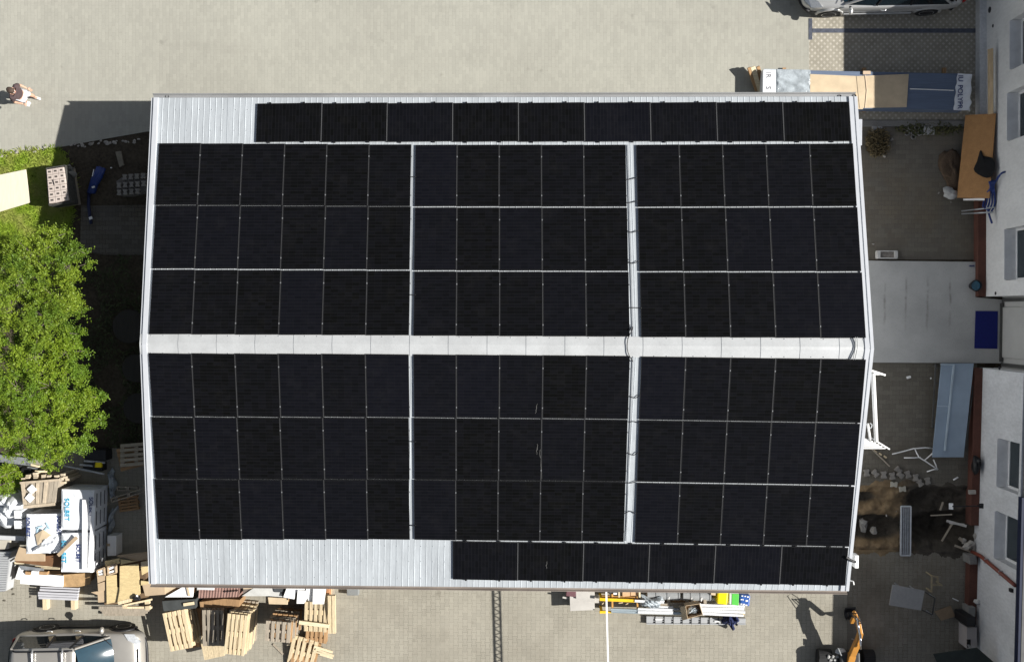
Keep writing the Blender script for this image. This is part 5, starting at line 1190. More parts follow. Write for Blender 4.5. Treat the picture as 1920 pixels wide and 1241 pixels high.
# roof tile stack
ts = thing('tile_stack', tuple(at(410, 1108).xy) + (0,), 'stack of brown roof tiles on a pallet under the lower eave', 'roof tiles')
mb = MB(); q = [at(374, 1098, .95), at(451, 1092, .95), at(447, 1119, .95), at(372, 1121, .95)]
for i in range(7):
    for j in range(2):
        c = [bil(q, i / 7, j / 2), bil(q, (i + .97) / 7, j / 2), bil(q, (i + .97) / 7, (j + .97) / 2), bil(q, i / 7, (j + .97) / 2)]
        def tf(s, t_, c=c): p = bil(c, s, t_); return (p.x, p.y, p.z + .007 * math.cos(s * 2 * math.pi * 2) - .05 * (t_ < 0))
        mb.grid(tf, 12, 2)
obj('top_tiles', mb, TILE, ts)
mb = MB(); mb.prism([(p.x, p.y) for p in q], .16, .925); obj('tile_block', mb, TILE, ts)
mb = MB(); mb.prism([(p.x, p.y) for p in q], .0, .155); obj('bearer', mb, WOODG, ts)
mb = MB(); 
for k in range(5): mb.beam(at(421 + k * 5.5, 1110 - k * .4, .985), at(424.5 + k * 5.5, 1107 - k * .4, .985), .02, .02)
obj('groove', mb, DARK, ts)
# grey sheets and dark appliance
pl4('tarpaulin_sheet', [(453, 1117, 1.0), (490, 1092, 1.0), (508, 1096, 1.0), (529, 1113, .98), (529, 1119, .98), (505, 1117, 1.0)], .02, M('grey_sheet', (.5, .5, .48), .7, .12, 3, .15), 'grey sheet covering goods between tiles and white foam', 'sheet')
pr('goods_block', [(455, 1090), (530, 1090), (529, 1113), (456, 1116)], .96, 0, M('goods_dark', (.16, .13, .11), .8, .3, 4), 'covered block of goods beneath the grey sheet', 'goods')
pr('cardboard_sheet', [(455, 1096), (482, 1096), (480, 1103), (456, 1104)], .985, .965, CARDL, 'small cardboard piece on the grey sheet by the tiles', 'cardboard')
pr('dark_case', [(511, 1098), (532, 1097), (532, 1110), (514, 1110)], 1.03, .96, M('dark_case', (.07, .075, .08), .5, .15, 5), 'dark case on the grey sheet next to the white foam', 'case', bevel=.02)
pr('brown_board', [(502, 1119), (540, 1121), (539, 1133), (504, 1132)], .9, .86, CARDL, 'brown board between the grey sheet and the pallet stacks', 'board')
pr('brown_block', [(504, 1119), (539, 1121), (538, 1131), (505, 1131)], .855, 0, WOODBR, 'wooden crate beneath the brown board', 'crate')
FS = [('foam_board', [(531, 1119, 1.1), (541, 1092, 1.1), (572, 1092, 1.1), (571, 1107, 1.1), (556, 1108, 1.1), (552, 1123, 1.1)], 'wide white foam board, leftmost of the pieces by the pallets'),
      ('foam_board', [(556, 1131, 1.16), (558, 1106, 1.16), (576, 1107, 1.16), (577, 1120, 1.16), (570, 1131, 1.16)], 'white foam piece hanging over the pallet stack edge'),
      ('foam_board', [(586, 1132, 1.18), (587, 1100, 1.18), (612, 1097, 1.18), (607, 1132, 1.18)], 'upright rectangular white foam board, rightmost of the pieces'),
      ('foam_board', [(574, 1098, 1.13), (582, 1096, 1.13), (578, 1118, 1.13), (573, 1120, 1.13)], 'narrow white foam strip between two foam boards')]
for n_, p_, l_ in FS: pl4(n_, p_, .045, FOAM, l_, 'foam board', 'white foam boards by the pallets')
pl4('foam_board', [(576, 1097, 1.09), (588, 1097, 1.09), (587, 1128, 1.09), (577, 1125, 1.09)], .04, M('grey_foam', (.55, .56, .57), .8, .06, 5), 'grey shaded sheet between the white foam boards', 'sheet')
pr('goods_block', [(534, 1090), (612, 1090), (610, 1112), (536, 1114)], 1.02, 0, M('goods_dark', (.16, .13, .11), .8, .3, 4), 'dark block of goods carrying the white foam boards', 'goods')
pr('brown_board', [(612, 1103), (617, 1103), (616, 1130), (609, 1132)], .95, .6, M('red_brown_wood', (.35, .17, .08), .8, .25, 5), 'reddish board on edge right of the white foam boards', 'board')
gb = thing('grey_box', tuple(at(661, 1109).xy) + (0,), 'square grey box on the paving under the lower eave', 'box')
mb = MB(); mb.prism([(p.x, p.y) for p in pz([(650, 1099), (672, 1099), (672, 1116), (650, 1116)], .22)], 0, .22); obj('body', mb, M('mid_grey', (.2, .21, .21), .7, .12, 4), gb, bevel=.015)
p = at(662, 1101, .24); mb = MB(); mb.lathe((p.x, p.y, .2), [(.035, 0), (.035, .045), (.001, .046)], 10); obj('knob', mb, DARK, gb)
# black boxes in the deep shade behind the pallets
pr('dark_crate', [(303, 1126), (368, 1122), (368, 1140), (306, 1146)], .7, 0, M('dark_green_crate', (.05, .055, .055), .8, .2, 5), 'dark crate in the shade behind the skewed bright pallets', 'crate', bevel=.02)
mb = MB(); mb.beam(at(344, 1133, .74), at(364, 1130, .74), .09, .03); one('pale_lath', mb, WOODP, 'short pale lath on the dark crate', 'lath')
pr('plank_bundle', [(374, 1128), (420, 1122), (450, 1124), (448, 1138), (376, 1143)], .65, .0, WOODBR, 'dark brown plank bundle behind the grey pallet stack', 'planks')
# ================================================================== material store right of the white girder
q = 'goods stored under the lower eave, right half'
pr('grey_carton', [(1068, 1111), (1114.5, 1110), (1115, 1143), (1069, 1145)], .4, .36, CARDG, 'flattened grey carton, lower one beside the maroon crate', 'carton')
pr('grey_carton', [(1080, 1100), (1115, 1109.5), (1115, 1129), (1080, 1122)], .46, .42, CARDG, 'flattened grey carton, upper one under the eave', 'carton')
pr('box_pile', [(1072, 1108), (1112, 1108), (1112, 1140), (1073, 1141)], .35, 0, M('carton_dark', (.2, .18, .15), .8, .2, 4), 'box pile carrying the grey cartons', 'boxes')
pr('maroon_crate', [(1063, 1100), (1081, 1100), (1079, 1119), (1061, 1117)], .5, 0, MAROON, 'maroon crate under the lower eave', 'crate', bevel=.015)
mb = MB(); mb.beam(at(1055, 1119, .3), at(1066, 1121, .3), .05, .05); one('grey_scrap', mb, CARDG, 'thin grey strip beside the maroon crate', 'strip')
yt = thing('yellow_trestle', tuple(at(1158, 1130).xy) + (0,), 'yellow steel rack frame with orange cross beams under long profiles', 'rack')
mb = MB(); mb.beam(at(1124, 1122.5, .62), at(1191, 1125.5, .62), .09, .08); mb.beam(at(1124, 1146.5, .5), at(1137, 1146.5, .5), .08, .08); mb.beam(at(1136, 1146.5, .45), at(1395, 1150, .45), .06, .06); obj('beam', mb, YEL, yt, bevel=.01)
mb = MB()
for u in (1148, 1195): mb.beam(at(u, 1108, .5), at(u + .5, 1148, .5), .05, .06)
mb.beam(at(1128, 1117, .45), at(1196, 1119, .45), .05, .1); obj('cross_beam', mb, M('orange_wood', (.5, .27, .08), .6, .2, 5), yt)
mb = MB()
for u, v in ((1127, 1122), (1188, 1125), (1128, 1146), (1300, 1148), (1380, 1149)): p = at(u, v, .5); mb.box((p.x, p.y, .22), (.07, .07, .44))
obj('leg', mb, YEL, yt)
for a, b_, l_ in (((1129, 1132), (1136, 1126), 'short pale stick on the yellow rack, left'), ((1160, 1130), (1168, 1129), 'short pale stick on the yellow rack, right'), ((1173, 1133), (1178, 1130), 'tiny pale stick on the yellow rack')):
    mb = MB(); mb.beam(at(*a, .35), at(*b_, .36), .03, .03); one('stick', mb, CARDL, l_, 'stick', 'sticks on the yellow rack')
pr('grey_box', [(1115, 1117), (1123, 1118), (1123, 1130), (1115, 1130)], .35, 0, CARDG, 'small grey box between cartons and the yellow rack', 'box')
for pts, l_ in (([(1167, 1104), (1181, 1104), (1181, 1117), (1167, 1118)], 'left'), ([(1182, 1104), (1197, 1104), (1197, 1115.5), (1182, 1116.5)], 'right')): pr('cardboard_box', pts, .55, .0, M('tan_carton', (.58, .38, .22), .85, .1, 4), 'tan cardboard box under the eave behind yellow rack, %s one' % l_, 'cardboard box', q, .01)
for k, (a, b_) in enumerate((((1144, 1105), (1160, 1108)), ((1143, 1110), (1158, 1105)), ((1150, 1112), (1160, 1112)))):
    mb = MB(); mb.beam(at(*a, .5 + .03 * k), at(*b_, .5 + .03 * k), .06, .05); one('steel_offcut', mb, M('dark_offcut', (.1, .11, .115), .4, .3, 5, metal=.5) if k < 2 else WHITE, 'steel offcut under the eave left of the tan boxes, %s' % ['upper', 'middle', 'white one'][k], 'offcut', q)
for u in (1160.5, 1199):
    mb = MB(); mb.beam(at(u, 1103, .6), at(u + .5, 1119, .6), .05, .03); one('wooden_lath', mb, WOODP, 'pale upright lath %s the tan cardboard boxes' % ('left of' if u < 1170 else 'right of'), 'lath', q)
for (u0, u1), l_ in (((1213, 1274), 'left'), ((1280, 1332), 'right')):
    t_ = thing('plastic_pipe', tuple(at((u0 + u1) / 2, 1115, .4).xy) + (.2,), 'thick grey plastic pipe under the lower eave, %s one' % l_, 'pipe', 'thick grey pipes under the eave')
    v0 = 1113.5 + (u0 - 1213) * .022; a, b_ = at(u0, v0, .36), at(u1, v0 + (u1 - u0) * .022, .36); mb = MB(); mb.tube([a, b_], .16, 18); obj('barrel', mb, GPIPE, t_, smooth=False)
    mb = MB()
    for k in (.26, .6, .95): c = a.lerp(b_, k); mb.tube([c - (b_ - a).normalized() * .01, c + (b_ - a).normalized() * .01], .168, 18)
    obj('rib', mb, M('dark_rib', (.16, .165, .17), .5, .1, 4), t_)
    mb = MB(); 
    for k in (.3, .66): c = a.lerp(b_, k); mb.beam(c + Vector((0, -.02, .17)), c + Vector((0, -.17, .07)), .03, .02)
    obj('strap', mb, WHITE, t_)
pr('grey_box', [(1333, 1109), (1342, 1109), (1342, 1116), (1333, 1115)], .55, .3, CARDL, 'small carton at the right end of the grey pipes', 'box')
PROF = [(1206, 1120.5, 1345, 1123.5, .3, 'white'), (1236, 1125.5, 1322, 1127, .34, 'brown'), (1145, 1141.5, 1228, 1145, .56, 'pale'), (1146, 1145.5, 1300, 1150, .54, 'pale'), (1190, 1125.5, 1245, 1128, .66, 'white'), (1228, 1133, 1312, 1131, .5, 'wood'), (1230, 1137, 1262, 1138, .5, 'white'), (1196, 1141, 1262, 1143, .58, 'white'), (1196, 1146.5, 1262, 1148, .58, 'white'), (1300, 1133, 1396, 1136, .5, 'white'), (1312, 1139.5, 1395, 1141, .53, 'white'), (1312, 1144, 1397, 1147, .55, 'white'), (1312, 1149, 1394, 1153, .55, 'white'), (1262, 1141, 1312, 1143.5, .5, 'steel'), (1262, 1147, 1312, 1150, .5, 'steel')]
MATP = dict(white=M('white_profile', (.82, .83, .84), .35, .05, 3, metal=.2), pale=M('pale_profile', (.5, .58, .62), .3, .1, 3, metal=.5), brown=WOODBR, wood=WOODG, steel=STEEL)
cnt = {}
names = ['topmost', 'second', 'third', 'fourth', 'fifth', 'sixth', 'seventh', 'eighth', 'ninth', 'tenth']
wn_ = dict(white='white metal', pale='pale blue metal', brown='brown wooden', wood='grey wooden', steel='dull steel')
for (u0, v0, u1, v1, z, k) in PROF:
    cnt[k] = cnt.get(k, 0) + 1; mb = MB(); A, B_ = at(u0, v0, z), at(u1, v1, z); mb.beam(A, B_, .075, .05); d_ = (B_ - A).normalized()
    for s in (-1, 1): n_ = Vector((-d_.y, d_.x, 0)) * .032 * s; mb.beam(A + n_ + Vector((0, 0, .035)), B_ + n_ + Vector((0, 0, .035)), .009, .02)
    one('metal_profile' if k not in ('brown', 'wood') else 'wooden_batten', mb, MATP[k], 'long %s %s in the store under the lower eave, %s counted downwards' % (wn_[k], 'profile' if k not in ('brown', 'wood') else 'batten', names[cnt[k] - 1]), 'profile' if k not in ('brown', 'wood') else 'batten', 'long profiles under the lower eave')
for i, u in enumerate((1254, 1289, 1322)):
    mb = MB(); p = at(u, 1128, .5); mb.box((p.x, p.y, .45), (.09, .14, .1), .1); one('wood_block', mb, WOODG, 'wooden spacer block on the profiles, %s' % ['left', 'middle', 'right'][i], 'block', 'spacer blocks on the profiles', bevel=.006)
def crumple(name, quad, z, amp, mat, lab, cat, seed, n=16, group=None):
    r = random.Random(seed); ph = [r.uniform(0, 6.3) for _ in range(8)]; Q = [at(u, v, z) for u, v in quad]; mb = MB()
    def f(s, t_):
        p = bil(Q, s, t_); e = min(s, 1 - s, t_, 1 - t_) * 6; k = min(1, e)
        h = amp * (.5 + .5 * math.sin(5 * s + ph[0] + 3 * math.sin(4 * t_ + ph[1])) + .35 * math.sin(11 * t_ + ph[2] + 4 * s) + .25 * abs(math.sin(15 * s + ph[3] - 9 * t_))) + r.uniform(0, amp * .3)
        return (p.x + .05 * math.sin(9 * t_ + ph[4]) * (1 - k), p.y + .05 * math.sin(8 * s + ph[5]) * (1 - k), z + h * k - (1 - k) * .06)
    mb.grid(f, n, n); return one(name, mb, mat, lab, cat, group, smooth=False)
crumple('plastic_film', [(1199, 1117), (1246, 1122), (1240, 1141), (1204, 1138)], .62, .09, GFILM, 'crumpled clear film over the white profiles', 'film', 3)
# open cardboard box
ob = thing('cardboard_box', tuple(at(1297, 1147, .6).xy) + (.58,), 'open cardboard box with clear film inside lying on the profiles', 'cardboard box')
z_ = .88; q4 = [at(1285, 1135, z_), at(1312, 1131, z_), at(1318, 1152, z_), at(1289, 1160, z_)]; b4 = [Vector((p.x, p.y, .58)) for p in q4]
mb = MB()
for i in range(4):
    j = (i + 1) % 4; n_ = (sum(q4, Vector()) / 4 - (q4[i] + q4[j]) / 2).normalized() * .015; n_.z = 0
    mb.hexa([b4[i], b4[j], b4[j] + n_, b4[i] + n_, q4[i], q4[j], q4[j] + n_, q4[i] + n_])
mb.prism([(p.x, p.y) for p in b4], .57, .585)
obj('walls', mb, CARD, ob)
mb = MB(); mb.plate([q4[0], q4[3], at(1280, 1162.5, .72), at(1275, 1137, .72)], .01); obj('flap', mb, CARDL, ob); mb = MB(); mb.plate([q4[1], q4[2], at(1319, 1154, .72), at(1314, 1130, .72)], .01); obj('flap', mb, CARDG, ob)
mb = MB(); rr_ = random.Random(6)
for k in range(5): p = bil(b4, rr_.uniform(.3, .7), rr_.uniform(.3, .7)); mb.lump((p.x, p.y, .6), (.2, .16, .18), k, 6, .35)
obj('film', mb, GFILM, ob)
# grey cable tray in segments
tr_ = thing('cable_tray', tuple(at(1306, 1163).xy) + (0,), 'long grey slotted plastic tray in joined segments on the paving', 'cable tray')
Q = [at(1212, 1155, .14), at(1399, 1159, .14), at(1399, 1171, .14), at(1212, 1170, .14)]
mb = MB(); n_ = 11
for k in range(n_):
    a, b_ = k / n_ + .002, (k + .96) / n_
    for t0, t1, h in ((0, .13, 0), (.13, .2, -.03), (.2, .8, -.02), (.8, .87, -.03), (.87, 1, 0)): 
        qq = [bil(Q, a, t0), bil(Q, b_, t0), bil(Q, b_, t1), bil(Q, a, t1)]; mb.prism([(p.x, p.y) for p in qq], 0, .14 + h)
obj('segments', mb, M('grey_tray', (.36, .37, .38), .5, .08, 3), tr_)
mb = MB()
for k in range(1, n_): 
    for t_ in (.12, .45, .75): p = bil(Q, k / n_ - .006, t_); mb.box((p.x, p.y, .13), (.035, .05, .03))
obj('joint', mb, DARK, tr_)
mb = MB(); 
for u, v in ((1229, 1161), (1340, 1165)): mb.prism([(p.x, p.y) for p in pz([(u, v - 2), (u + 13, v - 2), (u + 13, v + 1), (u, v + 1)], .15)], .12, .146)
obj('sticker', mb, WHITE, tr_)
cr = crumple('navy_cloth', [(1370, 1144), (1386, 1158), (1374, 1180), (1350, 1164)], .2, .16, NAVY, 'dark blue cloth dropped on the grey tray', 'cloth', 9, 18)
mb = MB(); mb.lump(tuple(at(1381, 1170, .1)), (.08, .06, .08), 2, 5, .1); one('dark_glove', mb, DARK, 'small dark lump beside the blue cloth', 'lump')
# plastic crates
def crate(name, pts, z, mat, lab, bits, bm, inset=None):
    Q = pz(pts, z); t_ = thing(name, tuple((sum(Q, Vector()) / 4).xy) + (0,), lab, 'canister', None)
    mb = MB(); mb.prism([(p.x, p.y) for p in Q], .02, z); obj('body', mb, mat, t_, bevel=.045)
    if inset: mb = MB(); mb.prism([(p.x, p.y) for p in [bil(Q, s, t) for s, t in inset]], z - .01, z + .012); obj('lid', mb, bm, t_, bevel=.008)
    mb = MB()
    for s, t, a, b_ in bits: c = bil(Q, s, t); mb.box((c.x, c.y, z + .004), (a, b_, .02), .0)
    if bits: obj('marking', mb, WHITE if not inset else bm, t_)
    return t_
crate('yellow_canister', [(1345, 1108.5), (1366, 1109), (1364, 1134), (1344, 1132)], .6, YELP, 'bright yellow plastic canister, leftmost of the three', [], None, [(.12, .08), (.88, .08), (.88, .86), (.12, .86)] and None)
mb = MB(); mb.beam(at(1344, 1133.5, .3), at(1390, 1136, .25), .05, .05); one('yellow_bar', mb, YELP, 'yellow bar in front of the yellow and green canisters', 'bar', bevel=.006)
crate('green_canister', [(1367, 1110.5), (1386, 1112), (1385, 1136), (1366, 1133)], .6, M('pale_canister', (.72, .78, .68), .45, .05, 4), 'white canister with bright green lid, middle of the three', [], GRNP, [(.28, .06), (.98, .04), (.98, .95), (.3, .95)])
crate('blue_canister', [(1388, 1113.5), (1407.5, 1116), (1405.5, 1137), (1387, 1134)], .6, BLUP, 'blue canister with white marks on its lid, rightmost of the three', [(.2, .12, .05, .03), (.48, .12, .05, .03), (.74, .14, .05, .04), (.15, .45, .05, .03), (.3, .45, .02, .05), (.66, .5, .07, .05), (.15, .86, .05, .03), (.4, .86, .06, .04), (.66, .9, .06, .04), (.9, .3, .02, .04)], None)
# lattice girder reaching out from the lower eave: thin white top chord seen from above, its web in the shadow
lg = thing('lattice_girder', tuple(at(1137, 1170, 2.3).xy) + (0,), 'slim white lattice girder reaching out from the lower eave', 'girder')
a, b_ = at(1136.5, 1098, 2.36), at(1142.5, 1330, 2.36); dn = Vector((0, 0, -.15))
mb = MB(); mb.beam(a, b_, .05, .03); obj('top_chord', mb, WHITE, lg)
mb = MB(); mb.beam(a + dn, b_ + dn, .03, .03); obj('bottom_chord', mb, WHITE, lg)
mb = MB(); n_ = 34; 
for k in range(n_): p, q_ = a.lerp(b_, k / n_), a.lerp(b_, (k + 1) / n_); mb.beam(p + (dn if k % 2 else Vector()), q_ + (Vector() if k % 2 else dn), .018, .022)
obj('web', mb, WHITE, lg)
mb = MB(); p = b_ + Vector((0, -.05, 0)); mb.beam((p.x, p.y, 2.4), (p.x, p.y, 0), .08, .08); obj('post', mb, WHITE, lg)

# ================================================================== block pallets and clutter, lower left
SLITM = M('slit_dark', (.12, .12, .13), .7, .1, 4)
def blockpack(pts, z, lab, txt, side=True, seed=1):
    Q = pz(pts, z); t_ = thing('block_pack', tuple((sum(Q, Vector()) / 4).xy) + (0,), lab, 'block pack', 'film wrapped block packs')
    mb = MB(); n_ = 14; r = random.Random(seed)
    def f(s, t2): p = bil(Q, s, t2); e = min(s, 1 - s, t2, 1 - t2); return (p.x, p.y, z + .012 * math.sin(13 * s + seed) * math.sin(11 * t2) + r.uniform(0, .008) - (.03 if e < .001 else 0))
    mb.grid(f, n_, n_)
    for i in range(4):
        A, B_ = Q[i], Q[(i + 1) % 4]; m_ = 10
        def g(s, t2, A=A, B_=B_): p = A.lerp(B_, s); o_ = (p - sum(Q, Vector()) / 4); o_.z = 0; o_.normalize(); k = .012 * math.sin(s * 40 + t2 * 7 + seed) * math.sin(t2 * 3.14); return (p.x + o_.x * k, p.y + o_.y * k, lerp(.14, z - .03, t2))
        mb.grid(g, 24, 6)
    A, B_ = Q[1], Q[2]
    for zz in (.35, .6, .85):
        for a, b_ in ((.1, .45), (.55, .9)):
            p, q_ = A.lerp(B_, a), A.lerp(B_, b_); o_ = Vector((.018, 0, 0)); mb.beam(Vector((p.x, p.y, zz * z)) + o_, Vector((q_.x, q_.y, zz * z)) + o_, .012, .03, mi=1)
    obj('film_wrap', mb, [FILM, SLITM], t_, smooth=False)
    mb = MB(); mb.prism([(p.x * .9 + t_.location.x * .1, p.y * .9 + t_.location.y * .1) for p in Q], .14, z - .08); obj('blocks', mb, M('aerated_block', (.6, .6, .57), .9, .08, 4), t_)
    mb = MB(); 
    for k in (.05, .5, .95): mb.beam(bil(Q, .02, k) * 1, bil(Q, .98, k) * 1, .1, .1)
    mb.v = [(x, y, zz - z + .07) for x, y, zz in mb.v]; obj('pallet_base', mb, WOODB, t_)
    for (s, size, u, v, mt) in txt: text('lettering', s, size, at(u, v, z + .028), (0, -1, 0), (1, 0, 0), mt, t_)
    return t_
LBLUE = M('logo_blue', (.05, .36, .55), .6, .05, 3)
b1 = blockpack([(115, 917), (176.5, 919), (175, 994), (114.5, 993)], 1.1, 'large white film pack of blocks nearest the shaded paving', [('SOLBET', .2, 125.5, 955, LBLUE), ('SOLBET', .17, 170.5, 950, NAVINK)], seed=1)
b2 = blockpack([(115, 1000), (174, 998), (173.5, 1073), (114.5, 1072)], 1.1, 'white film pack of blocks with a brown strip across its top', [('SOLBET', .2, 119.5, 1034, LBLUE), ('SOLBET', .16, 146.5, 1037, NAVINK)], seed=5)
b3 = blockpack([(49, 964), (113, 963), (112, 1036), (49, 1038)], .95, 'white film pack of blocks partly hidden by a brown board', [('SOLBET', .17, 52.5, 988, NAVINK), ('SOLBET', .17, 110.5, 985, NAVINK)], seed=9)
mb = MB(); r = random.Random(3)
for k, (u, v, a) in enumerate(((74, 988, .3), (84, 994, .9), (90, 986, 2.1), (80, 1000, 2.6), (70, 996, 1.5))): p = at(u, v, .985); mb.beam(p - Vector((math.cos(a) * .11, math.sin(a) * .11, 0)), p + Vector((math.cos(a) * .11, math.sin(a) * .11, 0)), .05, .008)
obj('emblem', mb, M('pale_print', (.42, .58, .68), .6, .05, 3), b3)
pl4('brown_board', [(66, 1002, 1.0), (80, 993, 1.06), (96, 1003, 1.04), (70, 1022, 1.0)], .02, CARDL, 'brown board slanting over the third film pack', 'board')
crumple('white_sheet', [(84, 1008), (110, 1004), (108, 1034), (55, 1036)], 1.0, .06, FILM, 'crumpled white sheet lying over the third film pack', 'film', 5)
pr('white_board', [(154, 936.5), (162.5, 936.5), (162.5, 1069), (153.5, 1069)], 1.2, 1.15, FOAM, 'long white board across both big film packs', 'white board')
pl4('white_board', [(172, 947, 1.2), (178.5, 947, 1.2), (173.5, 1066, 1.2), (164, 1069, 1.2)], .05, FOAM, 'long white board slanting beside the first across the film packs', 'white board')
mb = MB(); mb.beam(at(144, 1007, 1.22), at(109, 1041, 1.16), .1, .03); one('brown_strip', mb, CARD, 'narrow strip slanting across the second film pack', 'strip')
# wooden crate with white tiles on top
wc = thing('wooden_crate', tuple(at(82, 925).xy) + (0,), 'large weathered plank crate with two white tiles on top', 'crate')
z_ = .95; Q = pz([(38, 904), (112, 898), (103, 943), (44, 949)], z_)
mb = MB(); 
for k in range(8): a, b_ = k / 8, (k + .93) / 8; mb.prism([(p.x, p.y) for p in (bil(Q, a, .04), bil(Q, b_, .04), bil(Q, b_, .96), bil(Q, a, .96))], z_ - .03, z_ + .003 * (k % 3))
obj('lid', mb, WOODG, wc, bevel=.004)
mb = MB()
for s in (.06, .45, .66): mb.beam(bil(Q, s, .06) + Vector((0, 0, .02)), bil(Q, s, .95) + Vector((0, 0, .02)), .09, .025)
mb.beam(bil(Q, 0, .02) + Vector((0, 0, .01)), bil(Q, 1, .02) + Vector((0, 0, .01)), .06, .05); mb.beam(bil(Q, 0, 1.03), bil(Q, 1, 1.03), .09, .05); obj('batten', mb, M('sunbleached_wood', (.48, .4, .3), .85, .25, 5, fine=.2), wc)
mb = MB(); mb.prism([(p.x, p.y) for p in Q], .14, z_ - .031); obj('body', mb, WOODG, wc)
mb = MB(); 
for k in range(6): mb.beam(bil(Q, k / 5.5, -.05) + Vector((0, 0, -.8)), bil(Q, k / 5.5, 1.08) + Vector((0, 0, -.8)), .09, .12)
obj('bearer', mb, WOODG, wc)
for (u, v, rz, l_) in ((60, 917, .75, 'upper'), (56, 933, .85, 'lower')):
    p = at(u, v, z_ + .05); mb = MB(); mb.box((p.x, p.y, z_ + .055), (.2, .21, .045), rz); one('white_tile', mb, FOAM, 'square white tile on the plank crate, %s one' % l_, 'tile', 'white tiles on the plank crate', bevel=.004)
for i, (u, v) in enumerate(((43, 898), (51, 895), (52, 892), (66, 897), (66, 892), (65, 888), (81, 896), (81, 892), (91, 893), (105, 893), (117, 890), (115, 897), (122, 895), (126, 899), (118, 905), (109, 904))):
    z2 = .8; p = at(u, v, z2); mb = MB(); mb.box((p.x, p.y, z2 / 2), (.12, .07, z2), .05); one('timber_end', mb, M('timber_end_pale', (.55, .46, .34), .85, .2, 5, indiv=.3), 'pale timber post end behind the plank crate, number %d from left' % (i + 1) if False else 'pale timber post end standing behind the weathered plank crate', 'timber', 'timber ends behind the plank crate', bevel=.005)
for i, (a, b_, z, m_, l_) in enumerate((((66, 883), (88, 884), .6, WOODP, 'pale batten in front of the tree above the plank crate'), ((52, 876), (70, 879), .4, STEEL, 'grey strip above the plank crate'))):
    mb = MB(); mb.beam(at(*a, z), at(*b_, z), .05, .04); one('batten', mb, m_, l_, 'batten')
# white sacks and small blocks on the left edge
for i, (u, v, a, b_, h, l_) in enumerate(((8, 938, .75, .5, .7, 'white plastic sack at the left edge, uppermost'), (24, 945, .75, .6, .8, 'grey white plastic sack right of the uppermost one'), (5, 968, .7, .75, .6, 'white plastic sack at the left edge, lowest'), (16, 958, .5, .4, .75, 'small bright sack between the others'))):
    p = at(u, v, h * .8); mb = MB(); mb.lump((p.x, p.y, 0), (a, b_, h), i + 51, 12, .13, rz=.3 * i); one('plastic_sack', mb, M('white_sack', (.72, .74, .76), .4, .1, 5, .8, spec=.5), l_, 'sack', 'white plastic sacks at the left edge', smooth=True)
for (v, l_) in ((964, 'upper'), (983, 'lower')): pr('white_block', [(25.5, v - 7), (40, v - 7), (40, v + 8), (26.5, v + 8)], .8, .0, M('white_block_mat', (.78, .79, .8), .8, .05, 4), 'white block beside the third film pack, %s of two' % l_, 'block', 'white blocks beside the film pack', .015)
mb = MB(); mb.beam(at(-20, 1006, .5), at(47, 1009, .5), .13, .1); one('grey_beam', mb, M('grey_beam', (.5, .51, .52), .6, .06, 4), 'light grey beam sticking in from the left edge', 'beam', bevel=.01)
pr('beige_block', [(-30, 1012), (19, 1012), (16, 1029), (-30, 1030)], .5, 0, M('beige_carton', (.42, .39, .33), .85, .1, 4), 'beige block at the left edge above the corrugated sheets', 'block')
pr('grey_lump', [(24, 1013), (35, 1011), (34, 1017), (25, 1018)], .3, .1, CARDG, 'small grey item between the beam and the brown board', 'scrap')
# corrugated sheets
cs = thing('corrugated_sheets', tuple(at(2, 1075).xy) + (0,), 'stack of grey corrugated sheets at the left edge', 'corrugated sheets')
Q = [at(-60, 1030, .55), at(18, 1035, .55), at(10, 1108, .5), at(-60, 1112, .5)]
mb = MB(); mb.grid(lambda s, t_: tuple(bil(Q, s, t_) + Vector((0, 0, .025 * math.sin(t_ * 2 * math.pi * 17)))), 2, 170); obj('top_sheet', mb, M('fibre_cement', (.4, .41, .42), .8, .1, 3, .1), cs)
mb = MB(); mb.prism([(p.x, p.y) for p in Q], .02, .45); obj('lower_sheets', mb, M('fibre_cement', (.4, .41, .42), .8, .1, 3, .1), cs)
# brown board stack with spacers and white boards in front
pl4('brown_board', [(36, 1025, .9), (84, 1039, .9), (84, 1052, .9), (26, 1051, .9)], .04, CARD, 'tan chipboard sheet on the stack left of the film packs', 'board')
bs = thing('board_stack', tuple(at(75, 1058).xy) + (0,), 'brown board stack with wooden spacers left of the film packs', 'board stack')
mb = MB(); mb.prism([(p.x, p.y) for p in pz([(28, 1046), (114, 1040), (114, 1064), (30, 1054)], .8)], .12, .8); obj('boards', mb, M('dark_board', (.17, .085, .04), .8, .2, 4), bs)
mb = MB()
for a, b_ in ((26, 45), (54, 84), (96, 116)): mb.prism([(p.x, p.y) for p in pz([(a, 1053), (b_, 1053), (b_ - 1, 1057), (a + 2, 1057)], .6)], .52, .6)
for k in range(4): mb.beam(at(66 + k * 3, 1061 + k * 1.3, .4), at(112, 1062 + k * 1.3, .4), .03, .03)
obj('spacer', mb, WOODP, bs)
pl4('white_board', [(28, 1085, .5), (36, 1060, .5), (44, 1061, .5), (40, 1087, .5)], .04, FOAM, 'white board end left of the long white board', 'white board')
pl4('grey_strip', [(36, 1060, .55), (82, 1066, .55), (82, 1070, .5), (40, 1068, .5)], .02, STEEL, 'grey metal strip behind the long white board', 'strip')
pl4('white_board', [(38, 1073, .52), (118.5, 1079, .52), (117, 1100, .52), (38, 1094, .52)], .06, FOAM, 'long bright white board in front of the brown stack', 'white board')
for i, (a, b_) in enumerate(((47, 57), (73, 88))): pr('wood_block', [(a, 1071), (b_, 1072), (b_, 1078), (a, 1077)], .56, .4, WOODBR, 'brown block on the long white board, %s one' % ['left', 'right'][i], 'block', 'blocks on the long white board')
pr('pale_block', [(59, 1070), (72, 1071), (72, 1077), (58, 1076)], .58, .4, FOAM, 'white block between the brown blocks', 'block')
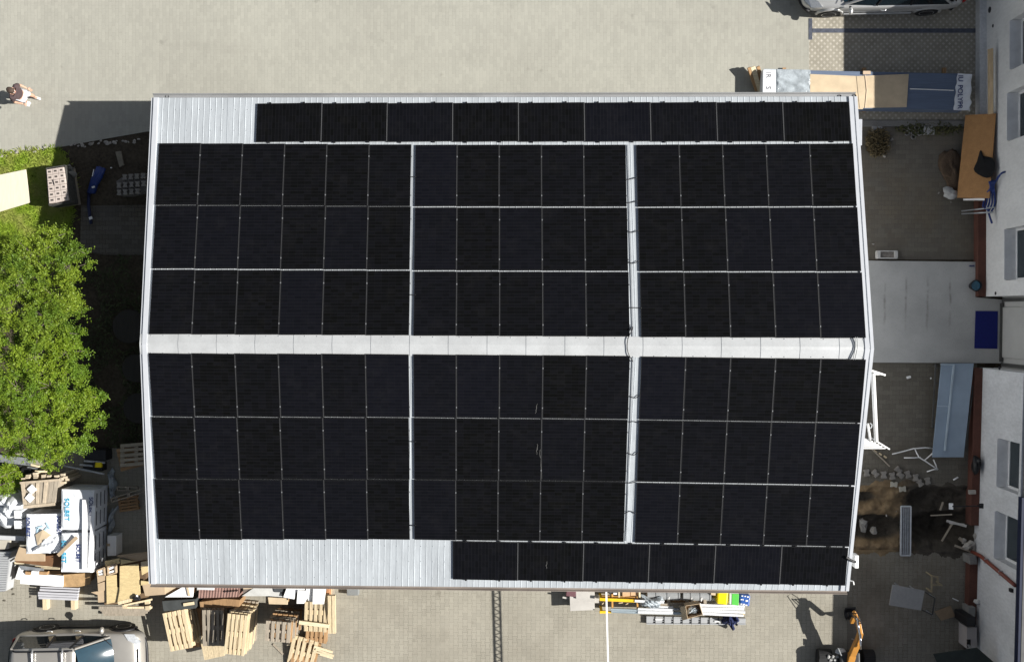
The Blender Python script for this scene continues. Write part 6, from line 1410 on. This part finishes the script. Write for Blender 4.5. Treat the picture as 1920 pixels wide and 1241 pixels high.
pl4('osb_board', [(118, 1077, .5), (172, 1073, .5), (169, 1095, .45), (147, 1100, .45), (117, 1100, .45)], .03, OSBD, 'rough brown board right of the long white board', 'board')
pr('timber_pile', [(40, 1076), (168, 1076), (165, 1092), (42, 1092)], .44, 0, WOODBR, 'timber base below the long white and brown boards', 'timber base')
# grey decking boards on two bearers
dk = thing('decking_boards', tuple(at(108, 1115).xy) + (0,), 'grey decking boards laid on two wooden bearers', 'decking')
mb = MB(); 
for k, (v0, v1, u0, u1) in enumerate(((1099, 1102, 75, 148), (1103.5, 1107.5, 74, 147), (1109, 1113, 71, 146), (1113.6, 1117.6, 71, 145.5), (1118.2, 1122.5, 72, 144.5))): 
    z = .34 - .02 * (k > 1); mb.prism([(p.x, p.y) for p in pz([(u0, v0), (u1, v0 + 3), (u1, v1 + 3), (u0, v1)], z)], z - .1, z)
obj('boards', mb, M('grey_decking', (.47, .47, .5), .7, .08, 4, st=(1, 8, 1)), dk, bevel=.006)
mb = MB()
for u in (86, 139): p, q_ = at(u, 1100, .1), at(u + 1, 1141, .1); mb.beam(p, q_, .14, .2)
obj('bearer', mb, WOODB, dk, bevel=.005)
for i, (u, v) in enumerate(((23, 1103), (25, 1113), (57, 1118), (8, 1125))): p = at(u, v); mb = MB(); mb.lump((p.x, p.y, -.01), (.08, .07, .03), i, 5, .3); one('dirt_clod', mb, M('dirt_clod', (.1, .09, .07), .95, .3, 9), ['uppermost dark clod on the paving by the decking', 'second dark clod on the paving by the decking', 'dark clod just left of the decking boards', 'dark clod at the left edge above the parked car'][i], 'dirt clod', 'clods on the paving')
# OSB pile
op = 'osb and brown boards at the hall corner'
pr('board_pile', [(184, 1066), (272, 1050), (276, 1120), (262, 1128), (196, 1134)], .82, .3, M('dark_pile', (.14, .09, .05), .85, .3, 4), 'dark base of the osb pile at the lower left hall corner', 'board pile')
BP = [([(199, 1079), (218, 1077), (219, 1100), (245, 1108), (246, 1122), (200, 1132)], .92, OSBC, 'lower osb sheet with a long seam, left part of the pile'),
      ([(224.5, 1061), (259, 1056), (263, 1113), (243, 1128), (219.5, 1131), (224, 1107)], .98, OSBC, 'large bright osb sheet on top of the pile'),
      ([(196, 1052), (224, 1046), (224, 1056), (198, 1062)], .95, OSBC, 'narrow osb offcut at the upper left of the pile'),
      ([(226, 1048), (256, 1052), (226, 1058)], .97, OSBC, 'triangular osb offcut above the large sheet'),
      ([(228, 1043), (278, 1036), (278, 1048), (256, 1052)], .9, CARD, 'brown board between the osb pile and hall gable'),
      ([(218, 1041), (276, 1034), (275, 1039), (225, 1045)], .88, CARD, 'long narrow brown board uppermost at the hall gable'),
      ([(264, 1053), (277, 1051), (277, 1060), (264, 1062)], 1.0, CARDL, 'small board touching the hall gable, upper'),
      ([(264, 1063), (277, 1060), (277, 1072), (266, 1078)], 1.0, OSBC, 'small osb piece touching the hall gable, lower'),
      ([(264, 1088), (280, 1090), (278, 1094), (264, 1097)], 1.0, OSBC, 'osb tongue below the hall corner'),
      ([(181, 1068), (197, 1064), (198, 1087), (183, 1093)], .85, CARD, 'brown board edge at the left of the pile, upper'),
      ([(183, 1094), (198, 1089), (198, 1106), (184, 1109)], .83, CARD, 'brown board edge at the left of the pile, middle'),
      ([(170, 1110), (199, 1105), (199, 1128), (184, 1129), (183, 1115)], .8, CARD, 'brown boards sticking out at the left of the pile, lower')]
for k, (pts, z, m_, l_) in enumerate(BP): pr('osb_sheet' if m_ is OSBC else 'brown_board', pts, z + .004 * k, z - .035 + .004 * k, m_, l_, 'board', op, .003)
for i, (pts, l_) in enumerate((([(183, 1069), (196, 1064), (197, 1078), (185, 1080)], 'left'), ([(203, 1062), (217, 1056), (218, 1073), (204, 1077)], 'right'))):
    z = 1.0; Q = pz(pts, z); t_ = thing('wooden_tray', tuple((sum(Q, Vector()) / 4).xy) + (.84,), 'open wooden tray with white bars on the osb pile, %s one' % l_, 'tray', 'trays on the osb pile')
    mb = MB()
    for a in range(4): mb.beam(Q[a], Q[(a + 1) % 4], .04, .1)
    mb.prism([(p.x, p.y) for p in Q], .92, .94); obj('frame', mb, CARD, t_)
    mb = MB()
    for k in (.3, .75): mb.beam(bil(Q, .1, k), bil(Q, .9, k), .06, .03)
    obj('bar', mb, FOAM, t_)
mb = MB(); mb.prism([(p.x, p.y) for p in pz([(201, 1031), (218, 1004), (218, 1041), (201, 1042)], .4)][:0] or [(p.x, p.y) for p in pz([(201, 1004), (218, 1004), (218, 1041), (201, 1042)], .45)], 0, .45); one('white_box', mb, M('white_carton', (.75, .75, .74), .7, .05, 4), 'white carton standing beside the second film pack', 'carton', bevel=.008)
p = at(203, 1021, .46); mb = MB(); mb.box((p.x, p.y, .456), (.1, .08, .01)); one('brown_patch', mb, CARD, 'small brown patch on the white carton', 'label')
# broken pallet and long planks at the front of the pile
mb = MB(); 
for k in range(4): mb.beam(at(186 + k * 3, 1138 + k * 4.2, .62 - k * .16), at(283 - k * 3.5, 1138.5 + k * 4, .62 - k * .16), .09, .07)
one('plank_stack', mb, WOODG, 'stepped stack of long weathered planks at the front of the osb pile', 'plank stack')
pk = thing('broken_pallet', tuple(at(250, 1131, .7).xy) + (.7,), 'broken wooden pallet end tilted on the plank stack', 'pallet')
mb = MB(); mb.beam(at(233, 1134, .95), at(285, 1123, .9), .05, .05); mb.beam(at(231, 1138, .85), at(285, 1138, .8), .06, .05); mb.beam(at(222, 1130, .97), at(246, 1124, .97), .1, .05); obj('boards', mb, WOODB, pk)
mb = MB(); 
for u, v in ((234, 1136), (276, 1128), (277, 1139)): p = at(u, v, .85); mb.box((p.x, p.y, .82), (.13, .12, .11), .1)
obj('blocks', mb, WOODB, pk)
mb = MB(); mb.lump(tuple(at(258, 1119, .98)), (.22, .18, .14), 4, 7, .2); one('dark_bundle', mb, DARK, 'small dark bundle on the broken pallet', 'bundle')
mb = MB(); mb.beam(at(256, 1115, 1.08), at(260, 1121, 1.08), .04, .04); one('white_scrap', mb, WHITE, 'white scrap on the small dark bundle', 'scrap')
# dark steel machine frame with yellow tag, crumpled grey film
mf = thing('steel_machine', tuple(at(172, 868).xy) + (0,), 'dark steel machine frame with yellow tag at the tree edge', 'machine')
mb = MB(); mb.prism([(p.x, p.y) for p in pz([(158, 842), (198, 844), (198, 864), (158, 862)], .6)], .1, .6); mb.box(tuple(at(178, 874, .2)), (.6, .25, .35)); obj('body', mb, M('black_steel', (.03, .03, .032), .5, .2, 5, metal=.4), mf, bevel=.02)
mb = MB()
for a, b_ in (((158, 864), (197, 867)), ((150, 871), (176, 873)), ((120, 873), (196, 888))): mb.tube([at(*a, .62), at(*b_, .6)], .035, 8)
obj('pipe', mb, STEEL, mf, smooth=True)
mb = MB(); mb.prism([(p.x, p.y) for p in pz([(179, 867), (190, 867), (190, 876), (177, 876)], .68)], .6, .68); obj('tag', mb, YELP, mf)
mb = MB(); mb.prism([(p.x, p.y) for p in pz([(175, 867), (178, 867), (177, 877), (174, 877)], .7)], .6, .7); obj('tag_edge', mb, DARK, mf)
crumple('grey_film', [(203, 880), (215, 880), (217, 930), (207, 935)], .12, .12, GFILM, 'crumpled grey film strip beside the first film pack, upper', 'film', 11, 14)
crumple('grey_film', [(206, 955), (218, 950), (208, 1000), (203, 1000)], .12, .12, GFILM, 'crumpled grey film strip beside the first film pack, lower', 'film', 14, 14)
for i, (a, b_, w_, m_, l_) in enumerate((((-20, 856), (60, 866), .22, STEEL, 'grey gutter piece lying at the left edge under the tree'), ((50, 868), (74, 874), .06, WOODP, 'thin pale lath under the tree edge'), ((-10, 872), (40, 876), .2, M('black_beam', (.02, .021, .022), .6, .2, 5), 'black beam at the left edge between the trees'))):
    mb = MB(); mb.beam(at(*a, .3), at(*b_, .3), w_, .12); one('beam', mb, m_, l_, 'beam')
pr('black_tub', [(38, 878), (58, 878), (58, 893), (38, 893)], .5, 0, DARK, 'black tub above the plank crate', 'tub', bevel=.04)
# ================================================================== grass bank on the left
pl4('plywood_board', [(-40, 336, .12), (48, 318, .12), (56, 380, .1), (-40, 409, .1)], .04, PLY, 'pale plywood board lying on the grass at the left edge', 'board')
pb = thing('paver_pallet', tuple(at(108, 349).xy) + (0,), 'pink paving blocks stacked on a pallet on the grass', 'paving stack')
Q = [at(87, 318, .75), at(119, 313, .75), at(129, 376, .75), at(92, 382, .75)]; Qf = [at(84, 323, .75), at(119, 312, .75), at(133, 374, .75), at(93, 383, .75)]
mb = MB()
for i in range(3):
    for j in range(6): 
        c = [bil(Q, i / 3 + .006, j / 6 + .004), bil(Q, (i + 1) / 3 - .006, j / 6 + .004), bil(Q, (i + 1) / 3 - .006, (j + 1) / 6 - .004), bil(Q, i / 3 + .006, (j + 1) / 6 - .004)]
        mb.prism([(p.x, p.y) for p in c], .16, .75 + .006 * ((i * 7 + j * 3) % 3))
obj('blocks', mb, PAVERP, pb, bevel=.008)
mb = MB()
for i in range(3):
    for j in range(6): c = bil(Q, (i + .55) / 3, (j + .5) / 6); mb.box((c.x, c.y, .762), (.075, .05, .008), .1)
obj('hole', mb, M('hole_dark', (.07, .06, .055), .9, .1, 4), pb)
mb = MB(); R_ = [p + (p - sum(Q, Vector()) / 4) * .09 for p in Q]
for i in range(4): mb.beam(Vector((R_[i].x, R_[i].y, .45)), Vector((R_[(i + 1) % 4].x, R_[(i + 1) % 4].y, .45)), .03, .5)
obj('net_wrap', mb, M('dark_net', (.06, .06, .055), .7, .4, 12, .5), pb)
mb = MB(); mb.prism([(p.x, p.y) for p in R_], 0, .14); obj('pallet_base', mb, WOODG, pb)
mb = MB(); mb.beam(at(99, 337, .77), at(102, 347, .77), .02, .01); one('dark_stick', mb, DARK, 'thin dark stick on the pink paving blocks', 'stick')
crumple('net_scrap', [(120, 309), (136, 313), (142, 333), (126, 326)], .3, .2, M('grey_net', (.18, .18, .17), .8, .3, 12, .5), 'torn grey net hanging off the pink paving blocks', 'net', 21, 10)
# grey paver stack in the shade
gp = thing('paver_pallet', tuple(at(250, 352).xy) + (0,), 'shaded grey waisted paving stones stacked by the left gable', 'paving stack')
mb = MB(); 
for j, v in enumerate((332, 347.5, 361)):
    for i in range(4 if j != 1 else 5):
        u = (233 if j == 0 else 223) + i * 11.5; p = at(u, v - (i * .8), .55); tee(mb, (p.x, p.y, .45), 0, .8, .1 - (.0 if j else .02))
obj('stones', mb, M('shaded_paver', (.22, .205, .185), .85, .2, 7, .2), gp)
mb = MB(); mb.prism([(p.x, p.y) for p in pz([(218, 340), (236, 328), (275, 326), (276, 358), (240, 366), (221, 366)], .45)], 0, .448); obj('lower_stones', mb, M('paver_dark', (.14, .13, .12), .9, .2, 7), gp)
mb = MB()
bt = thing('hose_bundle', tuple(at(180, 345).xy) + (0,), 'bundle of blue wrapped hoses lying on the shaded ground', 'hose bundle')
for k, (a, b_, c, w_) in enumerate((((190, 314), (181, 336), (173, 362), .11), ((186, 314), (176, 338), (168, 362), .1), ((195, 316), (187, 333), (178, 350), .08))): mb.tube([at(*a, .12), at(*b_, .17 + .02 * k), at(*c, .12)], [w_ * .8, w_, w_ * .85], 8)
obj('hoses', mb, BLUEH, bt, smooth=True)
mb = MB(); mb.tube([at(167, 360, .1), at(166, 385, .05), at(169, 410, .06), at(171, 420, .06)], .05, 8); obj('tail', mb, M('dark_navy_plastic', (.01, .016, .06), .5, .2, 5), bt, smooth=True)
mb = MB(); mb.box(tuple(at(175, 351, .27)), (.09, .05, .03), .3); mb.box(tuple(at(170, 409, .13)), (.1, .08, .03), .4); mb.beam(at(176, 318, .3), at(173, 331, .3), .02, .02); obj('label_tape', mb, WHITE, bt)
# cable drums in the deep shade along the gable
DRUM = wood('dark_old_wood', (.03, .027, .024))
for i, (u, v, r_, l_) in enumerate(((243, 612, .5, 'upper'), (256, 690, .42, 'middle'), (260, 765, .45, 'lower'))):
    p = at(u, v, .5); t_ = thing('cable_drum', (p.x, p.y, 0), 'wooden cable drum in deep shade by the left gable, %s' % l_, 'cable drum', 'cable drums by the left gable')
    for z in (0, .5): mb = MB(); mb.lathe((p.x, p.y, z), [(.05, 0), (r_, 0), (r_, .05), (.05, .05)], 28); obj('flange', mb, DRUM, t_)
    mb = MB(); mb.lathe((p.x, p.y, .05), [(r_ * .55, 0), (r_ * .55, .45)], 20); obj('core', mb, DRUM, t_)
rs = random.Random(77); lab2 = 0
for (u, v, s) in [(132 + i * 7.4 + rs.uniform(-3, 3), 272 - i * .8 + rs.uniform(-2, 7), rs.uniform(.06, .16)) for i in range(18)]:
    p = at(u, v); mb = MB(); mb.lump((p.x, p.y, -.01), (s, s * .8, s * .5), int(u * 7), 5, .28); one('rubble_stone', mb, STONE, 'small rubble stone along the shaded edge of the yard paving', 'stone', 'rubble along the shaded yard edge')
for (u, v, s) in [(4 + i * 8.5 + rs.uniform(-3, 3), 291 - i * 1.3 + rs.uniform(-2, 4), rs.uniform(.06, .14)) for i in range(12)]:
    p = at(u, v); mb = MB(); mb.lump((p.x, p.y, -.01), (s, s * .8, s * .5), int(u * 5 + 3), 5, .28); one('rubble_stone', mb, STONE, 'small rubble stone along the sunlit edge of the grass', 'stone', 'rubble along the sunlit grass edge')
pr('stone_slab', [(216, 285), (226, 283), (232, 310), (224, 314)], .08, 0, M('dull_slab', (.2, .18, .14), .9, .2, 5), 'narrow stone slab on the shaded soil by the gable', 'slab')
p = at(209, 315); mb = MB(); mb.lump((p.x, p.y, 0), (.06, .05, .05), 3, 5, .1); one('white_pebble', mb, WHITE, 'tiny white pebble on the shaded soil', 'pebble')
# ================================================================== trees and grass
def leafmat(name, c1, c2, c3):
    b = NB(name); g = b.n('ShaderNodeNewGeometry'); r = g.outputs['Random Per Island']
    col = b.mix(r, c1, c2); col = b.mix(b.math('MULTIPLY', b.ramp(b.noise(b.coord(False), 1.1, 2), .42, .62), .7), col, c3)
    for k_ in ('Transmission Weight',): b.b.inputs[k_].default_value = 0
    m = b.fin(col, .55, 0, .35)
    tr = b.n('ShaderNodeBsdfTranslucent'); b.l(col, tr.inputs[0]); mx = b.n('ShaderNodeMixShader'); mx.inputs[0].default_value = .3
    out = [n for n in b.t.nodes if n.type == 'OUTPUT_MATERIAL'][0]; b.l(b.b.outputs[0], mx.inputs[1]); b.l(tr.outputs[0], mx.inputs[2]); b.l(mx.outputs[0], out.inputs[0]); return m
LEAF1 = leafmat('tree_leaf', (.13, .205, .014), (.24, .315, .028), (.075, .15, .014))
LEAF2 = leafmat('tree_leaf_fresh', (.14, .23, .014), (.25, .335, .027), (.085, .17, .014))
GRAS = leafmat('grass_blade', (.19, .3, .02), (.3, .4, .04), (.36, .36, .1))
BARK = M('bark', (.13, .11, .085), .9, .3, 8, .5)
def leaf_mesh(name, P, D, N, L, Wd, mat):
    """quads: centre P, long axis D, normal N"""
    S = np.cross(D, N); S /= np.linalg.norm(S, axis=1, keepdims=True) + 1e-9
    L = L[:, None]; Wd = Wd[:, None]; n = len(P)
    v = np.stack([P - D * L * .5, P + S * Wd * .5 + D * L * .05, P + D * L * .5 - N * L * .12, P - S * Wd * .5 + D * L * .05], 1).reshape(-1, 3)
    me = bpy.data.meshes.new(name); me.vertices.add(4 * n); me.vertices.foreach_set('co', v.astype(np.float32).ravel())
    me.loops.add(4 * n); me.loops.foreach_set('vertex_index', np.arange(4 * n, dtype=np.int32)); me.polygons.add(n)
    me.polygons.foreach_set('loop_start', np.arange(0, 4 * n, 4, dtype=np.int32)); me.polygons.foreach_set('loop_total', np.full(n, 4, dtype=np.int32))
    me.materials.append(mat); me.update(calc_edges=True); me.validate(); return me
def tree(label, lobes, base, mat, seed, group, leaf=(.07, .03), dens=1.15):
    rng = np.random.default_rng(seed); t_ = thing('tree', (base[0], base[1], 0), label, 'tree', group); br = MB(); Ps, Ds, Ns = [], [], []
    b0 = Vector((base[0], base[1], 0)); fork = b0 + Vector((0, 0, 1.4)); br.tube([b0, b0 + Vector((.04, .03, .7)), fork], [.13, .11, .09], 9)
    L_ = []
    for (u, v, rpx, z) in lobes:
        c = np.array(at(u, v, z)); L_.append((c, max(.12, rpx / 69.0 - .17))); cv = Vector(c); k = fork.lerp(cv, .55) + Vector((0, 0, .1)); br.tube([fork, k, cv - Vector((0, 0, .15))], [.055, .035, .014], 6)
    centres = []; tries = 0
    while tries < 9000:
        tries += 1; c, R_ = L_[int(rng.integers(len(L_)))]; a = rng.uniform(0, 6.283); q = math.sqrt(rng.random()); x, y = c[0] + math.cos(a) * q * R_, c[1] + math.sin(a) * q * R_
        z = c[2] + R_ * .75 * math.sqrt(max(0, 1 - q * q)) + rng.uniform(-.6, .15); md = rng.uniform(.22, .37)
        if any((x - p[0]) ** 2 + (y - p[1]) ** 2 + .25 * (z - p[2]) ** 2 < md * md for p in centres): continue
        centres.append((x, y, z)); cv = Vector(c); tip = Vector((x, y, z)); br.tube([cv - Vector((0, 0, .15)), cv.lerp(tip, .6) - Vector((0, 0, .04)), tip], [.013, .008, .004], 4)
        rr = rng.uniform(.16, .27); tilt = rng.normal(size=2) * .35; ns = int(rng.integers(14, 24) * dens)
        for _s in range(ns):                    # leafy shoots fanning out of the branch tip
            sd_ = rng.normal(size=3); sd_[2] = abs(sd_[2]) * .45 + .05; sd_[:2] += tilt; sd_ /= np.linalg.norm(sd_); ln = rr * rng.uniform(.6, 1.45); m_ = int(rng.integers(6, 11)); side = np.cross(sd_, [0, 0, 1.0]); side /= np.linalg.norm(side) + 1e-9
            for q_ in range(m_):
                t2 = (q_ + .5) / m_; sg = 1 if q_ % 2 else -1; p = np.array([x, y, z]) + sd_ * ln * t2 + np.array([0, 0, -.35 * ln * t2 * t2]); dd = side * sg * .75 + sd_ * .6 + rng.normal(size=3) * .2; dd /= np.linalg.norm(dd)
                nn = np.array([0, 0, 1.0]) + rng.normal(size=3) * .38 + sd_ * .35; nn -= dd * nn.dot(dd); nn /= np.linalg.norm(nn); Ps.append(p + dd * .03); Ds.append(dd); Ns.append(nn)
    P, D, N = np.array(Ps), np.array(Ds), np.array(Ns); n = len(P)
    me = leaf_mesh('crown', P - np.array([base[0], base[1], 0]), D, N, rng.uniform(.75, 1.3, n) * leaf[0], rng.uniform(.8, 1.25, n) * leaf[1], mat)
    o = bpy.data.objects.new('crown', me); COL.objects.link(o); o.parent = t_; ORG[o.name] = Vector()
    obj('trunk', br, BARK, t_); return n
TG = 'trees along the left edge'
n1 = tree('broad green tree at the left edge opposite the ridge', [(60, 480, 50, 4.2), (125, 505, 36, 3.9), (15, 470, 45, 4.0), (95, 445, 30, 3.6), (40, 530, 50, 4.6), (100, 560, 48, 4.4), (130, 575, 28, 3.9), (20, 590, 45, 4.7), (70, 615, 46, 4.6), (125, 625, 26, 3.8), (-30, 520, 50, 4.4), (-40, 600, 50, 4.6), (-90, 560, 60, 4.4), (145, 470, 18, 3.5)], tuple(at(50, 540).xy), LEAF1, 3, TG)
n2 = tree('fresh green tree at the left edge above the plank crate', [(120, 660, 36, 4.0), (60, 670, 42, 4.3), (15, 660, 40, 4.2), (135, 705, 30, 3.7), (165, 745, 26, 3.5), (180, 785, 22, 3.4), (90, 725, 42, 4.3), (30, 730, 45, 4.5), (125, 765, 32, 3.9), (60, 790, 42, 4.3), (110, 815, 38, 4.0), (10, 800, 44, 4.2), (145, 830, 26, 3.5), (70, 840, 32, 3.7), (105, 862, 24, 3.3), (20, 840, 22, 3.2), (-40, 700, 50, 4.3), (-50, 790, 50, 4.2)], tuple(at(70, 745).xy), LEAF2, 5, TG)
n3 = tree('low leafy shrub at the left edge beside the white sacks', [(8, 890, 26, 1.2), (12, 915, 22, 1.1), (-15, 900, 30, 1.2), (24, 903, 12, .9)], tuple(at(5, 903).xy), LEAF2, 8, None)
# dark undergrowth in the deep shade between the tree and the hall
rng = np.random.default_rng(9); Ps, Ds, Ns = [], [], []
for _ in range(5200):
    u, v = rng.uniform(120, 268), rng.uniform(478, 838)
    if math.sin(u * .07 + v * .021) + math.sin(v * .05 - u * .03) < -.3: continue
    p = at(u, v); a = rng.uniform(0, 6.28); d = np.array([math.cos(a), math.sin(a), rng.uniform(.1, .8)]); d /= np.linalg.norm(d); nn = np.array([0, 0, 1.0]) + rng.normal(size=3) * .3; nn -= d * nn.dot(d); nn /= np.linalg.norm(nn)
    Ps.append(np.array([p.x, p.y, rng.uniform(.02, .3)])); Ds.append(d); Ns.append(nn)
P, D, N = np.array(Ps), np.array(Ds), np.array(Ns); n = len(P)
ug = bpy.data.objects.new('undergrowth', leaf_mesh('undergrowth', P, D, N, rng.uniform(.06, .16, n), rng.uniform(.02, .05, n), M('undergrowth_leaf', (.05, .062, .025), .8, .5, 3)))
tag(ug, 'dark weedy undergrowth in the deep shade along the left gable', 'undergrowth', None, 'stuff'); COL.objects.link(ug)
# grass
rng = np.random.default_rng(4)
poly = [(-80, 297), (0, 291), (60, 284), (108, 279), (122, 296), (128, 318), (140, 345), (136, 395), (128, 430), (125, 470), (-80, 520)]
def inside(u, v):
    c = False; j = len(poly) - 1
    for i in range(len(poly)):
        (xi, yi), (xj, yj) = poly[i], poly[j]
        if (yi > v) != (yj > v) and u < (xj - xi) * (v - yi) / (yj - yi) + xi: c = not c
        j = i
    return c
Ps, Ds, Ns = [], [], []
while len(Ps) < 26000:
    u, v = rng.uniform(-80, 145), rng.uniform(278, 520)
    if not inside(u + rng.normal() * 4, v + rng.normal() * 3): continue
    if math.sin(u * .11 + 1) * math.sin(v * .09) < -.55 and rng.random() < .6: continue
    p = at(u, v); a = rng.uniform(0, 6.28); up = rng.uniform(.15, .7); d = np.array([math.cos(a), math.sin(a), up]); d /= np.linalg.norm(d)
    nn = np.array([-math.cos(a), -math.sin(a), 1 / up]); nn /= np.linalg.norm(nn); ln = rng.uniform(.08, .24); Ps.append(np.array([p.x, p.y, 0]) + d * ln * .5); Ds.append(d * 1); Ns.append(nn)
P, D, N = np.array(Ps), np.array(Ds), np.array(Ns); n = len(P)
gm = MB(); gp_ = [(p.x, p.y) for p in pz(poly, 0)]; gm.add([(x, y, -.012) for x, y in gp_], [tuple(range(len(gp_)))[::-1]]); struct('grass_bank', gm, M('turf', (.13, .18, .03), .95, .4, 3, .6, fine=.5, spec=.1))
me = leaf_mesh('grass', P, D, N, rng.uniform(.1, .24, n), rng.uniform(.014, .03, n), GRAS)
tag(bpy.data.objects.new('grass', me), 'rough grass and weeds on the bank at the left edge', 'grass', None, 'stuff'); COL.objects.link(bpy.data.objects['grass'])
print('leaves', n1, n2, n3, 'objects', len(bpy.data.objects))
